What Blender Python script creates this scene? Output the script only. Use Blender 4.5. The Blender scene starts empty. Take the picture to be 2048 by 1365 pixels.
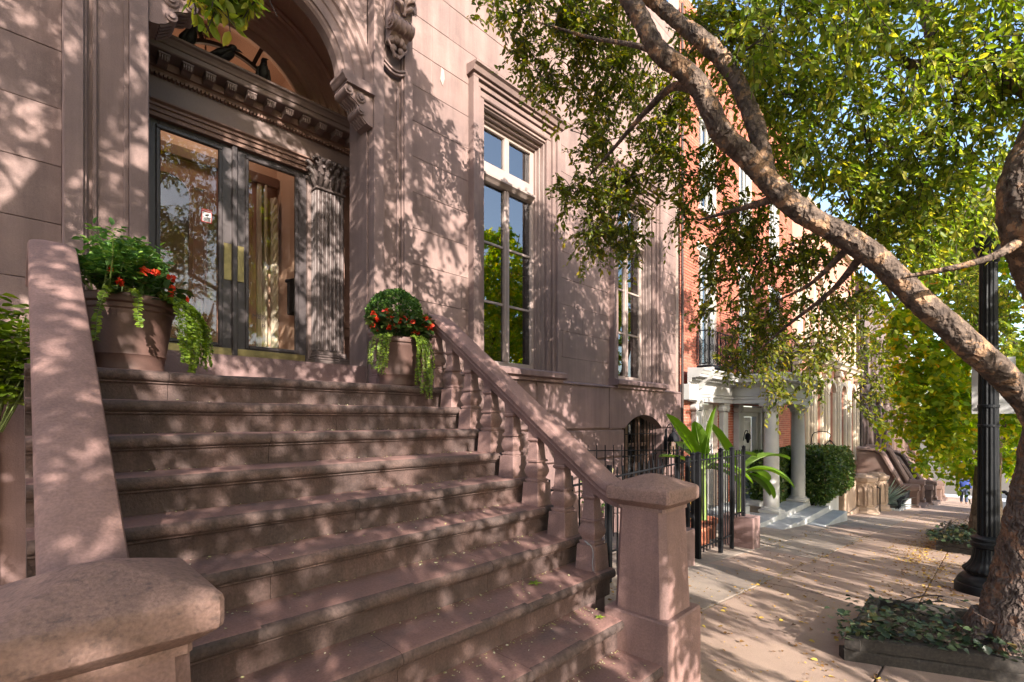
import bpy, bmesh, math, random
import numpy as np
from mathutils import Vector, Matrix

random.seed(7)
RNG = np.random.default_rng(11)
SC = bpy.context.scene
COL = SC.collection
PI = math.pi
R = math.radians

# ------------------------------------------------------------------ camera
cam = bpy.data.cameras.new("camera")
cam.lens = 17.0
cam.sensor_width = 36.0
cam.shift_y = (840.0 - 682.5) / 2048.0
cam.clip_start = 0.05
cam.clip_end = 3000
camo = bpy.data.objects.new("camera", cam)
COL.objects.link(camo)
camo.location = (0, 0, 1.55)
camo.rotation_euler = (R(90), 0, R(44.43 - 90))
SC.camera = camo

# ------------------------------------------------------------------ light
LDIR = Vector((0.42, 1.0, -0.52)).normalized()          # the way the sunlight travels
ELEV = math.asin(-LDIR.z)
world = bpy.data.worlds.new("World")
SC.world = world
world.use_nodes = True
wn = world.node_tree
wn.nodes.clear()
sky = wn.nodes.new("ShaderNodeTexSky")
sky.sky_type = 'NISHITA'
sky.sun_disc = False
sky.sun_elevation = ELEV
sky.sun_rotation = math.atan2(-LDIR.x, -LDIR.y)
sky.air_density = 1.0
sky.dust_density = 2.0
sky.ozone_density = 1.0
bg = wn.nodes.new("ShaderNodeBackground")
bg.inputs[1].default_value = 0.15
wo = wn.nodes.new("ShaderNodeOutputWorld")
wn.links.new(sky.outputs[0], bg.inputs[0])
wn.links.new(bg.outputs[0], wo.inputs[0])

sun = bpy.data.lights.new("sun", 'SUN')
sun.energy = 4.3
sun.angle = R(0.38)
sun.color = (1.0, 0.915, 0.82)
suno = bpy.data.objects.new("sun", sun)
COL.objects.link(suno)
suno.rotation_euler = LDIR.to_track_quat('-Z', 'Y').to_euler()
suno.location = (-8, -18, 14)

SC.view_settings.view_transform = 'Standard'
SC.view_settings.look = 'None'
SC.view_settings.exposure = 1.9
SC.view_settings.gamma = 1.0
SC.cycles.max_bounces = 8
SC.cycles.transparent_max_bounces = 12
SC.cycles.use_denoising = True
SC.cycles.sample_clamp_indirect = 6.0

SLOPE = 0.095
def gz(x):
    """height of the sloping pavement at x"""
    return 0.266 - SLOPE * x

# ------------------------------------------------------------------ materials
MATS = {}
def new_mat(name):
    m = bpy.data.materials.new(name)
    m.use_nodes = True
    nt = m.node_tree
    for n in list(nt.nodes):
        nt.nodes.remove(n)
    out = nt.nodes.new("ShaderNodeOutputMaterial")
    MATS[name] = m
    return m, nt, out

def N(nt, t, **kw):
    n = nt.nodes.new(t)
    for k, v in kw.items():
        if k.startswith('i_'):
            key = k[2:]
            key = int(key) if key.isdigit() else key
            n.inputs[key].default_value = v
        else:
            setattr(n, k, v)
    return n

def c4(c):
    return (c[0], c[1], c[2], 1.0)

def mk(name, c1, c2=None, scale=3.0, rough=0.8, bump=0.3, bscale=60.0, stretch=(1, 1, 1), metal=0.0,
       c3=None, s3=0.7, lo=0.35, hi=0.65, a3=(0.55, 0.75), bdist=0.01, island=0.0, objrand=0.0, spec=0.4, fine=0.0, coat=0.0, streak=0.0, spots=0.0):
    """procedural matt material: two tones by noise, an optional third by coarse noise, fine bump"""
    if c2 is None:
        c2 = tuple(x * 0.75 for x in c1)
    m, nt, out = new_mat(name)
    L = nt.links
    geo = N(nt, "ShaderNodeNewGeometry")
    mp = N(nt, "ShaderNodeMapping")
    mp.inputs['Scale'].default_value = stretch
    L.new(geo.outputs['Position'], mp.inputs[0])
    n1 = N(nt, "ShaderNodeTexNoise", i_Scale=scale, i_Detail=6.0, i_Roughness=0.6)
    L.new(mp.outputs[0], n1.inputs['Vector'])
    r1 = N(nt, "ShaderNodeValToRGB")
    r1.color_ramp.elements[0].position = lo
    r1.color_ramp.elements[1].position = hi
    r1.color_ramp.elements[0].color = c4(c1)
    r1.color_ramp.elements[1].color = c4(c2)
    L.new(n1.outputs['Fac'], r1.inputs[0])
    col = r1.outputs[0]
    if c3 is not None:
        n3 = N(nt, "ShaderNodeTexNoise", i_Scale=s3, i_Detail=8.0, i_Roughness=0.68)
        L.new(mp.outputs[0], n3.inputs['Vector'])
        r3 = N(nt, "ShaderNodeValToRGB")
        r3.color_ramp.elements[0].position = a3[0]
        r3.color_ramp.elements[1].position = a3[1]
        L.new(n3.outputs['Fac'], r3.inputs[0])
        mx = N(nt, "ShaderNodeMix", data_type='RGBA')
        mx.inputs[7].default_value = c4(c3)
        L.new(r3.outputs[0], mx.inputs[0])
        L.new(col, mx.inputs[6])
        col = mx.outputs[2]
    if fine > 0:
        nf = N(nt, "ShaderNodeTexNoise", i_Scale=bscale * 1.7, i_Detail=3.0)
        L.new(geo.outputs['Position'], nf.inputs['Vector'])
        mf = N(nt, "ShaderNodeMapRange", i_1=0.3, i_2=0.7, i_3=1 - fine, i_4=1 + fine)
        L.new(nf.outputs['Fac'], mf.inputs[0])
        hf = N(nt, "ShaderNodeHueSaturation")
        L.new(mf.outputs[0], hf.inputs['Value'])
        L.new(col, hf.inputs['Color'])
        col = hf.outputs[0]
    if spots > 0:
        # trodden gum and drip marks
        vs_ = N(nt, "ShaderNodeTexVoronoi", feature='F1', i_Scale=2.6)
        L.new(geo.outputs['Position'], vs_.inputs['Vector'])
        rg = N(nt, "ShaderNodeMapRange", i_1=0.045, i_2=0.075, i_3=1 - spots, i_4=1.0)
        L.new(vs_.outputs['Distance'], rg.inputs[0])
        hg = N(nt, "ShaderNodeHueSaturation")
        L.new(rg.outputs[0], hg.inputs['Value'])
        L.new(col, hg.inputs['Color'])
        col = hg.outputs[0]
    if streak > 0:
        # rain streaks: noise drawn out down the wall
        ms = N(nt, "ShaderNodeMapping")
        ms.inputs['Scale'].default_value = (5.0, 5.0, 0.35)
        L.new(geo.outputs['Position'], ms.inputs[0])
        ns = N(nt, "ShaderNodeTexNoise", i_Scale=1.0, i_Detail=7.0, i_Roughness=0.7)
        L.new(ms.outputs[0], ns.inputs['Vector'])
        rs = N(nt, "ShaderNodeMapRange", i_1=0.35, i_2=0.65, i_3=1 + streak * .5, i_4=1 - streak)
        L.new(ns.outputs['Fac'], rs.inputs[0])
        hs2 = N(nt, "ShaderNodeHueSaturation")
        L.new(rs.outputs[0], hs2.inputs['Value'])
        L.new(col, hs2.inputs['Color'])
        col = hs2.outputs[0]
    if island > 0 or objrand > 0:
        hs = N(nt, "ShaderNodeHueSaturation")
        amt = max(island, objrand)
        mr = N(nt, "ShaderNodeMapRange", i_1=0.0, i_2=1.0, i_3=1 - amt, i_4=1 + amt)
        if island > 0:
            L.new(geo.outputs['Random Per Island'], mr.inputs[0])
        else:
            oi = N(nt, "ShaderNodeObjectInfo")
            L.new(oi.outputs['Random'], mr.inputs[0])
        L.new(mr.outputs[0], hs.inputs['Value'])
        L.new(col, hs.inputs['Color'])
        col = hs.outputs[0]
    b = N(nt, "ShaderNodeBsdfPrincipled", i_Roughness=rough, i_Metallic=metal)
    b.inputs['Specular IOR Level'].default_value = spec
    b.inputs['Coat Weight'].default_value = coat
    L.new(col, b.inputs['Base Color'])
    if bump > 0:
        nb = N(nt, "ShaderNodeTexNoise", i_Scale=bscale, i_Detail=5.0, i_Roughness=0.6)
        L.new(mp.outputs[0], nb.inputs['Vector'])
        bp = N(nt, "ShaderNodeBump", i_Strength=bump, i_Distance=bdist)
        L.new(nb.outputs['Fac'], bp.inputs['Height'])
        L.new(bp.outputs[0], b.inputs['Normal'])
    L.new(b.outputs[0], out.inputs[0])
    return m

def mk_leaf(name, cols, trans=0.35, rough=0.45, gain=1.0):
    """leaf material, its tone varying from leaf to leaf"""
    m, nt, out = new_mat(name)
    L = nt.links
    geo = N(nt, "ShaderNodeNewGeometry")
    rp = N(nt, "ShaderNodeValToRGB")
    els = rp.color_ramp.elements
    while len(els) < len(cols):
        els.new(0.5)
    for i, (p, c) in enumerate(cols):
        els[i].position = p
        els[i].color = c4(tuple(x * gain for x in c))
    L.new(geo.outputs['Random Per Island'], rp.inputs[0])
    b = N(nt, "ShaderNodeBsdfPrincipled", i_Roughness=rough)
    b.inputs['Specular IOR Level'].default_value = 0.35
    L.new(rp.outputs[0], b.inputs['Base Color'])
    t = N(nt, "ShaderNodeBsdfTranslucent")
    hs = N(nt, "ShaderNodeHueSaturation", i_Saturation=1.15, i_Value=1.6)
    L.new(rp.outputs[0], hs.inputs['Color'])
    L.new(hs.outputs[0], t.inputs[0])
    mx = N(nt, "ShaderNodeMixShader")
    mx.inputs[0].default_value = trans
    L.new(b.outputs[0], mx.inputs[1])
    L.new(t.outputs[0], mx.inputs[2])
    L.new(mx.outputs[0], out.inputs[0])
    return m

def mk_glass(name, refl=0.16, tint=(0.9, 0.93, 0.92), wavy=0.003):
    """window pane: mostly clear, mirror-like at grazing angles"""
    m, nt, out = new_mat(name)
    L = nt.links
    tr = N(nt, "ShaderNodeBsdfTransparent")
    tr.inputs[0].default_value = c4(tint)
    gl = N(nt, "ShaderNodeBsdfGlossy", i_Roughness=0.015)
    fr = N(nt, "ShaderNodeFresnel", i_IOR=1.52)
    ad = N(nt, "ShaderNodeMath", operation='ADD', use_clamp=True)
    ad.inputs[1].default_value = refl
    L.new(fr.outputs[0], ad.inputs[0])
    geo = N(nt, "ShaderNodeNewGeometry")
    nb = N(nt, "ShaderNodeTexNoise", i_Scale=2.2, i_Detail=1.0)
    L.new(geo.outputs['Position'], nb.inputs['Vector'])
    bp = N(nt, "ShaderNodeBump", i_Strength=wavy, i_Distance=0.2)
    L.new(nb.outputs['Fac'], bp.inputs['Height'])
    L.new(bp.outputs[0], gl.inputs['Normal'])
    mx = N(nt, "ShaderNodeMixShader")
    L.new(ad.outputs[0], mx.inputs[0])
    L.new(tr.outputs[0], mx.inputs[1])
    L.new(gl.outputs[0], mx.inputs[2])
    L.new(mx.outputs[0], out.inputs[0])
    return m

def mk_bark(name, c1, c2, c3, vs=14.0, patch=5.0, bump=0.9):
    """flaking bark: plates, cracks and paler patches where plates have dropped"""
    m, nt, out = new_mat(name)
    L = nt.links
    geo = N(nt, "ShaderNodeNewGeometry")
    nz = N(nt, "ShaderNodeTexNoise", i_Scale=9.0, i_Detail=3.0)
    L.new(geo.outputs['Position'], nz.inputs['Vector'])
    av = N(nt, "ShaderNodeVectorMath", operation='MULTIPLY_ADD')
    av.inputs[1].default_value = (0.12, 0.12, 0.12)
    L.new(nz.outputs['Color'], av.inputs[0])
    L.new(geo.outputs['Position'], av.inputs[2])
    mp = N(nt, "ShaderNodeMapping")
    mp.inputs['Scale'].default_value = (1, 1, 0.55)
    L.new(av.outputs[0], mp.inputs[0])
    vo = N(nt, "ShaderNodeTexVoronoi", feature='F1', i_Scale=vs)
    L.new(mp.outputs[0], vo.inputs['Vector'])
    n2 = N(nt, "ShaderNodeTexNoise", i_Scale=patch, i_Detail=6.0, i_Roughness=0.65)
    L.new(geo.outputs['Position'], n2.inputs['Vector'])
    rp = N(nt, "ShaderNodeValToRGB")
    e = rp.color_ramp.elements
    e[0].position = 0.36; e[0].color = c4(c1)
    e[1].position = 0.50; e[1].color = c4(c2)
    x = e.new(0.545); x.color = c4(c2)
    x = e.new(0.565); x.color = c4(c3)
    L.new(n2.outputs['Fac'], rp.inputs[0])
    hs = N(nt, "ShaderNodeHueSaturation")
    mr = N(nt, "ShaderNodeMapRange", i_1=0.0, i_2=1.0, i_3=0.65, i_4=1.25)
    L.new(vo.outputs['Color'], mr.inputs[0])
    L.new(mr.outputs[0], hs.inputs['Value'])
    L.new(rp.outputs[0], hs.inputs['Color'])
    b = N(nt, "ShaderNodeBsdfPrincipled", i_Roughness=0.85)
    b.inputs['Specular IOR Level'].default_value = 0.25
    L.new(hs.outputs[0], b.inputs['Base Color'])
    n4 = N(nt, "ShaderNodeTexNoise", i_Scale=45.0, i_Detail=6.0)
    L.new(mp.outputs[0], n4.inputs['Vector'])
    ad = N(nt, "ShaderNodeMath", operation='MULTIPLY_ADD')
    ad.inputs[1].default_value = 0.6
    L.new(n4.outputs['Fac'], ad.inputs[0])
    L.new(vo.outputs['Distance'], ad.inputs[2])
    bp = N(nt, "ShaderNodeBump", i_Strength=bump, i_Distance=0.03)
    L.new(ad.outputs[0], bp.inputs['Height'])
    L.new(bp.outputs[0], b.inputs['Normal'])
    L.new(b.outputs[0], out.inputs[0])
    return m

BS1, BS2 = (0.208, 0.138, 0.121), (0.158, 0.107, 0.096)
mk('brownstone', BS1, BS2, scale=2.2, rough=0.86, bump=0.25, bscale=90, c3=(0.255, 0.178, 0.155), s3=0.9, objrand=0.12, fine=0.10, streak=0.22)
mk('brownstone_base', (0.19, 0.12, 0.11), (0.15, 0.095, 0.09), scale=2.5, rough=0.85, bump=0.3, bscale=80, c3=(0.225, 0.148, 0.132), s3=1.1, objrand=0.07, fine=0.10, streak=0.25)
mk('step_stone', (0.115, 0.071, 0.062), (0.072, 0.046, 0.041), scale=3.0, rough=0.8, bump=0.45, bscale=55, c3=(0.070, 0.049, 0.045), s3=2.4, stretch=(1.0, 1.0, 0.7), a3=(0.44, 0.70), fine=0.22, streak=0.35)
mk('tread_skylit_tone', (0.21, 0.114, 0.096), (0.168, 0.093, 0.080), scale=3.0, rough=0.75, bump=0.4, bscale=60, c3=(0.105, 0.072, 0.066), s3=4.0, a3=(0.50, 0.78), fine=0.16)  # reddish treads, coloured lighter than the risers to imitate skylight from above
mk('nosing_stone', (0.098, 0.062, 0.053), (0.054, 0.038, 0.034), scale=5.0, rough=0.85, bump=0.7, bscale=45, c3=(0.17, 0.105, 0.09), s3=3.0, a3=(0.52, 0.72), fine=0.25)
mk('rose_paint', (0.225, 0.135, 0.118), (0.195, 0.117, 0.104), scale=3.0, rough=0.72, bump=0.3, bscale=70, c3=(0.16, 0.098, 0.09), s3=3.0, a3=(0.48, 0.78), fine=0.17, streak=0.22)
mk('cap_stone', (0.23, 0.14, 0.116), (0.20, 0.124, 0.104), scale=4.0, rough=0.85, bump=0.5, bscale=70, c3=(0.125, 0.082, 0.072), s3=38.0, a3=(0.52, 0.68), fine=0.2)
mk('arch_brown_lit_tone', (0.60, 0.39, 0.30), (0.54, 0.35, 0.27), scale=3.0, rough=0.6, bump=0.15, bscale=40, fine=0.05)  # recess brown lightened to stand in for bounced light inside the arch
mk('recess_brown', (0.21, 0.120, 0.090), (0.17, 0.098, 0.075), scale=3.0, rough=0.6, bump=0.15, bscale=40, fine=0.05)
mk('pilaster_paint', (0.125, 0.094, 0.087), (0.10, 0.076, 0.071), scale=4.0, rough=0.5, bump=0.1, bscale=50, fine=0.06)
mk('door_paint', (0.058, 0.046, 0.046), (0.046, 0.037, 0.037), scale=4.0, rough=0.42, bump=0.1, bscale=50, fine=0.05)
mk('taupe_paint', (0.20, 0.142, 0.125), (0.175, 0.124, 0.11), scale=3.0, rough=0.5, bump=0.1, bscale=50, fine=0.04)
mk('brass', (0.30, 0.235, 0.10), (0.20, 0.155, 0.07), scale=9, rough=0.32, bump=0.1, bscale=30, metal=0.75, c3=(0.11, 0.09, 0.05), s3=8)
mk('inner_door', (0.40, 0.22, 0.165), (0.34, 0.19, 0.145), scale=3, rough=0.5, bump=0.05, fine=0.04)
mk('terracotta_wall', (0.58, 0.39, 0.295), (0.54, 0.36, 0.27), scale=2, rough=0.8, bump=0.05)
mk('cream_trim', (0.62, 0.56, 0.46), (0.55, 0.49, 0.40), scale=4, rough=0.5, bump=0.05)
mk('sash_paint', (0.29, 0.222, 0.195), (0.25, 0.19, 0.168), scale=5, rough=0.6, bump=0.15, bscale=60, fine=0.06)
mk('white_paint', (0.41, 0.40, 0.385), (0.35, 0.342, 0.33), scale=3.0, rough=0.55, bump=0.12, bscale=40, fine=0.04)
mk('grey_white', (0.58, 0.57, 0.55), (0.50, 0.49, 0.48), scale=4, rough=0.6, bump=0.1)
mk('marble', (0.36, 0.36, 0.36), (0.27, 0.275, 0.28), scale=2.6, rough=0.6, bump=0.2, bscale=50, c3=(0.30, 0.29, 0.28), s3=3.0, a3=(0.58, 0.8), fine=0.08)
mk('brick_red', (0.36, 0.115, 0.070), (0.28, 0.085, 0.054), scale=9, rough=0.88, bump=0.4, bscale=120, objrand=0.22, fine=0.1)
mk('brick_mass', (0.36, 0.115, 0.070), (0.28, 0.085, 0.054), scale=9, rough=0.88, bump=0.4, bscale=120, island=0.22, fine=0.1)
mk('mortar', (0.50, 0.40, 0.33), (0.42, 0.33, 0.28), scale=12, rough=0.95, bump=0.3, bscale=150)
mk('brick_pink', (0.40, 0.19, 0.135), (0.34, 0.155, 0.11), scale=6, rough=0.9, bump=0.3, bscale=60, island=0.12)
mk('cream_stone', (0.50, 0.42, 0.32), (0.42, 0.35, 0.26), scale=2, rough=0.8, bump=0.2, bscale=40, c3=(0.42, 0.33, 0.24), s3=1.3, a3=(0.6, 0.85))
mk('dark_stone', (0.135, 0.095, 0.09), (0.095, 0.07, 0.068), scale=2, rough=0.85, bump=0.3, bscale=40)
mk('far_stone', (0.135, 0.082, 0.064), (0.10, 0.062, 0.05), scale=1.5, rough=0.85, bump=0.3, bscale=30, c3=(0.13, 0.09, 0.08), s3=1.1, a3=(0.5, 0.75))
mk('far_dark', (0.085, 0.054, 0.045), (0.062, 0.042, 0.036), scale=1.5, rough=0.85, bump=0.3, bscale=30)
mk('pedestal_stone', (0.30, 0.215, 0.155), (0.235, 0.17, 0.125), scale=3, rough=0.85, bump=0.35, bscale=40, c3=(0.17, 0.125, 0.10), s3=2.5, a3=(0.5, 0.72))
mk('black_iron', (0.006, 0.0065, 0.008), (0.010, 0.010, 0.012), scale=20, rough=0.65, bump=0.15, bscale=90, spec=0.12)
mk('rust_iron', (0.045, 0.03, 0.026), (0.03, 0.022, 0.02), scale=20, rough=0.7, bump=0.2, bscale=90)
mk('lamp_black', (0.007, 0.008, 0.010), (0.013, 0.014, 0.016), scale=7, rough=0.45, bump=0.25, bscale=60, spec=0.15, c3=(0.018, 0.018, 0.019), s3=13, a3=(0.66, 0.8))
mk('sidewalk_rose', (0.33, 0.235, 0.182), (0.275, 0.195, 0.152), scale=2.4, rough=0.9, bump=0.5, bscale=140, c3=(0.205, 0.14, 0.118), s3=1.3, a3=(0.46, 0.75), objrand=0.10, fine=0.20, spots=0.45)
mk('sidewalk_grey', (0.285, 0.228, 0.185), (0.23, 0.185, 0.152), scale=2.4, rough=0.9, bump=0.5, bscale=140, c3=(0.17, 0.135, 0.115), s3=1.2, a3=(0.46, 0.75), objrand=0.13, fine=0.18, spots=0.4)
mk('joint_dirt', (0.11, 0.082, 0.055), (0.075, 0.058, 0.04), scale=8, rough=0.95, bump=0.4, bscale=80)
mk('asphalt', (0.055, 0.055, 0.057), (0.04, 0.04, 0.042), scale=5, rough=0.9, bump=0.4, bscale=150)
mk('pale_road', (0.42, 0.41, 0.40), (0.36, 0.35, 0.34), scale=2, rough=0.9, bump=0.2)
mk('soil', (0.055, 0.036, 0.026), (0.035, 0.024, 0.019), scale=22, rough=0.95, bump=0.8, bscale=60, bdist=0.03)
mk('timber', (0.036, 0.029, 0.024), (0.016, 0.0135, 0.012), scale=4.0, rough=0.85, bump=0.6, bscale=25, stretch=(1.2, 14, 14), c3=(0.055, 0.048, 0.042), s3=3.0, fine=0.25)
mk('terracotta_pot', (0.115, 0.062, 0.050), (0.085, 0.047, 0.039), scale=5, rough=0.6, bump=0.1, bscale=50, fine=0.05)
mk('clay_pot', (0.42, 0.15, 0.085), (0.36, 0.125, 0.07), scale=5, rough=0.75, bump=0.1)
mk('curtain', (0.72, 0.72, 0.70), (0.60, 0.60, 0.59), scale=3, rough=0.9, bump=0.05)
mk('room_dark', (0.05, 0.042, 0.034), (0.036, 0.03, 0.026), scale=2, rough=0.9, bump=0.0)
mk('room_warm', (0.15, 0.12, 0.082), (0.11, 0.088, 0.062), scale=2, rough=0.9, bump=0.0)
mk('slat_white', (0.66, 0.66, 0.64), (0.56, 0.56, 0.55), scale=3, rough=0.6, bump=0.0)
mk('wood_brown', (0.125, 0.07, 0.05), (0.085, 0.05, 0.037), scale=5, rough=0.6, bump=0.2, bscale=40)
mk('crow_black', (0.010, 0.010, 0.012), (0.022, 0.021, 0.022), scale=30, rough=0.5, bump=0.4, bscale=90)
mk('sign_metal', (0.46, 0.45, 0.44), (0.42, 0.41, 0.40), scale=3, rough=0.5, bump=0.05)
mk('sticker_white', (0.75, 0.74, 0.72), (0.72, 0.71, 0.69), scale=3, rough=0.5, bump=0.0)
mk('sticker_red', (0.55, 0.035, 0.03), (0.5, 0.03, 0.028), scale=3, rough=0.5, bump=0.0)
mk('ink_black', (0.012, 0.012, 0.012), (0.014, 0.014, 0.014), rough=0.5, bump=0.0)
mk('pale_letter', (0.13, 0.10, 0.09), (0.12, 0.09, 0.085), rough=0.5, bump=0.0)
mk('doormat', (0.16, 0.12, 0.075), (0.10, 0.075, 0.05), scale=30, rough=0.95, bump=0.6, bscale=120)
mk('blue_cloth', (0.022, 0.045, 0.20), (0.016, 0.032, 0.15), scale=8, rough=0.85, bump=0.2)
mk('jeans_cloth', (0.035, 0.05, 0.09), (0.025, 0.036, 0.066), scale=8, rough=0.85, bump=0.2)
mk('skin', (0.42, 0.26, 0.19), (0.38, 0.23, 0.17), rough=0.6, bump=0.0)
mk('dark_hair', (0.03, 0.022, 0.018), (0.02, 0.016, 0.014), rough=0.6, bump=0.2)
mk('car_paint', (0.10, 0.11, 0.12), (0.09, 0.10, 0.11), rough=0.25, bump=0.0, spec=0.6, coat=0.6)
mk('tyre', (0.02, 0.02, 0.02), (0.025, 0.025, 0.025), rough=0.85, bump=0.2)
mk('chrome', (0.6, 0.6, 0.6), (0.55, 0.55, 0.55), rough=0.2, bump=0.0, metal=1.0)
mk('lamp_glass', (0.55, 0.53, 0.46), (0.45, 0.43, 0.38), scale=6, rough=0.25, bump=0.1, bscale=12)
mk('stem_green', (0.16, 0.22, 0.05), (0.11, 0.16, 0.04), scale=5, rough=0.5, bump=0.1)
mk('stem_brown', (0.10, 0.07, 0.05), (0.07, 0.05, 0.04), scale=12, rough=0.8, bump=0.3)
mk('verdigris', (0.10, 0.07, 0.045), (0.07, 0.05, 0.035), scale=9, rough=0.6, bump=0.2)
mk_glass('pane_glass', 0.20)
mk_glass('door_glass', 0.0, (0.95, 0.94, 0.92))
mk_glass('fan_glass', 0.02, (0.9, 0.85, 0.8))
mk_glass('lantern_glass', 0.05, (0.9, 0.88, 0.8))
mk_bark('bark_tree', (0.055, 0.040, 0.033), (0.125, 0.090, 0.070), (0.29, 0.175, 0.105), vs=26.0, patch=8.5, bump=1.0)
mk_bark('bark_trunk', (0.070, 0.050, 0.042), (0.155, 0.115, 0.098), (0.23, 0.13, 0.085), vs=36.0, patch=9.0, bump=1.0)
mk_bark('bark_maple', (0.085, 0.062, 0.045), (0.16, 0.115, 0.08), (0.20, 0.14, 0.10), vs=22.0, patch=3.0)
mk('bark_twig', (0.06, 0.042, 0.035), (0.035, 0.026, 0.022), scale=15, rough=0.85, bump=0.4, bscale=60)
mk_leaf('leaf_tree', [(0.0, (0.06, 0.085, 0.013)), (0.45, (0.115, 0.145, 0.02)), (0.80, (0.19, 0.20, 0.026)), (1.0, (0.33, 0.25, 0.03))], trans=0.5)
mk_leaf('leaf_backlit_tone', [(0.0, (0.095, 0.15, 0.025)), (0.4, (0.18, 0.245, 0.04)), (0.80, (0.31, 0.34, 0.06)), (1.0, (0.52, 0.46, 0.085))], trans=0.58)  # same tree's leaves, lightened and yellowed to imitate sun shining through them
mk_leaf('leaf_maple', [(0.0, (0.12, 0.21, 0.025)), (0.45, (0.24, 0.35, 0.038)), (0.80, (0.44, 0.46, 0.04)), (0.97, (0.58, 0.47, 0.04)), (1.0, (0.5, 0.22, 0.02))], trans=0.58)
mk_leaf('leaf_shade', [(0.0, (0.08, 0.12, 0.02)), (0.6, (0.16, 0.20, 0.03)), (1.0, (0.42, 0.36, 0.05))], trans=0.5)
mk_leaf('leaf_box', [(0.0, (0.03, 0.075, 0.015)), (0.6, (0.065, 0.14, 0.026)), (1.0, (0.16, 0.26, 0.045))], trans=0.25)
mk_leaf('leaf_hedge', [(0.0, (0.03, 0.058, 0.014)), (0.6, (0.065, 0.11, 0.022)), (0.93, (0.12, 0.18, 0.035)), (1.0, (0.19, 0.12, 0.04))], trans=0.2, rough=0.3)
mk_leaf('leaf_vine', [(0.0, (0.075, 0.125, 0.016)), (0.6, (0.15, 0.225, 0.028)), (1.0, (0.28, 0.36, 0.045))], trans=0.4)
mk_leaf('leaf_herb', [(0.0, (0.05, 0.12, 0.03)), (0.6, (0.10, 0.20, 0.045)), (1.0, (0.22, 0.32, 0.06))], trans=0.4)
mk_leaf('leaf_begonia', [(0.0, (0.02, 0.045, 0.012)), (0.7, (0.045, 0.085, 0.018)), (1.0, (0.11, 0.10, 0.025))], trans=0.2, rough=0.3)
mk_leaf('leaf_ivy', [(0.0, (0.015, 0.028, 0.016)), (0.55, (0.032, 0.052, 0.026)), (0.9, (0.07, 0.10, 0.045)), (1.0, (0.20, 0.13, 0.04))], trans=0.15, rough=0.35)
mk_leaf('leaf_banana', [(0.0, (0.06, 0.13, 0.018)), (0.6, (0.12, 0.21, 0.025)), (0.85, (0.2, 0.27, 0.03)), (1.0, (0.55, 0.40, 0.02))], trans=0.45)
mk_leaf('leaf_agave', [(0.0, (0.16, 0.22, 0.18)), (1.0, (0.32, 0.38, 0.30))], trans=0.15)
mk_leaf('petal_red', [(0.0, (0.45, 0.018, 0.012)), (0.6, (0.62, 0.05, 0.02)), (1.0, (0.75, 0.14, 0.06))], trans=0.35)
mk_leaf('leaf_fallen', [(0.0, (0.10, 0.05, 0.02)), (0.4, (0.26, 0.13, 0.03)), (0.8, (0.42, 0.26, 0.045)), (1.0, (0.5, 0.38, 0.08))], trans=0.1, rough=0.8)
mk_leaf('petal_litter', [(0.0, (0.30, 0.27, 0.10)), (0.6, (0.42, 0.40, 0.22)), (1.0, (0.55, 0.52, 0.38))], trans=0.1, rough=0.8)
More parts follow.
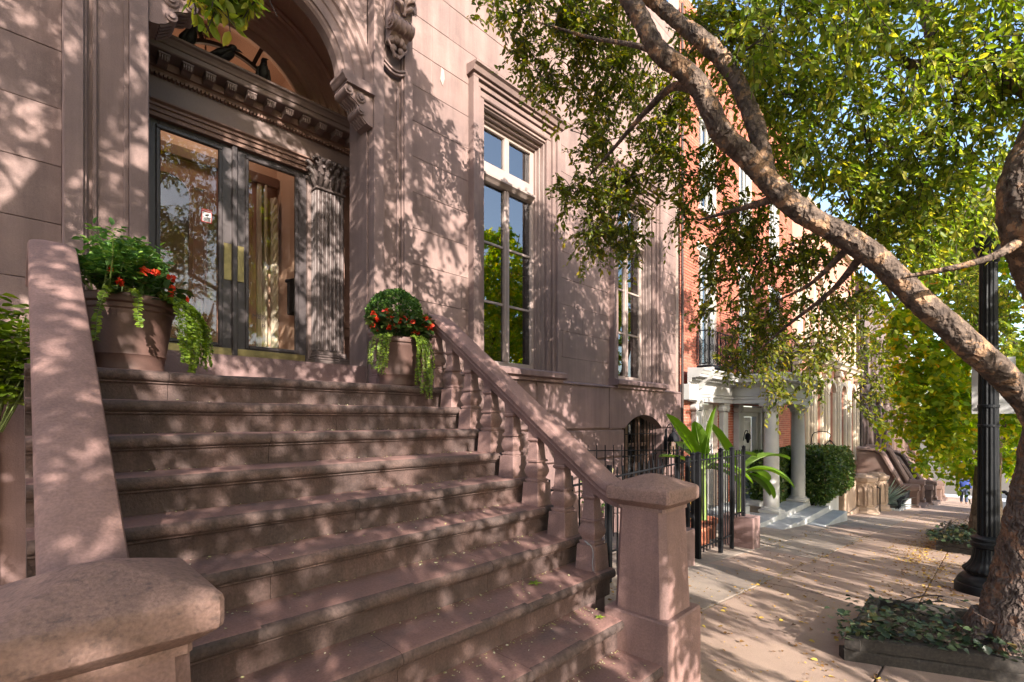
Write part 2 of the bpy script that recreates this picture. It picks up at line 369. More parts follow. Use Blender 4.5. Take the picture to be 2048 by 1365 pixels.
# ------------------------------------------------------------------ mesh helpers
class MB:
    """collects shapes into one mesh"""
    def __init__(s):
        s.v = []; s.f = []
    def add(s, vs, fs):
        b = len(s.v)
        s.v.extend(tuple(p) for p in vs)
        s.f.extend(tuple(i + b for i in f) for f in fs)
        return s
    def box(s, x0, x1, y0, y1, z0, z1, bev=0.0):
        if bev <= 0:
            vs = [(x, y, z) for z in (z0, z1) for y in (y0, y1) for x in (x0, x1)]
            fs = [(0, 2, 3, 1), (4, 5, 7, 6), (0, 1, 5, 4), (2, 6, 7, 3), (0, 4, 6, 2), (1, 3, 7, 5)]
            return s.add(vs, fs)
        b = min(bev, (x1 - x0) * .45, (y1 - y0) * .45, (z1 - z0) * .45)
        X = (x0, x1); Y = (y0, y1); Z = (z0, z1)
        vs = []; idx = {}
        for i in (0, 1):
            for j in (0, 1):
                for k in (0, 1):
                    sx, sy, sz = (1 if i == 0 else -1), (1 if j == 0 else -1), (1 if k == 0 else -1)
                    for a in range(3):
                        idx[(i, j, k, a)] = len(vs)
                        vs.append((X[i] + (0 if a == 0 else sx * b), Y[j] + (0 if a == 1 else sy * b), Z[k] + (0 if a == 2 else sz * b)))
        fs = []
        g = lambda i, j, k, a: idx[(i, j, k, a)]
        for i in (0, 1):
            q = [g(i, 0, 0, 0), g(i, 1, 0, 0), g(i, 1, 1, 0), g(i, 0, 1, 0)]
            fs.append(q if i else q[::-1])
            q = [g(0, i, 0, 1), g(0, i, 1, 1), g(1, i, 1, 1), g(1, i, 0, 1)]
            fs.append(q if i else q[::-1])
            q = [g(0, 0, i, 2), g(1, 0, i, 2), g(1, 1, i, 2), g(0, 1, i, 2)]
            fs.append(q if i else q[::-1])
        for i in (0, 1):
            for j in (0, 1):
                fs.append([g(i, j, 0, 0), g(i, j, 1, 0), g(i, j, 1, 1), g(i, j, 0, 1)])
                fs.append([g(i, 0, j, 0), g(i, 1, j, 0), g(i, 1, j, 2), g(i, 0, j, 2)])
                fs.append([g(0, i, j, 1), g(1, i, j, 1), g(1, i, j, 2), g(0, i, j, 2)])
                for k in (0, 1):
                    fs.append([g(i, j, k, 0), g(i, j, k, 1), g(i, j, k, 2)])
        return s.add(vs, fs)
    def prism(s, poly, axis, a0, a1):
        """poly: list of 2-D points; axis 'x': (y,z), 'y': (x,z), 'z': (x,y)"""
        def P(p, a):
            return (a, p[0], p[1]) if axis == 'x' else ((p[0], a, p[1]) if axis == 'y' else (p[0], p[1], a))
        n = len(poly)
        vs = [P(p, a0) for p in poly] + [P(p, a1) for p in poly]
        fs = [tuple(range(n))[::-1], tuple(range(n, 2 * n))]
        fs += [(i, (i + 1) % n, n + (i + 1) % n, n + i) for i in range(n)]
        return s.add(vs, fs)
    def lathe(s, prof, c=(0, 0, 0), seg=24, cap=True, flute=0.0, nfl=0, a0=0.0, a1=2 * PI):
        full = abs(a1 - a0 - 2 * PI) < 1e-6
        m = seg if full else seg + 1
        vs = []
        for (r, z) in prof:
            for i in range(m):
                t = a0 + (a1 - a0) * i / seg
                rr = r * (1 - flute * (0.5 + 0.5 * math.cos(nfl * t))) if nfl else r
                vs.append((c[0] + rr * math.cos(t), c[1] + rr * math.sin(t), c[2] + z))
        fs = []
        for k in range(len(prof) - 1):
            for i in range(seg):
                j = (i + 1) % m if full else i + 1
                fs.append((k * m + i, k * m + j, (k + 1) * m + j, (k + 1) * m + i))
        if cap and full:
            fs.append(tuple(range(m))[::-1])
            fs.append(tuple(range((len(prof) - 1) * m, len(prof) * m)))
        return s.add(vs, fs)
    def square_lathe(s, prof, c=(0, 0, 0), ch=0.0):
        """square section (optionally with chamfered corners) swept up through (half width, z)"""
        vs = []
        for (h, z) in prof:
            k = ch
            if k > 0:
                pts = [(-h + k, -h), (h - k, -h), (h, -h + k), (h, h - k), (h - k, h), (-h + k, h), (-h, h - k), (-h, -h + k)]
            else:
                pts = [(-h, -h), (h, -h), (h, h), (-h, h)]
            vs += [(c[0] + p[0], c[1] + p[1], c[2] + z) for p in pts]
        m = 8 if ch > 0 else 4
        fs = []
        for k in range(len(prof) - 1):
            for i in range(m):
                j = (i + 1) % m
                fs.append((k * m + i, k * m + j, (k + 1) * m + j, (k + 1) * m + i))
        fs.append(tuple(range(m))[::-1]); fs.append(tuple(range((len(prof) - 1) * m, len(prof) * m)))
        return s.add(vs, fs)
    def tube(s, pts, rad, seg=8, cap=True, wob=0.0, rng=random):
        pts = [Vector(p) for p in pts]
        n = len(pts)
        if not hasattr(rad, '__len__'):
            rad = [rad] * n
        vs = []
        ref = None
        for i, p in enumerate(pts):
            t = (pts[min(i + 1, n - 1)] - pts[max(i - 1, 0)])
            t = t.normalized() if t.length > 1e-9 else Vector((0, 0, 1))
            if ref is None:
                ref = Vector((1, 0, 0)) if abs(t.x) < 0.9 else Vector((0, 1, 0))
            u = (ref - t * ref.dot(t)).normalized()
            ref = u
            w = t.cross(u)
            for k in range(seg):
                a = 2 * PI * k / seg
                r = rad[i] * (1 + (rng.uniform(-wob, wob) if wob else 0))
                vs.append(p + u * (r * math.cos(a)) + w * (r * math.sin(a)))
        fs = []
        for i in range(n - 1):
            for k in range(seg):
                j = (k + 1) % seg
                fs.append((i * seg + k, i * seg + j, (i + 1) * seg + j, (i + 1) * seg + k))
        if cap:
            fs.append(tuple(range(seg))[::-1]); fs.append(tuple(range((n - 1) * seg, n * seg)))
        return s.add(vs, fs)
    def sweep_yz(s, sec, path, xc):
        """section (x offset, normal offset) along a path of (y,z)"""
        n = len(path); m = len(sec)
        vs = []
        for i, p in enumerate(path):
            a = path[max(i - 1, 0)]; b = path[min(i + 1, n - 1)]
            t = Vector((b[0] - a[0], b[1] - a[1])).normalized()
            nn = Vector((-t.y, t.x))
            for (sx, sn) in sec:
                vs.append((xc + sx, p[0] + nn.x * sn, p[1] + nn.y * sn))
        fs = []
        for i in range(n - 1):
            for k in range(m):
                j = (k + 1) % m
                fs.append((i * m + k, i * m + j, (i + 1) * m + j, (i + 1) * m + k))
        fs.append(tuple(range(m))); fs.append(tuple(range((n - 1) * m, n * m))[::-1])
        return s.add(vs, fs)
    def arch_ring(s, cx, cz, sec, a0=0.0, a1=PI, seg=36):
        """sweep section (radius, y) round a centre in the xz plane"""
        m = len(sec); vs = []
        for i in range(seg + 1):
            t = a0 + (a1 - a0) * i / seg
            for (r, y) in sec:
                vs.append((cx + r * math.cos(t), y, cz + r * math.sin(t)))
        fs = []
        for i in range(seg):
            for k in range(m):
                j = (k + 1) % m
                fs.append((i * m + k, i * m + j, (i + 1) * m + j, (i + 1) * m + k))
        fs.append(tuple(range(m))); fs.append(tuple(range(seg * m, seg * m + m))[::-1])
        return s.add(vs, fs)
    def ball(s, c, r, sx=1, sy=1, sz=1, seg=14, rings=9):
        prof = []
        vs = []
        for i in range(rings + 1):
            t = PI * i / rings
            for k in range(seg):
                a = 2 * PI * k / seg
                vs.append((c[0] + r * sx * math.sin(t) * math.cos(a), c[1] + r * sy * math.sin(t) * math.sin(a), c[2] - r * sz * math.cos(t)))
        fs = []
        for i in range(rings):
            for k in range(seg):
                j = (k + 1) % seg
                fs.append((i * seg + k, i * seg + j, (i + 1) * seg + j, (i + 1) * seg + k))
        return s.add(vs, fs)

ORG = {}
def empty(name, label, cat, loc, group=None, kind=None):
    o = bpy.data.objects.new(name, None)
    o.empty_display_size = 0.2
    COL.objects.link(o)
    o.location = loc
    ORG[o] = Vector(loc)
    tag(o, label, cat, group, kind)
    return o

def tag(o, label=None, cat=None, group=None, kind=None):
    if label: o['label'] = label
    if cat: o['category'] = cat
    if group: o['group'] = group
    if kind: o['kind'] = kind
    return o

def finish(me, smooth=None):
    if smooth is not None:
        me.polygons.foreach_set('use_smooth', [True] * len(me.polygons))
        me.update()
        if smooth < 179:
            me.set_sharp_from_angle(angle=R(smooth))

def obj(name, mb, mat, parent=None, smooth=None, fixn=True):
    off = ORG[parent] if parent is not None else Vector((0, 0, 0))
    me = bpy.data.meshes.new(name)
    vs = [(p[0] - off.x, p[1] - off.y, p[2] - off.z) for p in mb.v]
    me.from_pydata(vs, [], mb.f)
    if fixn:
        bm = bmesh.new(); bm.from_mesh(me)
        bmesh.ops.recalc_face_normals(bm, faces=bm.faces)
        bm.to_mesh(me); bm.free()
    finish(me, smooth)
    me.materials.append(MATS[mat])
    o = bpy.data.objects.new(name, me)
    COL.objects.link(o)
    if parent is not None:
        o.parent = parent
    ORG[o] = off
    return o

def top(name, mb, mat, label, cat, group=None, kind=None, smooth=None, base=None):
    """a thing of a single mesh, its origin at its base"""
    if base is None:
        xs = [p[0] for p in mb.v]; ys = [p[1] for p in mb.v]; zs = [p[2] for p in mb.v]
        base = ((min(xs) + max(xs)) / 2, (min(ys) + max(ys)) / 2, min(zs))
    mb.v = [(p[0] - base[0], p[1] - base[1], p[2] - base[2]) for p in mb.v]
    o = obj(name, mb, mat, None, smooth)
    o.location = base
    ORG[o] = Vector(base)
    return tag(o, label, cat, group, kind)

def bez(pts, n=8):
    """Catmull-Rom through points"""
    P = [Vector(p) for p in pts]
    P = [P[0] * 2 - P[1]] + P + [P[-1] * 2 - P[-2]]
    out = []
    for i in range(1, len(P) - 2):
        for k in range(n):
            t = k / n
            a, b, c, d = P[i - 1], P[i], P[i + 1], P[i + 2]
            out.append(0.5 * ((2 * b) + (c - a) * t + (2 * a - 5 * b + 4 * c - d) * t * t + (3 * b - a - 3 * c + d) * t ** 3))
    out.append(P[-2])
    return out

def lerp_list(vals, n):
    out = []
    for i in range(len(vals) - 1):
        for k in range(n):
            out.append(vals[i] + (vals[i + 1] - vals[i]) * k / n)
    out.append(vals[-1])
    return out

# ------------------------------------------------------------------ leaves (numpy)
def unit(a):
    return a / np.maximum(np.linalg.norm(a, axis=-1, keepdims=True), 1e-9)

def leaf_geo(P, D, U, L, W, fold=0.25, droop=0.15):
    """leaves: base P, direction D, up-normal U, length L, half width W; two quads each"""
    D = unit(D)
    S = unit(np.cross(D, U))
    Nn = np.cross(S, D)
    L = L[:, None]; W = W[:, None]
    b = P
    r1 = P + D * L * .30 + S * W * .92 + Nn * W * fold
    r2 = P + D * L * .66 + S * W * .80 + Nn * W * fold - Nn * L * droop * .4
    t = P + D * L - Nn * L * droop
    l2 = P + D * L * .66 - S * W * .80 + Nn * W * fold - Nn * L * droop * .4
    l1 = P + D * L * .30 - S * W * .92 + Nn * W * fold
    V = np.stack([b, r1, r2, t, l2, l1], 1).reshape(-1, 3)
    n = len(P)
    base = (np.arange(n) * 6)[:, None]
    Q = np.concatenate([base + np.array([[0, 1, 2, 3]]), base + np.array([[0, 3, 4, 5]])], 1).reshape(-1, 4)
    return V, Q

def np_obj(name, V, Q, mat, parent=None, base=None):
    off = ORG[parent] if parent is not None else Vector(base or (0, 0, 0))
    V = np.asarray(V, dtype=np.float64) - np.array(off)
    me = bpy.data.meshes.new(name)
    me.vertices.add(len(V)); me.vertices.foreach_set('co', V.astype(np.float32).ravel())
    k = Q.shape[1]
    me.loops.add(len(Q) * k); me.loops.foreach_set('vertex_index', Q.astype(np.int32).ravel())
    me.polygons.add(len(Q))
    me.polygons.foreach_set('loop_start', (np.arange(len(Q)) * k).astype(np.int32))
    me.update(calc_edges=True)
    me.materials.append(MATS[mat])
    o = bpy.data.objects.new(name, me)
    COL.objects.link(o)
    if parent is not None:
        o.parent = parent
    else:
        o.location = off
    ORG[o] = off
    return o

def rdir(n, rng=None):
    rng = rng or RNG
    return unit(rng.normal(size=(n, 3)))
# ------------------------------------------------------------------ ground, pavement, kerb, road
def sheet(name, xs, y0, y1, dz, mat, kind='structure'):
    mb = MB()
    vs = []; fs = []
    for x in xs:
        zz = (gz(x) if x < 110 else gz(110)) + dz
        vs += [(x, y0, zz), (x, y1, zz)]
    for i in range(len(xs) - 1):
        fs.append((2 * i, 2 * i + 2, 2 * i + 3, 2 * i + 1))
    mb.add(vs, fs)
    o = obj(name, mb, mat)
    o['kind'] = kind
    return o
sheet('ground', [-60, 0, 110, 900], -400, 400, -0.16, 'joint_dirt')
sheet('road', [-60, 0, 110], -9.4, -0.62, -0.10, 'asphalt')
sheet('cross_street', [58, 72], -60, 60, -0.09, 'pale_road')
bed = sheet('pavement_bed', [-60, 0, 56], -0.5, 6.0, -0.016, 'joint_dirt')

pave = sheet('pavement', [-60, -20], -0.5, 4.7, 0.0, 'sidewalk_grey')
def slab(x0, x1, y0, y1, mat, dz=0.0, skew=0.0):
    g = 0.005
    mb = MB()
    x0 += g; x1 -= g; y0 += g; y1 -= g
    b = 0.008
    tilt = random.uniform(-0.003, 0.003)
    def Z(x, y, d):
        return gz(x) + d + dz + tilt * (y - y0)
    ring = [(x0, y0), (x1, y0), (x1, y1), (x0, y1)]
    inn = [(x0 + b, y0 + b), (x1 - b, y0 + b), (x1 - b, y1 - b), (x0 + b, y1 - b)]
    vs = [(x, y, Z(x, y, -0.06)) for x, y in ring] + [(x, y, Z(x, y, -b * .6)) for x, y in ring] + [(x, y, Z(x, y, 0)) for x, y in inn]
    fs = [(8, 9, 10, 11)]
    for i in range(4):
        j = (i + 1) % 4
        fs += [(i, j, 4 + j, 4 + i), (4 + i, 4 + j, 8 + j, 8 + i)]
    mb.add(vs, fs)
    return obj('paving_slab', mb, mat, pave)
def row(y0, y1, xs, mats):
    for i in range(len(xs) - 1):
        slab(xs[i], xs[i + 1], y0, y1, mats[i % len(mats)] if xs[i] < 18 else 'sidewalk_rose', dz=random.uniform(-0.002, 0.003))
def marks(a, b, step, j=0.12):
    xs = [a]
    while xs[-1] < b:
        xs.append(xs[-1] + step + random.uniform(-j, j))
    return xs
xs_mid = [-20, -16, -12, -9, -6, -3, -0.2, 2.95, 5.95, 7.75, 9.85, 11.9, 13.8, 15.9, 17.8, 19.8, 22.0, 24.2, 26.5, 28.9, 31.4, 34, 37, 40, 43, 46, 50, 54, 56]
row(0.50, 1.80, xs_mid, ['sidewalk_rose'])
row(-0.34, 0.50, [-20, -14, -8, -4.0, -1.0, 3.25, 6.0, 7.75, 9.85, 12.2, 14.6, 17.8, 20, 23.5, 27, 31, 35, 40, 45, 50, 56], ['sidewalk_rose'])
row(1.80, 2.62, [-20, -15, -10, -5.5, -2.0, 0.0, 2.9, 4.65, 6.35, 8.3, 10.2, 12.3, 14.6, 17.0, 19.5, 22, 25, 28, 31, 35, 39, 44, 50, 56], ['sidewalk_grey', 'sidewalk_grey', 'sidewalk_rose'])
row(2.62, 3.6, [-20, -14, -8, -4, -0.3, 2.86, 4.6, 6.3, 8.3, 10.4, 12.7, 15.2, 18, 21, 24.5, 28, 32, 37, 43, 50, 56], ['sidewalk_grey'])
row(3.6, 4.66, [2.86, 5, 7.2, 9.9, 12.7, 15.5, 18.2, 22, 26, 31, 37, 44, 56], ['sidewalk_grey'])
row(3.6, 4.66, [-20, -14, -8, -4, -0.3], ['sidewalk_grey'])

kerb = empty('kerb', None, None, (0, -0.5, gz(0)), kind='structure')
for i in range(-10, 28):
    x0 = i * 2.0; x1 = x0 + 1.99
    mb = MB()
    vs = []
    for x in (x0, x1):
        for (y, d) in ((-0.36, -0.14), (-0.36, 0.0), (-0.59, 0.0), (-0.61, -0.02), (-0.61, -0.14)):
            vs.append((x, y, gz(x) + d))
    mb.add(vs, [(0, 1, 2, 3, 4), (5, 9, 8, 7, 6)] + [(k, k + 5, (k + 1) % 5 + 5, (k + 1) % 5) for k in range(5)])
    obj('kerb_stone', mb, 'marble', kerb)
# ------------------------------------------------------------------ the brownstone house with the arched entrance
WY = 4.80          # face of the wall
house = empty('brownstone_house', 'pink brownstone house front with arched entrance, consoles and tall windows above the stoop', 'house', (4.0, 4.8, 0.0))
# --- ashlar courses -------------------------------------------------------
wall = MB().box(-7.0, 9.97, 5.06, 5.16, -0.8, 2.0)
wall.box(-7.0, 0.26, 5.06, 5.16, 2.0, 10.2).box(3.05, 4.30, 5.06, 5.16, 2.0, 10.2).box(5.70, 7.60, 5.06, 5.16, 2.0, 10.2).box(9.0, 9.97, 5.06, 5.16, 2.0, 10.2)
wall.box(4.30, 5.70, 5.06, 5.16, 5.86, 10.2).box(7.60, 9.0, 5.06, 5.16, 5.86, 10.2).box(4.30, 5.70, 5.06, 5.16, 2.0, 2.28).box(7.6, 9.0, 5.06, 5.16, 2.0, 2.28)
wall.box(0.26, 3.05, 5.06, 5.16, 6.35, 10.2)
# the basement opening is cut out of the backing
wall.v = wall.v[8:]; wall.f = [tuple(i - 8 for i in f) for f in wall.f[6:]]
wall.box(-7.0, 7.70, 5.06, 5.16, -1.2, 2.0).box(9.12, 9.97, 5.06, 5.16, -1.2, 2.0).box(7.70, 9.12, 5.06, 5.16, 1.66, 2.0).box(7.70, 9.12, 5.06, 5.16, -1.2, -0.5)
wall_o = obj('wall', wall, 'brownstone_base', house)
W1 = (4.33, 5.64, 2.28, 5.78)
W2 = (7.62, 8.93, 2.28, 5.78)
holes = [W1, W2, (0.22, 3.10, 0, 6.62)]
def cut(rect, hs):
    rs = [rect]
    for h in hs:
        out = []
        for (a, b, c, d) in rs:
            if b <= h[0] + 1e-6 or a >= h[1] - 1e-6 or d <= h[2] + 1e-6 or c >= h[3] - 1e-6:
                out.append((a, b, c, d)); continue
            if a < h[0]: out.append((a, h[0], c, d))
            if b > h[1]: out.append((h[1], b, c, d))
            lo, hi = max(a, h[0]), min(b, h[1])
            if c < h[2]: out.append((lo, hi, c, h[2]))
            if d > h[3]: out.append((lo, hi, h[3], d))
        rs = out
    return rs
for n in range(19):
    z0 = 2.126 + 0.42 * n; z1 = z0 + 0.42
    x = -7.0 + (0.7 if n % 2 else 0.0)
    first = True
    while x < 9.97:
        xe = min(9.975, x + random.choice((1.3, 1.55, 1.75, 2.0)))
        if 9.975 - xe < 0.4: xe = 9.975
        if -0.9 < xe < 0.22: xe = 0.22
        for (a, b, c, d) in cut((x, xe, z0, z1), holes):
            if b - a < 0.03 or d - c < 0.03: continue
            e = random.uniform(0, 0.003)
            g = 0.0018
            obj('stone_block', MB().box(a + .0002, b - .0002, WY + e, 5.06, c + g, d - g, 0.0035), 'brownstone', wall_o)
        x = xe
# --- rusticated base ---------------------------------------------------------
BY = 4.68
base = MB().box(-7.0, 7.69, 4.735, 5.05, -1.2, 2.118).box(9.115, 9.985, 4.735, 5.05, -1.2, 2.118)
base_o = obj('base_course', base, 'brownstone_base', house)
AX, AW = 8.40, 0.715
def arch_top_block(x0, x1, z0, z1):
    """top course over the basement window: the segmental arch is cut from its lower edge"""
    cz = 1.385; rise = 0.26
    rad = (AW * AW + rise * rise) / (2 * rise)
    pts = [(x0, z0), (AX - AW, z0)]
    a = math.asin(AW / rad)
    for i in range(17):
        t = -a + 2 * a * i / 16
        pts.append((AX + rad * math.sin(t), cz + rise - rad + rad * math.cos(t)))
    pts += [(AX + AW, z0), (x1, z0), (x1, z1), (x0, z1)]
    return pts
for (za, zb) in ((1.40, 2.112), (0.895, 1.372), (0.39, 0.868), (-0.115, 0.363), (-0.62, -0.142)):
    segs = []
    if za > 1.3:
        segs = [(-7.0, -4.6), (-4.6, -2.4), (-2.4, -0.1), (3.0, 5.3), (5.3, 7.2)]
        mb = MB().prism(arch_top_block(7.2, 9.985, za, zb), 'y', BY, 4.94)
        obj('stone_block', mb, 'brownstone_base', base_o)
    else:
        segs = [(-7.0, -4.0), (-4.0, -1.7), (-1.7, -0.1), (3.0, 4.9), (4.9, 6.4), (6.4, AX - AW), (AX + AW, 9.985)]
    for (a, b) in segs:
        obj('stone_block', MB().box(a + .002, b - .002, BY + random.uniform(0, .004), 4.74, za, zb, 0.014), 'brownstone_base', base_o)
obj('water_table', MB().prism([(4.664, 2.112), (4.664, 2.126), (4.69, 2.142), (4.80, 2.165), (4.80, 2.112)], 'x', 3.0, 9.99).prism([(4.664, 2.112), (4.664, 2.126), (4.69, 2.142), (4.80, 2.165), (4.80, 2.112)], 'x', -7, -0.08), 'brownstone_base', base_o)
# --- basement window: frame, shutters, bars ---------------------------------
bw = obj('basement_window', MB().box(7.70, 7.78, 4.95, 5.05, -0.5, 1.66).box(9.03, 9.11, 4.95, 5.05, -0.5, 1.66).box(8.15, 8.27, 4.95, 5.02, -0.5, 1.66).box(8.62, 8.70, 4.95, 5.02, -0.5, 1.66).box(7.70, 9.11, 4.96, 5.01, 1.02, 1.09), 'wood_brown', house)
obj('pane', MB().box(7.72, 9.10, 5.03, 5.036, -0.5, 1.66), 'pane_glass', bw)
for k in range(14):
    z = 0.05 + k * 0.075
    for (a, b) in ((7.80, 8.14), (8.29, 8.60)):
        obj('shutter_slat', MB().prism([(5.06, z), (5.065, z + .006), (5.10, z + .052), (5.095, z + .046)], 'x', a, b), 'slat_white', bw)
bars = obj('window_grille', MB().box(7.70, 9.10, 4.78, 4.80, 1.27, 1.285).box(7.70, 9.10, 4.78, 4.80, 0.42, 0.44).box(7.70, 9.10, 4.78, 4.80, 0.86, 0.875), 'black_iron', house)
for k in range(12):
    x = 7.76 + k * 0.116
    h = 1.40 + 0.17 * math.sin(PI * (x - 7.7) / 1.4)
    obj('bar', MB().tube([(x, 4.79, -0.4), (x, 4.79, h)], 0.009, 6), 'black_iron', bars)
obj('back_room', MB().box(7.5, 9.3, 5.5, 5.55, -0.6, 1.8), 'room_dark', house)
# --- tall windows ---------------------------------------------------------------
def frame_rect(mb, x0, x1, z0, z1, w, y0, y1, bottom=False, bev=0.004):
    mb.box(x0, x0 + w, y0, y1, z0, z1 - w, bev); mb.box(x1 - w, x1, y0, y1, z0, z1 - w, bev)
    mb.box(x0, x1, y0 - .001, y1, z1 - w, z1, bev)
    if bottom: mb.box(x0 + w, x1 - w, y0, y1, z0, z0 + w, bev)
def tall_window(x0, x1, z0, z1, curtain):
    t0, t1 = x0 - 0.24, x1 + 0.24
    m = MB()
    frame_rect(m, t0, t1, z0 - 0.06, z1 + 0.29, 0.085, 4.695, 4.81)
    frame_rect(m, t0 + .085, t1 - .085, z0 - 0.06, z1 + 0.205, 0.07, 4.735, 4.81)
    frame_rect(m, t0 + .155, t1 - .155, z0 - 0.06, z1 + 0.135, 0.095, 4.765, 4.82, bev=.012)
    # crown over the head
    m.prism([(4.80, z1 + .235), (4.66, z1 + .25), (4.635, z1 + .30), (4.60, z1 + .32), (4.60, z1 + .345), (4.80, z1 + .375)], 'x', t0 - .035, t1 + .035)
    w = obj('window_surround', m, 'brownstone', house)
    # deep moulded reveal and head
    r = MB()
    for (d0, d1, inset) in ((4.83, 4.90, 0.0), (4.90, 4.955, 0.025), (4.955, 5.0, 0.045)):
        r.box(x0 - 0.01, x0 + 0.02 + inset, d0, d1, z0, z1 + .01, .004)
        r.box(x1 - 0.02 - inset, x1 + 0.01, d0, d1, z0, z1 + .01, .004)
        r.box(x0 + .02 + inset, x1 - .02 - inset, d0, d1, z1 - .02 - inset * 1.6, z1 + .01, .004)
    obj('reveal', r, 'taupe_paint', house)
    s = MB().prism([(4.58, z0 - .10), (4.58, z0 - .03), (4.66, z0 + .0), (5.0, z0 + .02), (5.0, z0 - .12), (4.64, z0 - .12)], 'x', t0 - .03, t1 + .03)
    s.prism([(4.64, z0 - .165), (4.64, z0 - .118), (4.80, z0 - .118), (4.80, z0 - .165)], 'x', t0 + .02, t1 - .02)
    obj('window_sill', s, 'brownstone_base', house)
    sx0, sx1 = x0 + .055, x1 - .055
    xm = (sx0 + sx1) / 2
    zt0, zt1 = z0 + 2.56, z0 + 2.86        # transom bar
    f = MB()
    f.box(sx0, sx0 + .075, 5.0, 5.06, z0, z1 - .06, .006).box(sx1 - .075, sx1, 5.0, 5.06, z0, z1 - .06, .006)
    f.box(sx0 + .075, sx1 - .075, 5.0, 5.06, z1 - .14, z1 - .06, .006)
    f.box(sx0 + .075, sx1 - .075, 5.0, 5.06, z0 + .02, z0 + .11, .006)
    win = obj('tall_window', f, 'sash_paint', house)
    obj('transom_bar', MB().prism([(5.06, zt0 + .04), (4.965, zt0 + .04), (4.93, zt0 + .07), (4.90, zt0 + .09), (4.90, zt0 + .12), (4.95, zt0 + .15), (4.965, zt1), (5.06, zt1)], 'x', sx0 + .076, sx1 - .076), 'sash_paint', win)
    obj('mullion', MB().box(xm - .05, xm + .05, 4.985, 5.055, z0 + .112, zt0 + .038, .008).box(xm - .012, xm + .012, 4.972, 4.99, z0 + .112, zt0 + .038, .004), 'sash_paint', win)
    obj('mullion', MB().box(xm - .045, xm + .045, 4.985, 5.055, zt1 + .002, z1 - .142, .008), 'sash_paint', win)
    hgt = (zt0 + .04 - (z0 + .11)) / 3
    for sx, (a, b) in enumerate(((sx0 + .076, xm - .052), (xm + .052, sx1 - .076))):
        for k in range(3):
            za = z0 + .112 + k * hgt; zb = za + hgt
            g = MB().box(a, b, 5.03, 5.034, za, zb - .012)
            obj('pane', g, 'pane_glass', win)
            if k:
                obj('muntin', MB().box(a, b, 5.01, 5.028, za - .022, za + .012, .004), 'sash_paint', win)
        obj('pane', MB().box(a, b, 5.03, 5.034, zt1 + .002, z1 - .142), 'pane_glass', win)
    # what can be seen of the room
    room = obj('room', MB().box(x0 - .2, x1 + .4, 6.6, 6.65, z0 - .2, z1 + .3).box(x0 - .22, x0 - .2, 5.2, 6.6, z0 - .2, z1 + .3).box(x1 + .4, x1 + .42, 5.2, 6.6, z0 - .2, z1 + .3).box(x0 - .2, x1 + .4, 5.2, 6.6, z1 + .3, z1 + .32).box(x0 - .2, x1 + .4, 5.2, 6.6, z0 - .2, z0 - .18), 'room_warm', house)
    obj('blind', MB().box(x0 - .05, x1 + .05, 5.12, 5.125, zt0 + .1, z1 + .1), 'curtain', room)
    # curtains drawn to the sides
    for (ca, cb) in curtain:
        m = MB(); n = 40; vs = []; fs = []
        for i in range(n + 1):
            x = ca + (cb - ca) * i / n
            y = 5.20 + .025 * math.sin(i * 1.25) + .01 * math.sin(i * 2.7)
            vs += [(x, y, z0 - .1), (x, y - .01, z1 + .1)]
        for i in range(n):
            fs.append((2 * i, 2 * i + 2, 2 * i + 3, 2 * i + 1))
        m.add(vs, fs)
        obj('curtain', m, 'curtain', room, smooth=60)
tall_window(*W1, curtain=[(5.18, 5.62)])
tall_window(*W2, curtain=[(7.65, 7.95), (8.52, 8.92)])
# iron cramp and patch of pale repair above the window
obj('render_patch', MB().prism([(3.63, 5.74), (3.67, 5.68), (3.70, 5.78), (3.69, 5.88), (3.65, 5.90)], 'y', WY - .004, WY + .02), 'sash_paint', house)
# --- piers flanking the entrance ---------------------------------------------------
CX, CZ = 1.66, 5.05         # centre of the entrance arch
def pier(xa, xb, flip):
    """pier front with a sunk panel framed by mouldings"""
    def X(t):
        return xb - t if flip else xa + t
    def bx(mb, t0, t1, y0, y1, z0, z1, bev=0.004):
        a, b = sorted((X(t0), X(t1)))
        mb.box(a, b, y0, y1, z0, z1, bev)
    w = xb - xa
    m = MB()
    m.box(xa, xb, 4.66, 5.08, 1.836, 10.0)
    p = obj('pier', m, 'brownstone', house)
    q = MB()
    bx(q, 0.0, 0.105, 4.60, 4.662, 1.84, 9.9)
    bx(q, 0.105, 0.125, 4.625, 4.662, 1.84, 9.9)
    bx(q, 0.155, 0.18, 4.635, 4.662, 1.84, 5.2)
    bx(q, 0.335, 0.365, 4.635, 4.662, 1.84, 5.2)
    bx(q, 0.365, w, 4.60, 4.662, 1.84, 9.9)
    obj('moulding', q, 'brownstone', p)
    return p
pier(0.22, 0.70, False)
pier(2.62, 3.10, True)
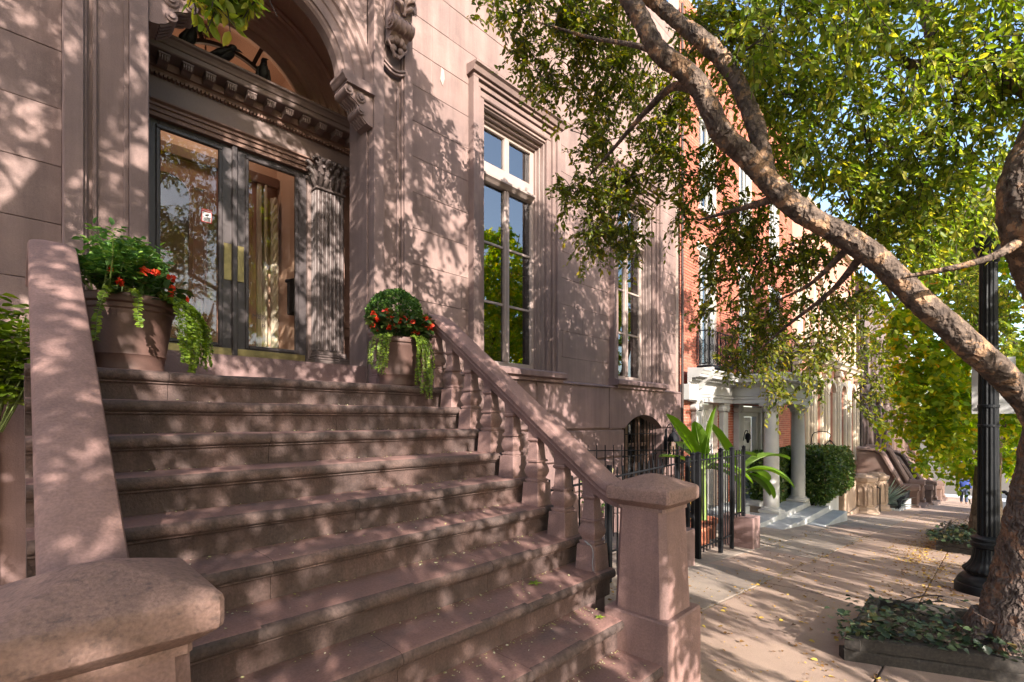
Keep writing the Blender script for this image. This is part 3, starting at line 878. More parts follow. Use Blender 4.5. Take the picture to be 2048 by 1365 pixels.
# --- reveals, arch ring, spandrels ---------------------------------------------------
for (a, b) in ((0.702, 0.722), (2.598, 2.618)):
    obj('jamb', MB().box(a, b, 4.72, 5.10, 1.836, 6.6, .004), 'brownstone', house)
sec = [(0.655, 4.86), (0.655, 4.76), (0.675, 4.735), (0.70, 4.73), (0.705, 4.71), (0.79, 4.705), (0.80, 4.69), (0.88, 4.685), (0.89, 4.66), (0.95, 4.65), (0.965, 4.62), (0.99, 4.62), (0.99, 4.86)]
ring = obj('archivolt', MB().arch_ring(CX, CZ, sec, 0, PI, 48), 'brownstone', house, smooth=30)
def spandrel(cx, cz, r, x0, x1, z0, z1, y0, y1):
    m = MB()
    pts = [(x0, z0), (cx - r, z0)]
    for i in range(33):
        t = PI - PI * i / 32
        pts.append((cx + r * math.cos(t), cz + r * math.sin(t)))
    pts += [(cx + r, z0), (x1, z0), (x1, z1), (x0, z1)]
    # split left and right so each side stays a simple polygon
    left = [(x0, z0), (cx - r, z0)] + [(cx + r * math.cos(PI - PI / 2 * i / 16), cz + r * math.sin(PI - PI / 2 * i / 16)) for i in range(17)] + [(cx, z1), (x0, z1)]
    right = [(2 * cx - a, b) for (a, b) in left]
    m.prism(left, 'y', y0, y1); m.prism([(min(a, x1), b) for a, b in right], 'y', y0, y1)
    return m
obj('spandrel', spandrel(CX, CZ, 0.985, 0.702, 2.618, CZ, 7.3, 4.72, 4.86), 'brownstone', house)
# --- consoles carrying the arch ---------------------------------------------------------
def impost(side):
    """scrolled console under the arch: a moulded block with two rolls"""
    sg = 1 if side > 0 else -1
    xo = CX + sg * 0.955; xi = CX + sg * 0.60
    m = MB()
    def X(t):
        return xo + (xi - xo) * t          # 0 at the jamb, 1 at the inner end
    prof = [(0, .0), (1.0, .0), (1.0, -.03), (.96, -.05), (.93, -.07), (.90, -.085), (.86, -.09), (.86, -.11), (.0, -.11)]
    m.prism([(X(a), CZ + b * .9) for a, b in prof], 'y', 4.575, 4.86)
    body = [(0, -.10), (.80, -.10), (.84, -.125), (.82, -.17), (.70, -.205), (.54, -.23), (.44, -.255), (.46, -.29), (.42, -.33), (.30, -.375), (.16, -.405), (.06, -.415), (0, -.415)]
    m.prism([(X(a), CZ + b) for a, b in body], 'y', 4.62, 4.84)
    o = obj('arch_console', m, 'brownstone', house)
    r = MB()
    r.lathe([(0.0, 0), (.055, .0), (.058, .01), (.05, .02), (.03, .02), (.028, .035), (0.0, .04)], (0, 0, 0), 16)
    r.v = [(X(.40) + p[0], 4.625 - p[2], CZ - .17 + p[1]) for p in r.v]
    obj('rosette', r, 'brownstone', o, smooth=40)
    for (t, dz, rr) in ((.78, -.15, .048), (.40, -.305, .042)):
        s = MB().tube([(X(t), 4.60, CZ + dz), (X(t), 4.82, CZ + dz)], rr, 16)
        s.tube([(X(t), 4.585, CZ + dz), (X(t), 4.62, CZ + dz)], rr * .55, 12)
        obj('scroll', s, 'brownstone', o, smooth=50)
    lf = MB()
    for k in range(5):
        y = 4.645 + k * .045
        pts = [(X(.85), y, CZ - .11), (X(.72), y, CZ - .20), (X(.50), y, CZ - .24), (X(.43), y, CZ - .33), (X(.20), y, CZ - .40)]
        lf.tube(bez(pts, 4), [.013] * 17, 6)
    obj('leaf_rib', lf, 'brownstone', o, smooth=60)
impost(1); impost(-1)
# --- big acanthus consoles on the piers ------------------------------------------------
def acanthus(xc):
    o = obj('console', MB().prism([(4.60, 5.62), (4.50, 5.66), (4.44, 5.75), (4.46, 5.86), (4.40, 5.98), (4.33, 6.15), (4.29, 6.35), (4.24, 6.6), (4.10, 6.8), (4.05, 7.0), (4.62, 7.0), (4.62, 5.6)], 'x', xc - .105, xc + .105), 'brownstone', house, smooth=40)
    r = MB()
    for (y, z, rr) in ((4.475, 5.755, .072), (4.20, 6.72, .10)):
        r = MB()
        r.tube([(xc - .13, y, z), (xc + .13, y, z)], rr, 18)
        r.tube([(xc - .145, y, z), (xc + .145, y, z)], rr * .6, 14)
        r.tube([(xc - .155, y, z), (xc + .155, y, z)], rr * .25, 10)
        for q in (-.085, -.03, .03, .085):
            r.tube([(xc + q - .008, y, z), (xc + q + .008, y, z)], rr * 1.12, 18)
        obj('scroll', r, 'brownstone', o, smooth=40)
    l = MB()
    for s in (-1, 1):
        for k in range(9):
            z = 5.88 + k * .085
            y = 4.44 - (z - 5.85) * .20
            base = Vector((xc + s * .012, y, z)); tip = Vector((xc + s * .10, y - .035, z + .055))
            mid = (base + tip) / 2 + Vector((0, -.035, .015))
            l.tube(bez([base, mid, tip, tip + Vector((s * .018, .02, -.02))], 3), lerp_list([.020, .026, .017, .005], 3), 6)
        # side scrolls
        l.tube(bez([(xc + s * .115, 4.56, 5.72), (xc + s * .118, 4.47, 5.95), (xc + s * .118, 4.42, 6.2), (xc + s * .118, 4.36, 6.5)], 4), [.02] * 13, 6)
    l.tube(bez([(xc, 4.43, 5.85), (xc, 4.37, 6.1), (xc, 4.30, 6.4), (xc, 4.2, 6.62)], 4), [.024] * 13, 6)
    obj('acanthus_leaf', l, 'brownstone', o, smooth=60)
    # curled leaf drop under the scroll
    d = MB()
    for s in (-1, 1):
        for (dx, dz, rr) in ((.03, 5.64, .045), (.075, 5.62, .034), (.045, 5.555, .036), (.02, 5.50, .026)):
            d.ball((xc + s * dx, 4.575 - (dz - 5.5) * .3, dz), rr, 1, .9, 1.1, 10, 7)
        d.tube(bez([(xc + s * .02, 4.56, 5.47), (xc + s * .07, 4.55, 5.54), (xc + s * .11, 4.55, 5.60), (xc + s * .085, 4.53, 5.64)], 4), [.014] * 13, 6)
    obj('leaf_drop', d, 'brownstone', o, smooth=60)
    e = MB()
    for q in (0, 1):
        e.tube([(xc - .13 + .26 * i / 12, 4.605 + .012 * q, 5.41 - .035 * q - .05 * math.sin(PI * i / 12)) for i in range(13)], .018, 6)
    obj('festoon', e, 'brownstone', o, smooth=60)
acanthus(0.44); acanthus(2.87)
# --- recessed porch inside the arch ------------------------------------------------------
rc = MB()
rc.box(0.20, 0.30, 5.10, 6.0, 1.8, 6.6).box(3.02, 3.12, 5.10, 6.0, 1.8, 6.6)
rc.box(0.30, 3.02, 5.10, 6.0, 6.5, 6.6)
rc.prism([(0.30, 5.05)] + [(CX + 1.36 * math.cos(PI - PI * i / 24), CZ + 1.36 * math.sin(PI - PI * i / 24)) for i in range(13)] + [(CX, 6.5), (0.30, 6.5)], 'y', 5.10, 5.98)
rc.prism([(3.02, 5.05)] + [(CX + 1.36 * math.cos(PI * i / 24), CZ + 1.36 * math.sin(PI * i / 24)) for i in range(13)] + [(CX, 6.5), (3.02, 6.5)], 'y', 5.10, 5.98)
obj('porch_recess', rc, 'arch_brown_lit_tone', house)
# --- inner arch mouldings and fanlight ------------------------------------------------------
sec = [(1.36, 6.0), (1.36, 5.86), (1.31, 5.84), (1.29, 5.86), (1.27, 5.86), (1.26, 5.89), (1.21, 5.90), (1.20, 5.92), (1.16, 5.92), (1.15, 5.95), (1.10, 5.96), (1.09, 5.98), (1.05, 5.985), (1.04, 6.01), (1.04, 6.10), (1.06, 6.16), (1.36, 6.16)]
obj('inner_arch', MB().arch_ring(CX, CZ, sec, -0.02, PI + .02, 44), 'arch_brown_lit_tone', house, smooth=30)
fan = obj('fanlight', MB().arch_ring(CX, CZ, [(0.93, 6.08), (0.975, 6.07), (1.045, 6.075), (1.045, 6.14), (0.93, 6.14)], 0, PI, 40), 'arch_brown_lit_tone', house, smooth=30)
obj('muntin', MB().arch_ring(CX, CZ, [(0.66, 6.09), (0.70, 6.09), (0.70, 6.13), (0.66, 6.13)], 0, PI, 36), 'wood_brown', fan)
for a in (0.18, 0.38, 0.62, 0.82):
    t = PI * a
    m = MB()
    c, s = math.cos(t), math.sin(t)
    for (r0, r1) in ((0.70, 0.93),):
        q = .02
        m.add([(CX + r0 * c + s * q, 6.095, CZ + r0 * s - c * q), (CX + r1 * c + s * q, 6.095, CZ + r1 * s - c * q), (CX + r1 * c - s * q, 6.095, CZ + r1 * s + c * q), (CX + r0 * c - s * q, 6.095, CZ + r0 * s + c * q),
               (CX + r0 * c + s * q, 6.125, CZ + r0 * s - c * q), (CX + r1 * c + s * q, 6.125, CZ + r1 * s - c * q), (CX + r1 * c - s * q, 6.125, CZ + r1 * s + c * q), (CX + r0 * c - s * q, 6.125, CZ + r0 * s + c * q)],
              [(0, 1, 2, 3), (7, 6, 5, 4), (0, 4, 5, 1), (1, 5, 6, 2), (2, 6, 7, 3), (3, 7, 4, 0)])
    obj('muntin', m, 'wood_brown', fan)
pts = [(CX + .97 * math.cos(PI * i / 32), CZ + .97 * math.sin(PI * i / 32)) for i in range(33)]
obj('pane', MB().prism(pts, 'y', 6.108, 6.112), 'fan_glass', fan)
# --- entablature over the doors --------------------------------------------------------------
en = MB()
en.box(0.31, 3.01, 5.90, 6.2, 4.70, 5.0)                                            # frieze
ent = obj('entablature', en, 'taupe_paint', house)
obj('architrave', MB().prism([(5.96, 4.56), (5.87, 4.56), (5.87, 4.60), (5.85, 4.605), (5.85, 4.645), (5.83, 4.65), (5.83, 4.675), (5.80, 4.69), (5.80, 4.705), (5.895, 4.712), (5.96, 4.712)], 'x', 0.31, 3.01), 'recess_brown', ent)
obj('cornice', MB().prism([(5.90, 5.115), (5.68, 5.125), (5.67, 5.135), (5.67, 5.18), (5.655, 5.185), (5.645, 5.205), (5.625, 5.23), (5.60, 5.24), (5.60, 5.262), (6.2, 5.275), (6.2, 5.115)], 'x', 0.31, 3.01), 'taupe_paint', ent)
obj('bed_moulding', MB().prism([(5.90, 4.995), (5.875, 5.0), (5.87, 5.02), (5.86, 5.035), (5.835, 5.04), (5.835, 5.115), (5.9, 5.115)], 'x', 0.31, 3.01), 'recess_brown', ent)
k = 0
x = 0.40
while x < 3.0:
    m = MB().prism([(5.835, 5.04), (5.835, 5.112), (5.70, 5.112), (5.695, 5.09), (5.70, 5.06), (5.715, 5.05), (5.74, 5.055), (5.77, 5.06), (5.80, 5.045)], 'x', x - .042, x + .042)
    m.box(x - .048, x + .048, 5.69, 5.835, 5.098, 5.113)
    for q in (-.02, 0, .02):
        m.tube([(x + q, 5.705, 5.045), (x + q, 5.694, 5.065), (x + q, 5.693, 5.09)], .009, 6)
    obj('modillion', m, 'taupe_paint', ent)
    x += 0.197
x = 0.33
while x < 3.0:
    obj('dentil', MB().box(x, x + .024, 5.852, 5.90, 4.97, 4.998), 'recess_brown', ent)
    x += 0.036
# --- fluted pilasters with leafy capitals -----------------------------------------------------
def pilaster(xa, xb):
    y0 = 5.76
    m = MB().box(xa, xb, y0 + .02, 5.97, 2.36, 4.36)
    p = obj('pilaster', m, 'pilaster_paint', house)
    f = MB()
    n = 7
    w = (xb - xa) / n
    for i in range(n):
        f.tube([(xa + w * (i + .5), y0 + .018, 2.40), (xa + w * (i + .5), y0 + .018, 4.33)], w * .36, 8)
    for i in range(4):
        f.tube([(xa, y0 + .05 + .045 * i, 2.40), (xa, y0 + .05 + .045 * i, 4.33)], .014, 8)
    obj('flute_rib', f, 'pilaster_paint', p, smooth=60)
    b = MB().box(xa - .06, xb + .06, y0 - .06, 5.97, 2.132, 2.27, .006).box(xa - .05, xb + .05, y0 - .05, 5.97, 2.271, 2.30, .01).box(xa - .035, xb + .035, y0 - .035, 5.97, 2.301, 2.335, .014).box(xa - .02, xb + .02, y0 - .018, 5.97, 2.336, 2.372, .006)
    obj('pilaster_base', b, 'pilaster_paint', p)
    c = MB().box(xa - .015, xb + .015, y0 - .012, 5.97, 4.345, 4.375, .006)
    xm = (xa + xb) / 2
    c.box(xa + .01, xb - .01, y0 + .015, 5.97, 4.375, 4.70)
    c.box(xa - .05, xb + .05, y0 - .06, 5.97, 4.69, 4.715, .006)
    cap = obj('capital', c, 'pilaster_paint', p)
    l = MB()
    for (row_z, h, cnt, out) in ((4.38, .13, 5, .055), (4.45, .14, 4, .075), (4.52, .14, 5, .09)):
        for i in range(cnt):
            x = xa + (xb - xa) * (i + .5) / cnt
            pts = [(x, y0 + .01, row_z), (x, y0 - .02, row_z + h * .6), (x, y0 - out, row_z + h), (x, y0 - out - .02, row_z + h * .8)]
            l.tube(bez(pts, 3), lerp_list([.024, .038, .030, .016], 3), 7)
            for s in (-1, 1):
                l.tube(bez([(x, y0 + .0, row_z + h * .3), (x + s * .03, y0 - .03, row_z + h * .65), (x + s * .045, y0 - .05, row_z + h * .6)], 3), lerp_list([.012, .016, .008], 3), 6)
        for i in range(2):
            y = y0 + .06 + .08 * i
            l.tube(bez([(xa + .01, y, row_z), (xa - .02, y, row_z + h * .6), (xa - out, y, row_z + h), (xa - out - .02, y, row_z + h * .8)], 3), lerp_list([.02, .032, .024, .012], 3), 7)
    for s, xe in ((-1, xa), (1, xb)):
        for t in np.linspace(0, 1.8 * PI, 12):
            rr = .055 * (1 - t / 7.5)
            l.ball((xe + s * (.02 + rr * math.cos(t)), y0 - .05, 4.645 + rr * math.sin(t)), .014, seg=7, rings=5)
        l.tube(bez([(xm + s * .05, y0 - .01, 4.53), (xm + s * .10, y0 - .03, 4.62), (xe + s * .02, y0 - .055, 4.69)], 4), [.014] * 9, 6)
    for i in range(7):
        t = 2 * PI * i / 6
        q = .03 if i < 6 else 0
        l.ball((xm + q * math.cos(t), y0 - .055, 4.655 + q * math.sin(t)), .02, seg=8, rings=6)
    obj('acanthus_leaf', l, 'pilaster_paint', cap, smooth=60)
pilaster(0.46, 0.80)
pilaster(2.52, 2.87)
obj('side_panel', MB().box(2.875, 3.02, 5.90, 5.96, 2.13, 4.56).box(2.90, 2.935, 5.869, 5.901, 2.9, 4.5, .004).box(2.89, 3.02, 5.84, 5.901, 2.72, 2.80, .01).box(2.90, 3.02, 5.86, 5.901, 2.60, 2.721, .01), 'recess_brown', house)
obj('side_panel', MB().box(.30, .455, 5.90, 5.96, 2.13, 4.56), 'recess_brown', house)
obj('door_sill', MB().box(0.31, 3.01, 5.695, 6.1, 1.837, 2.125, .008), 'brownstone', house)
# --- the pair of glazed doors ------------------------------------------------------------------
def leaf(xa, xb, ga, gb, hinge):
    y0, y1 = 5.93, 5.985
    m = MB()
    m.box(xa, ga, y0, y1, 2.135, 4.56, .004).box(gb, xb, y0, y1, 2.135, 4.56, .004)
    m.box(ga, gb, y0, y1, 2.135, 2.36, .004).box(ga, gb, y0, y1, 4.49, 4.56, .004)
    d = obj('entrance_door', m, 'door_paint', house)
    fr = MB()
    frame_rect(fr, ga - .028, gb + .028, 2.345, 4.515, .04, 5.912, 5.932, True, .008)
    obj('glazing_bead', fr, 'door_paint', d)
    obj('pane', MB().box(ga, gb, 5.955, 5.96, 2.36, 4.49), 'door_glass', d)
    obj('kick_plate', MB().box(xa + .02, xb - .02, 5.922, 5.931, 2.142, 2.335, .002), 'brass', d)
    px = xb - .10 if hinge < 0 else xa + .012
    obj('push_plate', MB().box(px, px + .085, 5.92, 5.931, 3.08, 3.48, .003), 'brass', d)
    return d
dl = leaf(0.86, 1.662, 0.985, 1.52, -1)
dr = leaf(1.666, 2.462, 1.80, 2.335, 1)
obj('astragal', MB().box(1.637, 1.692, 5.89, 5.93, 2.14, 4.56, .008), 'door_paint', dr)
for (a, b) in ((0.80, 0.858), (2.464, 2.522)):
    obj('door_frame', MB().box(a, b, 5.90, 6.0, 2.13, 4.56, .006), 'taupe_paint', house)
# warning sticker on the left door
st = obj('sticker', MB().box(1.36, 1.455, 5.950, 5.9525, 3.66, 3.80), 'sticker_red', dl)
t_ = MB().box(1.367, 1.448, 5.9475, 5.9496, 3.667, 3.768)
obj('sticker_panel', t_, 'sticker_white', dl)
sy = MB()
sy.prism([(1.388, 3.738), (1.425, 3.750), (1.430, 3.740), (1.40, 3.722), (1.39, 3.727)], 'y', 5.945, 5.9465)
sy.box(1.409, 1.414, 5.945, 5.9465, 3.710, 3.726)
for k, (a, b) in enumerate(((1.383, 1.432), (1.378, 1.437), (1.383, 1.430), (1.380, 1.435))):
    sy.box(a, b, 5.945, 5.9465, 3.700 - k * .0095, 3.7045 - k * .0095)
obj('sticker_print', sy, 'ink_black', dl)
def text(body, size, loc, mat, parent, ext=0.001):
    cu = bpy.data.curves.new('text', 'FONT')
    cu.body = body; cu.size = size; cu.extrude = ext; cu.align_x = 'CENTER'; cu.resolution_u = 2
    to = bpy.data.objects.new('lettering', cu)
    COL.objects.link(to)
    dg = bpy.context.evaluated_depsgraph_get()
    me = bpy.data.meshes.new_from_object(to.evaluated_get(dg))
    bpy.data.objects.remove(to)
    me.materials.clear(); me.materials.append(MATS[mat])
    o = bpy.data.objects.new('lettering', me)
    COL.objects.link(o)
    o.parent = parent
    o.location = Vector(loc) - ORG[parent]
    o.rotation_euler = (R(90), 0, 0)
    ORG[o] = ORG[parent]
    return o
text('WARNING', 0.021, (1.4075, 5.9485, 3.776), 'sticker_white', dl)
text('24 HOUR', 0.019, (1.4075, 5.9465, 3.705), 'ink_black', dl)
text('MEX', 0.075, (1.93, 5.952, 2.705), 'pale_letter', dr)
text('P', 0.075, (1.975, 5.952, 2.60), 'pale_letter', dr)
# --- vestibule behind the doors -------------------------------------------------------------------
v = MB()
v.box(0.60, 0.66, 6.30, 7.5, 2.1, 6.4).box(2.66, 2.72, 6.02, 7.5, 2.1, 6.4).box(0.6, 2.72, 7.46, 7.52, 2.1, 6.4).box(0.6, 2.72, 6.3, 7.5, 6.38, 6.42)
vest = obj('vestibule', v, 'terracotta_wall', house)
obj('vestibule_floor', MB().box(0.6, 2.72, 6.05, 7.5, 2.06, 2.12), 'cream_trim', vest)
m = MB()
m.box(0.90, 1.08, 7.40, 7.45, 2.12, 4.9, .004).box(1.55, 1.76, 7.40, 7.45, 2.12, 4.9, .004).box(1.08, 1.55, 7.40, 7.45, 2.12, 3.15, .004)
m.box(1.76, 1.90, 7.40, 7.45, 2.12, 3.15, .004).box(1.90, 2.02, 7.38, 7.45, 2.12, 4.9, .004).box(1.76, 1.90, 7.40, 7.45, 4.30, 4.9, .004)
m.prism([(1.08, 4.9), (1.08, 4.45)] + [(1.315 - .235 * math.cos(PI * q / 12), 4.45 + .235 * math.sin(PI * q / 12)) for q in range(1, 12)] + [(1.55, 4.45), (1.55, 4.9)], 'y', 7.405, 7.445)
frame_rect(m, 1.14, 1.49, 2.30, 2.92, .03, 7.375, 7.402, True, .008)
frame_rect(m, 1.58, 1.73, 2.30, 4.6, .02, 7.38, 7.402, True, .006)
inner = obj('inner_door', m, 'inner_door', vest)
obj('letter_flap', MB().box(1.32, 1.50, 7.37, 7.385, 3.02, 3.10, .004).box(1.335, 1.485, 7.362, 7.371, 3.035, 3.085, .003), 'cream_trim', vest)
obj('inner_pane', MB().box(1.08, 1.55, 7.43, 7.436, 3.15, 4.70), 'door_glass', vest)
obj('inner_pane', MB().box(1.76, 1.90, 7.43, 7.436, 3.15, 4.30), 'door_glass', vest)
obj('hall', MB().box(0.7, 2.2, 7.9, 7.95, 2.1, 5.0), 'room_dark', vest)
obj('wall_panel', MB().box(2.02, 2.36, 7.39, 7.45, 2.12, 4.9, .004).box(2.08, 2.30, 7.37, 7.392, 2.4, 4.5, .01), 'inner_door', vest)
obj('door_trim', MB().box(2.36, 2.42, 7.35, 7.45, 2.12, 4.9, .008), 'cream_trim', vest)
obj('door_trim', MB().box(2.455, 2.49, 7.33, 7.45, 2.12, 4.9, .008), 'cream_trim', vest)
obj('door_trim', MB().box(0.62, 2.65, 7.33, 7.399, 4.90, 5.04, .01), 'recess_brown', vest)
rope = MB()
for j in range(4):
    pts = []
    for i in range(91):
        t = i / 90
        a = t * 30 + j * PI / 2
        pts.append((2.575 + .03 * math.cos(a), 7.30 + .03 * math.sin(a), 2.12 + 2.6 * t))
    rope.tube(pts, .027, 6)
obj('twisted_column', rope, 'cream_trim', vest, smooth=60)
obj('letter_box', MB().box(2.555, 2.655, 6.55, 6.80, 2.98, 3.42, .01).prism([(6.53, 3.42), (6.82, 3.42), (6.82, 3.46), (6.53, 3.40)], 'x', 2.54, 2.655), 'black_iron', vest)
obj('door_knob', MB().ball((1.655, 7.35, 2.98), .03).box(1.635, 1.675, 7.372, 7.38, 2.90, 3.10), 'brass', vest)
pend = MB().lathe([(0.0, .05), (.10, .05), (.11, .03), (.05, 0), (0.0, 0)], (1.62, 6.9, 6.33), 18)
for i in range(8):
    pend.ball((1.62, 6.9, 6.30 - .05 * i), .02, .6, .6, 1.3, 8, 6)
obj('pendant_chain', pend, 'verdigris', vest, smooth=60)
# point light added below the chain to brighten and warm the vestibule and fanlight
hl = bpy.data.lights.new('added_vestibule_light', 'POINT')
hl.energy = 4.5; hl.color = (1.0, 0.80, 0.62); hl.shadow_soft_size = 0.10
hlo = bpy.data.objects.new('added_vestibule_light', hl); COL.objects.link(hlo)
hlo.parent = vest; hlo.location = Vector((1.62, 6.9, 5.55)) - ORG[vest]
obj('added_lamp_fitting', MB().lathe([(.02, .20), (.06, .17), (.02, .13), (.10, .12), (.11, .10), (.03, .10)], (1.62, 6.9, 5.68), 18), 'verdigris', vest, smooth=50)  # unseen lamp top, added above that light
cm = MB()
for k in range(20):
    cm.box(1.75 + k * .045, 1.78 + k * .045, 7.40, 7.46, 6.20, 6.30)
obj('plaster_dentil', cm, 'cream_trim', vest)
# --- lantern on the corner of the base ---------------------------------------------------------------
lan = empty('wall_lantern', 'black iron carriage lantern with ribbed glass on the brownstone base by the basement window', 'lantern', (9.22, 4.68, 0.75))
obj('back_plate', MB().box(9.18, 9.26, 4.655, 4.679, 0.90, 1.22, .01).box(9.205, 9.235, 4.63, 4.656, .62, 1.36), 'black_iron', lan)
obj('arm', MB().tube(bez([(9.22, 4.66, 1.30), (9.22, 4.60, 1.44), (9.22, 4.53, 1.46), (9.22, 4.49, 1.36)], 6), .012, 8), 'black_iron', lan, smooth=60)
obj('hood', MB().lathe([(0.0, .27), (.02, .26), (.018, .23), (.035, .21), (.025, .19), (.05, .17), (.085, .12), (.11, .06), (.12, .0), (.115, -.01), (.0, -.01)], (9.22, 4.49, 1.12), 20), 'black_iron', lan, smooth=45)
obj('globe', MB().lathe([(.085, .0), (.098, -.08), (.10, -.16), (.095, -.25), (.08, -.30)], (9.22, 4.49, 1.11), 20, cap=False), 'lantern_glass', lan, smooth=60)
cg = MB()
for k in range(6):
    a = PI * k / 3
    cg.tube([(9.22 + .10 * math.cos(a), 4.49 + .10 * math.sin(a), 1.12), (9.22 + .10 * math.cos(a), 4.49 + .10 * math.sin(a), .82)], .006, 5)
cg.lathe([(0, -.32), (.105, -.32), (.105, -.29), (.0, -.29)], (9.22, 4.49, 1.11), 18)
cg.tube([(9.22, 4.49, .8), (9.22, 4.49, 1.02)], .016, 8)
obj('cage', cg, 'black_iron', lan)
# ------------------------------------------------------------------ the stoop
stoop = empty('stoop', 'broad worn brownstone stoop of ten steps climbing to the entrance doors', 'stairs', (1.4, 3.0, 0.0))
RISE, RUN, LY, LZ = 0.18, 0.243, 3.43, 1.835
from mathutils import noise as MN
JOINTS = [0.62, 1.55, 1.02, 2.05, 1.31, 0.78, 1.86, 1.12, 1.66, 0.95]
def step_piece(k, x0, x1):
    zk = LZ - RISE * k; yk = LY - RUN * k
    back = 5.30 if k == 0 else yk + RUN + 0.10
    prof = [(.047, -.179), (.047, -.084), (.042, -.078), (.030, -.072), (.030, -.064), (.014, -.058), (.003, -.046), (.0, -.030), (.004, -.014), (.014, -.004), (.032, .0), (.12, .001)]
    n = max(8, int(16 * (x1 - x0)))
    mb = MB(); vs = []; fs = []
    m = len(prof) + 2
    for i in range(n + 1):
        x = x0 + (x1 - x0) * i / n
        wz = 0.006 * MN.noise(Vector((x * 1.7, k * 3.1, 0))) + 0.003 * MN.noise(Vector((x * 7, k * 5.3, 2)))
        wy = 0.008 * MN.noise(Vector((x * 2.1, k * 7.7, 5))) + 0.004 * MN.noise(Vector((x * 9, k * 2.3, 8)))
        for (dy, dz) in prof:
            a = 1.0 if dz > -.07 and dy < .06 else 0.25
            vs.append((x, yk + dy + wy * a, zk + dz + wz * (a if dz > -.09 else 0)))
        vs.append((x, back, zk)); vs.append((x, back, zk - .179))
    for i in range(n):
        for q in range(m):
            r = (q + 1) % m
            fs.append((i * m + q, (i + 1) * m + q, (i + 1) * m + r, i * m + r))
    fs.append(tuple(range(m))); fs.append(tuple(range(n * m, n * m + m))[::-1])
    mb.add(vs, fs)
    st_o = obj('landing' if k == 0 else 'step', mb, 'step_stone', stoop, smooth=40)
    st_o.data.materials.append(MATS['tread_skylit_tone']); st_o.data.materials.append(MATS['nosing_stone'])
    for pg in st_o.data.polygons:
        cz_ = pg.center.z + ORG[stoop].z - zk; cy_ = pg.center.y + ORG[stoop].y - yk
        if cz_ > -.004 and cy_ > .02: pg.material_index = 1  # upward faces take the lightened tone in place of skylight
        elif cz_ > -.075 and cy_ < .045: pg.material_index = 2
for k in range(10):
    xe = 2.735 if k < 8 else 2.46
    step_piece(k, 0.02, JOINTS[k] - .0012)
    step_piece(k, JOINTS[k] + .0012, xe)
# solid flank under the steps
poly = []
for k in range(10):
    zk = LZ - RISE * k; yk = LY - RUN * k
    poly += [(yk + .05, zk - .18), (yk + RUN + .05 if k else 5.25, zk - .18)][::-1]
poly = [(5.25, -0.4)] + poly + [(LY - RUN * 9 + .05, -0.4)]
obj('flank_wall', MB().prism(poly, 'x', 0.06, 2.68), 'brownstone_base', stoop)

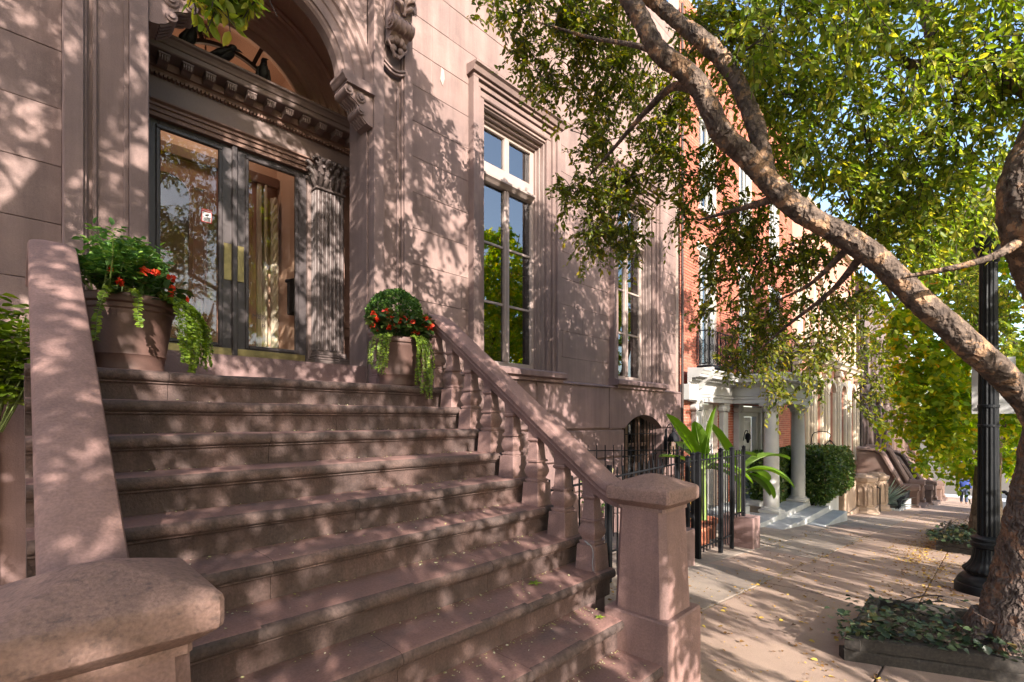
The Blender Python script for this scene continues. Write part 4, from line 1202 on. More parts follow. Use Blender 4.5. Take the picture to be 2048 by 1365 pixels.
def balustrade(xc, label, side):
    b = empty('balustrade', label, 'balustrade', (xc, 2.6, 0.6), 'balustrades of the brownstone stoop')
    sec = [(-.072, .0), (-.088, -.008), (-.094, -.024), (-.094, -.050), (-.082, -.060), (-.078, -.072), (-.080, -.084), (-.064, -.100), (-.058, -.132), (.058, -.132), (.064, -.100), (.080, -.084), (.078, -.072), (.082, -.060), (.094, -.050), (.094, -.024), (.088, -.008), (.072, .0), (.035, .006), (-.035, .006)]
    path = [(1.58, 1.135), (1.63, 1.142), (1.68, 1.158), (1.73, 1.188), (1.79, 1.232)]
    sl = 0.742
    y = 1.9
    while y < 3.42:
        path.append((y, 1.313 + (y - 1.9) * sl)); y += 0.19
    yl = path[-1][0]; zl = path[-1][1]
    for t in (0.12, 0.24, 0.36, 0.48, 0.6):
        a = (1 - t / 0.6) * math.atan(sl)
        yl += .047 * math.cos(a); zl += .047 * math.sin(a)
        path.append((yl, zl))
    path.append((4.0, zl)); path.append((4.62, zl))
    obj('handrail', MB().sweep_yz(sec, path, xc), 'rose_paint', b, smooth=35)
    topz = zl - .12
    prof = [(.080, 0), (.071, .160), (.057, .164), (.057, .170), (.062, .174), (.062, .184), (.049, .188), (.047, .196), (.057, .214), (.065, .236), (.066, .252), (.057, .284), (.046, .304), (.045, .310), (.059, .313), (.059, .326), (.050, .330), (.048, .336), (.039, .455), (.047, .460), (.052, .468), (.052, .480), (.045, .484), (.050, .495)]
    for k in range(-5, 8):
        if k < 0:
            yb, zb = 3.555 - RUN * k * .82, LZ
        else:
            yb, zb = LY - RUN * k + .125, LZ - RISE * k
        # height of the underside of the rail here
        zt = topz if yb > 3.62 else min(topz, 1.313 + (yb - 1.9) * sl - .155)
        h = (zt - zb) / .545
        p = [(a, c * h if c < .5 else zt - zb + (.03 if i == len(prof) - 1 else -.035 + (c - .5) * .1)) for i, (a, c) in enumerate(prof)]
        p = [(a, c * min(1.0, h)) for a, c in prof[:-1]] + [(.050, zt - zb + .05)]
        m = MB().square_lathe(p, (xc, yb, zb), ch=0.004)
        o = obj('baluster', m, 'rose_paint', b, smooth=25)
        if side > 0 and k == 7:
            # patched, cracked foot of the lowest baluster
            cr = MB()
            pts = [(xc - .081, yb - .03, zb + .17), (xc - .082, yb + .0, zb + .192), (xc - .080, yb - .05, zb + .165), (xc - .081, yb - .065, zb + .12), (xc - .0815, yb - .06, zb + .06), (xc - .0815, yb - .066, zb + .01)]
            cr.tube(bez(pts, 3), .003, 5)
            obj('mortar_patch', cr, 'marble', b)
    # newel post
    yc = 1.42
    m = MB().square_lathe([(.205, gz(xc) - .25), (.205, .438), (.198, .447)], (xc, yc, 0), ch=.006)
    nw = obj('newel', m, 'rose_paint', b)
    obj('shaft', MB().square_lathe([(.168, .446), (.166, .50), (.148, 1.05)], (xc, yc, 0), ch=.034), 'rose_paint', nw)
    obj('cap', MB().square_lathe([(.150, 1.03), (.150, 1.05), (.194, 1.082), (.199, 1.088), (.201, 1.10), (.201, 1.145), (.198, 1.157), (.190, 1.166), (.10, 1.203), (.04, 1.226), (.013, 1.231)], (xc, yc, 0), ch=.012), 'cap_stone', nw, smooth=28)
    return b
balustrade(0.125, 'left stone balustrade of the stoop with broad sloping coping and square newel post', -1)
balustrade(2.645, 'right stone balustrade of the stoop with vase balusters and tapered square newel post', 1)
# litter in the corners of the treads
P = []; 
for k in range(1, 10):
    zk = LZ - RISE * k; yk = LY - RUN * k
    n = 26 + k * 12
    xs = RNG.uniform(0.35, 2.42, n) ** 1.0
    xs = np.where(RNG.random(n) < .5, RNG.uniform(1.4, 2.45, n), xs)
    ys = yk + np.where(RNG.random(n) < .6, RUN + .04 - np.abs(RNG.normal(0, .03, n)), RNG.uniform(.03, RUN + .03, n))
    P.append(np.stack([xs, ys, np.full(n, zk + .006)], 1))
P = np.concatenate(P)
n = len(P)
D = unit(np.stack([RNG.normal(size=n), RNG.normal(size=n), RNG.normal(size=n) * .15], 1))
U = unit(np.stack([RNG.normal(size=n) * .3, RNG.normal(size=n) * .3, np.ones(n)], 1))
V, Q = leaf_geo(P, D, U, RNG.uniform(.006, .02, n), RNG.uniform(.002, .006, n))
o = np_obj('leaf_litter', V, Q, 'petal_litter', base=(1.4, 2.3, 0.3))
tag(o, 'pale dry petals and leaf crumbs scattered along the stoop treads', 'litter', kind='stuff')
def star_leaf(x, y, z, r, name, label):
    n = 5
    a = np.linspace(0, 2 * PI, n, endpoint=False) + .4
    Pp = np.tile([x, y, z], (n, 1))
    Dd = np.stack([np.cos(a), np.sin(a), np.full(n, .25)], 1)
    V, Q = leaf_geo(Pp, Dd, np.tile([0, 0, 1.0], (n, 1)), np.full(n, r), np.full(n, r * .22))
    o = np_obj(name, V, Q, 'leaf_vine', base=(x, y, z))
    tag(o, label, 'leaf')
star_leaf(2.13, 1.90, LZ - RISE * 7 + .008, .05, 'fallen_sprig', 'small star-shaped green sprig lying on the eighth step near the right newel')
star_leaf(2.36, 1.60, LZ - RISE * 8 + .008, .035, 'fallen_sprig', 'little pale green sprig on the ninth step at the foot of the right newel')
# ------------------------------------------------------------------ three crows on the door cornice
def crow(x, y, z, heading, label, look=0.0, tall=False, s=1.0):
    c = empty('crow', label, 'bird', (x, y, z), 'black birds on the entrance cornice')
    up = .9 if tall else .55
    def Pt(f, h, l=0.0):
        return (x + s * (f * math.cos(heading) - l * math.sin(heading)), y + s * (f * math.sin(heading) + l * math.cos(heading)), z + s * h)
    if tall:
        path = [Pt(-.10, -.02), Pt(-.075, .03), Pt(-.04, .08), Pt(-.005, .13), Pt(.015, .18), Pt(.022, .215), Pt(.035, .24), Pt(.055, .245), Pt(.075, .240)]
    else:
        path = [Pt(-.14, .05), Pt(-.10, .06), Pt(-.05, .085), Pt(0, .115), Pt(.035, .15), Pt(.05, .18), Pt(.065, .20), Pt(.085, .205), Pt(.10, .20)]
    rad = [.012 * s, .028 * s, .052 * s, .060 * s, .050 * s, .036 * s, .035 * s, .028 * s, .012 * s]
    b = MB().tube(bez(path, 4), lerp_list(rad, 4), 12)
    obj('body', b, 'crow_black', c, smooth=70)
    hp = Vector(path[-1])
    d = (Vector(Pt(.3, 0)) - Vector(Pt(0, 0))).normalized()
    if look:
        d = Vector((d.x * math.cos(look) - d.y * math.sin(look), d.x * math.sin(look) + d.y * math.cos(look), 0))
    obj('beak', MB().tube([hp - d * .01, hp + d * .02 * s, hp + d * .055 * s + Vector((0, 0, -.012 * s))], [.014 * s, .011 * s, .001], 7), 'ink_black', c, smooth=60)
    t0 = Vector(path[0])
    t = MB()
    for q in (-1, 0, 1):
        e = Vector(Pt(-.20 if not tall else -.13, .02 if not tall else -.055, q * .018))
        t.tube([Vector(path[1]), (Vector(path[1]) + e) / 2, e], [.02 * s, .018 * s, .006 * s], 6)
    obj('tail', t, 'crow_black', c, smooth=60)
    w = MB()
    for q in (-1, 1):
        a = Vector(path[4]) + (Vector(Pt(0, 0, q * .05)) - Vector(Pt(0, 0)))
        m = Vector(path[2]) + (Vector(Pt(0, 0, q * .055)) - Vector(Pt(0, 0)))
        e = Vector(path[0]) + (Vector(Pt(0, 0, q * .02)) - Vector(Pt(0, 0)))
        w.tube(bez([a, m, e], 4), lerp_list([.012 * s, .032 * s, .006 * s], 4), 8)
    obj('wing', w, 'crow_black', c, smooth=60)
    for q in (-1, 1):
        obj('leg', MB().tube([Pt(.0, .07, q * .025), Pt(.005, .035, q * .025), Pt(.0, .0, q * .025)], .006 * s, 6).tube([Pt(-.02, .003, q * .025), Pt(.035, .003, q * .025)], .005 * s, 5), 'ink_black', c)
crow(1.21, 5.74, 5.272, R(-35), 'tall black crow, leftmost on the cornice, seen from behind', 0.0, True, 1.05)
crow(1.52, 5.72, 5.272, R(-12), 'black crow in the middle of the cornice with beak turned right', 0.0, False, 1.08)
crow(1.90, 5.72, 5.272, R(-100), 'black crow, rightmost on the cornice, under the arch moulding', 0.7, True, .95)

# ------------------------------------------------------------------ red brick house next door
NY = 4.74
nb = empty('brick_house', 'red brick house with white portico and iron window balconies beside the brownstone', 'house', (14.1, 4.8, -0.9))
NX0, NX1 = 10.0, 18.35
nwins = [(11.03, 12.05, 2.80, 5.45), (13.55, 14.57, 2.80, 5.45), (16.1, 17.12, 2.80, 5.45), (11.03, 12.05, 6.5, 8.7), (13.55, 14.57, 6.5, 8.7), (16.1, 17.12, 6.5, 8.7)]
nholes = nwins + [(10.95, 12.12, -1.5, 1.95), (13.55, 15.3, -1.5, 1.95)]
nw_ = MB()
for r_ in cut((NX0, NX1, -2.2, 11.0), nholes):
    nw_.box(r_[0], r_[1], NY + .012, NY + .24, r_[2], r_[3])
nwall = obj('wall', nw_, 'mortar', nb)
BL, BH, MG = 0.203, 0.0677, 0.010
cands = []
row_i = 0
z = -0.70
while z < 10.9:
    x = NX0 - (BL / 2 if row_i % 2 else 0)
    while x < NX1:
        a, b = max(x, NX0), min(x + BL, NX1)
        for (p, q, c, d) in cut((a, b, z, z + BH), nholes):
            if q - p > .03 and d - c > .02:
                cands.append((p + MG * .5, q - MG * .5, c + MG * .5, d - MG * .5))
        x += BL
    z += BH; row_i += 1
def brick_rank(c):
    x, z = c[0], c[2]
    vis = 0 if (2.75 < z < 5.2 and x < 11.0) else (1 if (2.75 < z < 4.6 and x < 13.3) else 2)
    return (vis, x)
cands.sort(key=brick_rank)
mesh_cache = {}
for (a, b, c, d) in cands[:300]:
    key = (round(b - a, 3), round(d - c, 3))
    if key not in mesh_cache:
        mb = MB().box(-(b - a) / 2, (b - a) / 2, 0, .03, -(d - c) / 2, (d - c) / 2, .003)
        me = bpy.data.meshes.new('brick'); me.from_pydata(mb.v, [], mb.f); me.materials.append(MATS['brick_red'])
        mesh_cache[key] = me
    o = bpy.data.objects.new('brick', mesh_cache[key]); COL.objects.link(o); o.parent = nwall
    o.location = Vector(((a + b) / 2, NY + random.uniform(-.0015, .0015), (c + d) / 2)) - ORG[nb]
mass = MB()
for (a, b, c, d) in cands[300:]:
    e = random.uniform(-.0015, .0015)
    bb = len(mass.v)
    y0 = NY + e; y1 = NY + .03
    mass.v += [(a, y0, c), (b, y0, c), (b, y0, d), (a, y0, d), (a, y1, c), (b, y1, c), (b, y1, d), (a, y1, d)]
    mass.f += [tuple(i + bb for i in f) for f in ((0, 1, 2, 3), (0, 4, 5, 1), (1, 5, 6, 2), (2, 6, 7, 3), (3, 7, 4, 0))]
o = obj('brickwork', mass, 'brick_mass', nwall, fixn=False)
o['kind'] = 'stuff'
obj('downpipe', MB().tube([(9.985, 4.66, -.9), (9.985, 4.66, 10.5)], .028, 10), 'rust_iron', nb, smooth=60)
def white_window(x0, x1, z0, z1, arch=False):
    f = MB()
    frame_rect(f, x0, x1, z0, z1, .07, NY + .06, NY + .14, True)
    xm = (x0 + x1) / 2; zm = z0 + (z1 - z0) * .56
    f.box(x0 + .07, x1 - .07, NY + .075, NY + .13, zm - .035, zm + .035, .004)
    w = obj('window', f, 'white_paint', nb)
    for k in (1, 2):
        x = x0 + .07 + (x1 - x0 - .14) * k / 3
        obj('muntin', MB().box(x - .014, x + .014, NY + .09, NY + .12, z0 + .07, zm - .037).box(x - .014, x + .014, NY + .09, NY + .12, zm + .037, z1 - .07), 'white_paint', w)
    obj('pane', MB().box(x0 + .06, x1 - .06, NY + .125, NY + .129, z0 + .06, z1 - .06), 'pane_glass', w)
    obj('blind', MB().box(x0 + .02, x1 - .02, NY + .20, NY + .205, z0 + (z1 - z0) * .1, z1), 'curtain', w)
    obj('sill', MB().box(x0 - .08, x1 + .08, NY - .07, NY + .12, z0 - .10, z0 - .002, .01), 'white_paint', w)
    obj('lintel', MB().box(x0 - .12, x1 + .12, NY - .03, NY + .10, z1 + .002, z1 + .20, .01), 'white_paint', w)
for w_ in nwins:
    white_window(*w_)
def iron_balcony(xa, xb, z0, z1):
    b = obj('balcony', MB().box(xa, xb, NY - .32, NY, z0 - .05, z0 - .01, .004).box(xa, xb, NY - .34, NY - .32, z0 - .07, z0 + .0), 'black_iron', nb)
    y = NY - .30
    f = MB()
    f.tube([(xa, NY, z1), (xa, y, z1), (xb, y, z1), (xb, NY, z1)], .013, 6)
    f.tube([(xa, NY, z0 + .03), (xa, y, z0 + .03), (xb, y, z0 + .03), (xb, NY, z0 + .03)], .010, 6)
    for (px_, py_) in ((xa, NY - .01), (xa, y), (xb, y), (xb, NY - .01), ((xa + xb) / 2 - .25, y), ((xa + xb) / 2 + .25, y)):
        f.tube([(px_, py_, z0), (px_, py_, z1)], .014, 6)
    obj('rail_frame', f, 'black_iron', b)
    def circ(m, c, r, ax, rad=.006, n=16, a0=0, a1=2 * PI):
        m.tube([(c[0] + (r * math.cos(a0 + (a1 - a0) * i / n) if ax == 'x' else 0), c[1] + (r * math.cos(a0 + (a1 - a0) * i / n) if ax == 'y' else 0), c[2] + r * math.sin(a0 + (a1 - a0) * i / n)) for i in range(n + 1)], rad, 5, cap=False)
    s = MB()
    zc = (z0 + z1) / 2
    def panel(c, half, ax):
        def Q(u, w): return (c[0] + (u if ax == 'x' else 0), c[1] + (u if ax == 'y' else 0), w)
        circ(s, (c[0], c[1], zc), half * .8, ax); circ(s, (c[0], c[1], zc), half * .45, ax)
        for k in range(4):
            a = PI / 4 + k * PI / 2
            s.tube([Q(0, zc), Q(half * .8 * math.cos(a), zc + half * .8 * math.sin(a))], .005, 5)
        for sg in (-1, 1):
            for e, zz in ((1, z1), (-1, z0 + .03)):
                s.tube(bez([Q(0, zc + e * half * .85), Q(sg * half * .35, zc + e * (half * .85 + .10)), Q(sg * half * .85, zz - e * .06), Q(sg * half * .6, zz - e * .015), Q(sg * half * .35, zz - e * .06), Q(sg * half * .55, zz - e * .09)], 4), .006, 5)
    panel((xa, (y + NY) / 2, 0), .13, 'y')
    panel((xb, (y + NY) / 2, 0), .13, 'y')
    n = 5
    for k in range(n):
        panel((xa + (xb - xa) * (k + .5) / n, y, 0), (xb - xa) / n * .46, 'x')
    obj('scrollwork', s, 'black_iron', b)
iron_balcony(10.88, 12.25, 2.80, 3.58)
iron_balcony(13.40, 14.75, 2.80, 3.58)
iron_balcony(15.95, 17.3, 2.80, 3.58)
# --- left bay: pilasters, scroll capitals and entablature against the wall
def ionic_cap(mb, x, y, z, hw):
    mb.box(x - hw * 1.25, x + hw * 1.25, y - .06, y + .1, z + .17, z + .21, .005)
    for s in (-1, 1):
        c = (x + s * hw * .92, z + .09)
        mb.tube([(c[0], y - .05, c[1]), (c[0], y + .08, c[1])], .085, 16)
        mb.tube([(c[0], y - .062, c[1]), (c[0], y - .04, c[1])], .055, 14)
        mb.tube([(c[0], y - .072, c[1]), (c[0], y - .04, c[1])], .026, 10)
    mb.box(x - hw * .9, x + hw * .9, y - .035, y + .1, z + .03, z + .17)
pb = MB()
pb.box(10.03, 10.50, 4.52, 4.74, 1.98, 2.32, .006)
por = obj('portico', pb, 'white_paint', nb)
for (x, hw) in ((10.74, .15), (12.32, .15), (13.26, .12), (15.55, .12)):
    yf = 4.62 if x < 12.8 else 4.60
    m = MB().box(x - hw, x + hw, yf, 4.739, -.72, 1.74, .006).box(x - hw - .04, x + hw + .04, yf - .04, 4.739, -.72, -.52, .01)
    ionic_cap(m, x, yf + .03, 1.74, hw)
    obj('pilaster', m, 'white_paint', por, smooth=30)
def cornice_run(m, pts_axis, a0, a1, yface, z0):
    """entablature profile: architrave, frieze, dentils, cornice"""
    prof = [(0, 0), (-.03, 0), (-.03, .10), (-.05, .11), (-.05, .16), (-.07, .18), (-.02, .19), (-.02, .40), (-.06, .42), (-.08, .46), (-.10, .50), (-.28, .52), (-.28, .57), (-.30, .58), (-.33, .63), (-.36, .66), (-.36, .69), (0, .73)]
    if pts_axis == 'x':
        m.prism([(yface + a, z0 + b) for a, b in prof], 'x', a0, a1)
        x = a0 + .06
        while x < a1 - .05:
            m.box(x, x + .055, yface - .17, yface - .09, z0 + .455, z0 + .515); x += .105
    else:
        m.prism([(yface + a, z0 + b) for a, b in prof], 'y', a0, a1)
        y = a0 + .06
        while y < a1 - .05:
            m.box(yface - .17, yface - .09, y, y + .055, z0 + .455, z0 + .515); y += .105
m = MB(); cornice_run(m, 'x', 10.10, 12.62, 4.60, 1.955)
obj('entablature', m, 'white_paint', por)
obj('bracket', MB().prism([(4.24, 2.70), (4.60, 2.70), (4.60, 2.2), (4.50, 2.24), (4.42, 2.36), (4.30, 2.44), (4.24, 2.52)], 'x', 10.52, 10.64), 'white_paint', por)
# --- projecting portico
m = MB(); cornice_run(m, 'y', 3.56, 4.73, 12.72, 1.955)
obj('entablature', m, 'white_paint', por)
m = MB(); cornice_run(m, 'x', 12.36, 15.95, 3.58, 1.957)
m.box(12.70, 15.6, 3.6, 4.72, 1.98, 2.04).box(12.72, 15.60, 3.6, 4.72, 2.60, 2.68)
obj('entablature', m, 'white_paint', por)
for x in (12.92, 15.28):
    y = 3.76
    c = MB().lathe([(.175, 0), (.178, .4), (.172, 1.2), (.152, 2.38)], (x, y, -.60), 28)
    co = obj('column', c, 'white_paint', por, smooth=50)
    obj('column_base', MB().box(x - .235, x + .235, y - .235, y + .235, -.719, -.65, .006).lathe([(.0, 0), (.23, .0), (.235, .02), (.22, .04), (.20, .045), (.205, .06), (.18, .075), (.0, .08)], (x, y, -.65), 28), 'white_paint', co, smooth=45)
    cc = MB().lathe([(.155, 0), (.17, .01), (.17, .03), (.155, .035), (.155, .08), (.19, .11), (.20, .13)], (x, y, 1.75), 24)
    cc.box(x - .22, x + .22, y - .22, y + .22, 1.88, 1.953, .006)
    for k in range(10):
        a = 2 * PI * k / 10
        cc.tube(bez([(x + .155 * math.cos(a), y + .155 * math.sin(a), 1.76), (x + .18 * math.cos(a), y + .18 * math.sin(a), 1.83), (x + .21 * math.cos(a), y + .21 * math.sin(a), 1.87)], 3), lerp_list([.02, .026, .012], 3), 6)
    obj('capital', cc, 'white_paint', co, smooth=45)
# doors
def panel_door(x0, x1, y, z0, z1, mat, name, panels):
    d = obj(name, MB().box(x0, x1, y, y + .05, z0, z1, .004), mat, nb)
    for (a, b, c, e) in panels:
        m = MB(); frame_rect(m, x0 + (x1 - x0) * a, x0 + (x1 - x0) * b, z0 + (z1 - z0) * c, z0 + (z1 - z0) * e, .03, y - .018, y + .002, True, .006)
        obj('door_panel', m, mat, d)
    return d
panel_door(10.98, 12.10, 4.86, -.72, 1.93, 'grey_white', 'side_door', [(.08, .46, .55, .95), (.54, .92, .55, .95), (.08, .46, .08, .48), (.54, .92, .08, .48)])
dd = panel_door(13.90, 14.95, 4.90, -.72, 1.62, 'grey_white', 'front_door', [(.12, .88, .66, .95), (.12, .88, .36, .62), (.12, .88, .06, .32)])
m = MB(); frame_rect(m, 13.60, 15.25, -.72, 1.90, .14, 4.68, 4.86, False, .01); frame_rect(m, 13.74, 15.11, -.72, 1.76, .12, 4.76, 4.90, False, .01)
obj('door_surround', m, 'white_paint', nb)
obj('door_knob', MB().ball((14.05, 4.87, .25), .03), 'brass', dd)
for x in (13.42, 15.40):
    l = MB().lathe([(0, .16), (.03, .15), (.07, .11), (.075, .0), (.05, -.02), (.03, -.10), (0, -.12)], (x, 4.47, 1.05), 8).tube(bez([(x, 4.58, 1.0), (x, 4.54, 1.24), (x, 4.48, 1.26), (x, 4.47, 1.2)], 4), .01, 6)
    obj('porch_light', l, 'black_iron', nb)
# white frame at the right of the porch
obj('white_board', MB().box(15.7, 16.0, 4.70, 4.739, -.9, 2.0), 'white_paint', nb)

# ------------------------------------------------------------------ marble porch steps and planter
ps = empty('porch_steps', 'grey-white marble porch platform and steps under the two white columns', 'stairs', (13.2, 3.6, -1.2))
for (x0, x1, y0, y1, z0, z1) in ((10.6, 12.05, 3.52, 4.70, -1.3, -.72), (12.055, 13.9, 3.52, 4.70, -1.3, -.72), (13.905, 15.62, 3.52, 4.70, -1.4, -.722)):
    obj('platform_slab', MB().box(x0, x1, y0, y1, z0, z1, .008), 'marble', ps)
for (x0, x1, y0, y1, z0, z1) in ((9.9, 12.6, 3.14, 3.515, -1.3, -.83), (12.61, 15.9, 3.14, 3.515, -1.5, -.862), (13.3, 16.3, 2.78, 3.135, -1.6, -1.02)):
    obj('step', MB().box(x0, x1, y0, y1, z0, z1, .008), 'marble', ps)
obj('door_step', MB().box(13.5, 15.2, 4.2, 4.70, -.718, -.60, .008), 'marble', ps)
obj('door_step', MB().box(10.7, 12.3, 4.05, 4.6, -.718, -.52, .01), 'marble', ps)
mat_o = MB().box(12.6, 13.45, 3.95, 4.45, -.717, -.70, .004)
top('door_mat', mat_o, 'doormat', 'flat brown doormat lying on the marble porch', 'doormat')
pl = MB()
plant = empty('marble_planter', 'grey marble planter wall below the clipped hedge beside the porch', 'planter', (17.2, 3.9, -1.5))
obj('wall_slab', MB().box(15.64, 16.95, 3.34, 3.46, -1.7, -.80, .006), 'marble', plant)
obj('wall_slab', MB().box(16.955, 18.2, 3.335, 3.46, -1.9, -.80, .006), 'marble', plant)
obj('wall_slab', MB().box(18.08, 18.2, 3.465, 4.7, -1.9, -.80, .006), 'marble', plant)
obj('soil', MB().box(15.66, 18.07, 3.47, 4.69, -1.5, -.86), 'soil', plant)

# ------------------------------------------------------------------ pale house further down: brick with cream pilasters
def flat_house(name, label, x0, x1, yf, z0, z1, wall, trim, bays, ground, piers=True, seed=1):
    rnd = random.Random(seed)
    h = empty(name, label, 'house', ((x0 + x1) / 2, yf, z0))
    bw_ = (x1 - x0) / bays
    holes_ = []
    for i in range(bays):
        xc = x0 + bw_ * (i + .5)
        holes_.append((xc - .55, xc + .55, ground + 1.2, ground + 4.2))
        holes_.append((xc - .55, xc + .55, ground + 5.8, ground + 8.2))
    m = MB()
    for r_ in cut((x0, x1, z0, z1), holes_):
        m.box(r_[0], r_[1], yf, yf + .3, r_[2], r_[3])
    obj('wall', m, wall, h)
    for (a, b, c, d) in holes_:
        f = MB(); frame_rect(f, a, b, c, d, .08, yf + .08, yf + .16, True); f.box((a + b) / 2 - .03, (a + b) / 2 + .03, yf + .09, yf + .15, c + .08, d - .08)
        f.box(a + .08, b - .08, yf + .09, yf + .15, (c + d) / 2 - .03, (c + d) / 2 + .03)
        w = obj('window', f, trim, h)
        obj('pane', MB().box(a + .05, b - .05, yf + .15, yf + .155, c + .05, d - .05), 'pane_glass', w)
        obj('blind', MB().box(a, b, yf + .28, yf + .29, c, d), 'curtain', w)
        s = MB().box(a - .16, b + .16, yf - .12, yf + .1, c - .14, c - .002, .02)
        s.box(a - .18, a - .002, yf - .10, yf + .07, c, d, .02).box(b + .002, b + .18, yf - .10, yf + .07, c, d, .02)
        s.arch_ring((a + b) / 2, d - .2, [(.60, yf - .14), (.78, yf - .14), (.78, yf + .02), (.60, yf + .02)], .35, PI - .35, 14)
        obj('window_surround', s, trim, h)
    if piers:
        for i in range(bays + 1):
            xc = x0 + bw_ * i
            a, b = max(x0, xc - .24), min(x1, xc + .24)
            p = MB().box(a, b, yf - .16, yf, z0, ground + 4.9, .02).box(a - .04, b + .04, yf - .22, yf - .001, z0, ground + .9, .02).box(a - .05, b + .05, yf - .24, yf - .001, ground + 4.9, ground + 5.15, .03)
            p.box(a + .08, b - .08, yf - .20, yf - .161, ground + 1.0, ground + 4.7, .01)
            obj('pilaster', p, trim, h)
    c = MB()
    for z in (ground + 5.2, z1 - .5):
        c.prism([(yf, z), (yf - .2, z + .05), (yf - .25, z + .15), (yf - .35, z + .22), (yf - .35, z + .30), (yf, z + .36)], 'x', x0, x1)
    obj('cornice', c, trim, h)
    return h
flat_house('cream_house', 'pale house of pink brick with cream stone pilasters past the hedge', 18.4, 29.4, 4.70, -3.2, 9.5, 'brick_pink', 'cream_stone', 5, -1.5, seed=2)
flat_house('dark_house', 'dark brownstone house with tall pilasters behind the two brown stoops', 29.45, 40.5, 4.55, -4.3, 8.6, 'dark_stone', 'far_dark', 4, -2.4, seed=3)
flat_house('far_house', 'brown stone house in the distance behind the yellow maple', 40.55, 52, 4.6, -5.4, 7.8, 'far_stone', 'far_stone', 4, -3.4, seed=4)
flat_house('corner_house', 'farthest brick house, at the corner by the cross street', 52.05, 57, 4.6, -6, 7.0, 'brick_pink', 'far_stone', 2, -4.2, seed=5)
dp = MB().tube([(29.42, 4.45, -3), (29.42, 4.45, 9)], .06, 10)
top('drainpipe', dp, 'rust_iron', 'dark iron drainpipe between the cream house and the dark brownstone', 'pipe')
# hanging gas lantern on the cream house
gl = empty('gas_lantern', 'black wrought iron gas lantern hanging from a scroll bracket on the cream house', 'lantern', (20.1, 4.5, 0.3))
obj('bracket', MB().tube(bez([(20.1, 4.54, .15), (20.1, 4.50, .95), (20.1, 4.30, 1.12), (20.1, 4.05, 1.12), (20.1, 3.92, 1.0), (20.1, 3.95, .92)], 5), .016, 6).tube(bez([(20.1, 4.53, .35), (20.1, 4.40, .55), (20.1, 4.50, .7)], 4), .012, 5), 'black_iron', gl)
lg = MB()
lx, ly, lz = 20.1, 3.95, .32
for k in range(6):
    a = PI * k / 3
    lg.tube([(lx + .10 * math.cos(a), ly + .10 * math.sin(a), lz), (lx + .17 * math.cos(a), ly + .17 * math.sin(a), lz + .34), (lx, ly, lz + .52)], .012, 5)
    b = PI * (k + 1) / 3
    for (rr, zz) in ((.10, 0), (.17, .34)):
        lg.tube([(lx + rr * math.cos(a), ly + rr * math.sin(a), lz + zz), (lx + rr * math.cos(b), ly + rr * math.sin(b), lz + zz)], .011, 5)
lg.tube([(lx, ly, lz + .5), (lx, ly, lz + .62)], .014, 6).tube([(lx, ly, lz), (lx, ly, lz - .12)], [.03, .008], 6).tube([(lx, ly, lz), (lx, ly, lz + .2)], .03, 8)
obj('cage', lg, 'black_iron', gl)
obj('glass', MB().lathe([(.095, .01), (.165, .33)], (lx, ly, lz), 6, cap=False), 'lantern_glass', gl)

# ------------------------------------------------------------------ stone pedestals, agave bed, far stoops
def pedestal(x, y, z0, z1, r, label):
    p = empty('stone_pedestal', label, 'pedestal', (x, y, z0), 'carved stone pedestals')
    obj('plinth', MB().lathe([(r * 1.35, 0), (r * 1.35, .12), (r * 1.2, .16), (r * 1.15, .24), (r * 1.05, .28)], (x, y, z0), 8, a0=PI / 8, a1=2 * PI + PI / 8), 'pedestal_stone', p)
    h = z1 - z0
    sh = obj('shaft', MB().lathe([(r, .27), (r * .97, h - .22)], (x, y, z0), 8, a0=PI / 8, a1=2 * PI + PI / 8), 'pedestal_stone', p)
    for k in range(8):
        a = PI / 4 * k
        m = MB(); ca, sa = math.cos(a), math.sin(a)
        rr = r * .935; w = r * .26
        pts = []
        for (u, zz) in ((-w, .36), (w, .36), (w, h - .40), (0, h - .32), (-w, h - .40)):
            pts.append((u, zz))
        for i in range(5):
            j = (i + 1) % 5
            A = pts[i]; B = pts[j]
            m.tube([(x + ca * rr - sa * A[0], y + sa * rr + ca * A[0], z0 + A[1]), (x + ca * rr - sa * B[0], y + sa * rr + ca * B[0], z0 + B[1])], .022, 5)
        obj('panel_bead', m, 'pedestal_stone', sh)
    obj('cap', MB().lathe([(r * .98, h - .24), (r * 1.12, h - .2), (r * 1.2, h - .12), (r * 1.2, h - .06), (r * .9, h - .03), (r * .75, h + .03), (r * .4, h + .06), (0, h + .07)], (x, y, z0), 8, a0=PI / 8, a1=2 * PI + PI / 8), 'pedestal_stone', p)
pedestal(20.6, 3.05, -1.75, -.38, .36, 'weathered octagonal stone pedestal nearest the hedge')
pedestal(23.4, 3.05, -2.0, -.55, .36, 'weathered octagonal stone pedestal second from the hedge, by the spiky plant')
lw = MB().box(18.3, 20.3, 3.2, 3.5, -2.0, -.55, .02).box(18.3, 20.3, 3.12, 3.3, -2.0, -1.45, .02)
top('low_wall', lw, 'pedestal_stone', 'low brown stone wall between the hedge planter and the first pedestal', 'wall')
lw = MB().box(20.9, 23.2, 2.9, 4.4, -2.0, -1.72, .02)
top('stone_step', lw, 'pedestal_stone', 'low stone step between the two octagonal pedestals', 'step')
hr = MB().tube(bez([(20.6, 4.3, .1), (20.9, 3.7, -.25), (21.6, 3.0, -.75), (21.9, 2.75, -.95)], 5), .022, 6).tube([(21.9, 2.75, -.95), (21.9, 2.75, -1.9)], .02, 6)
top('hand_rail', hr, 'black_iron', 'thin black iron hand rail running down between the stone pedestals', 'railing')
aw = empty('agave_bed', 'white-painted low wall with little iron fence around the spiky plant', 'planter', (26, 2.7, -2.3))
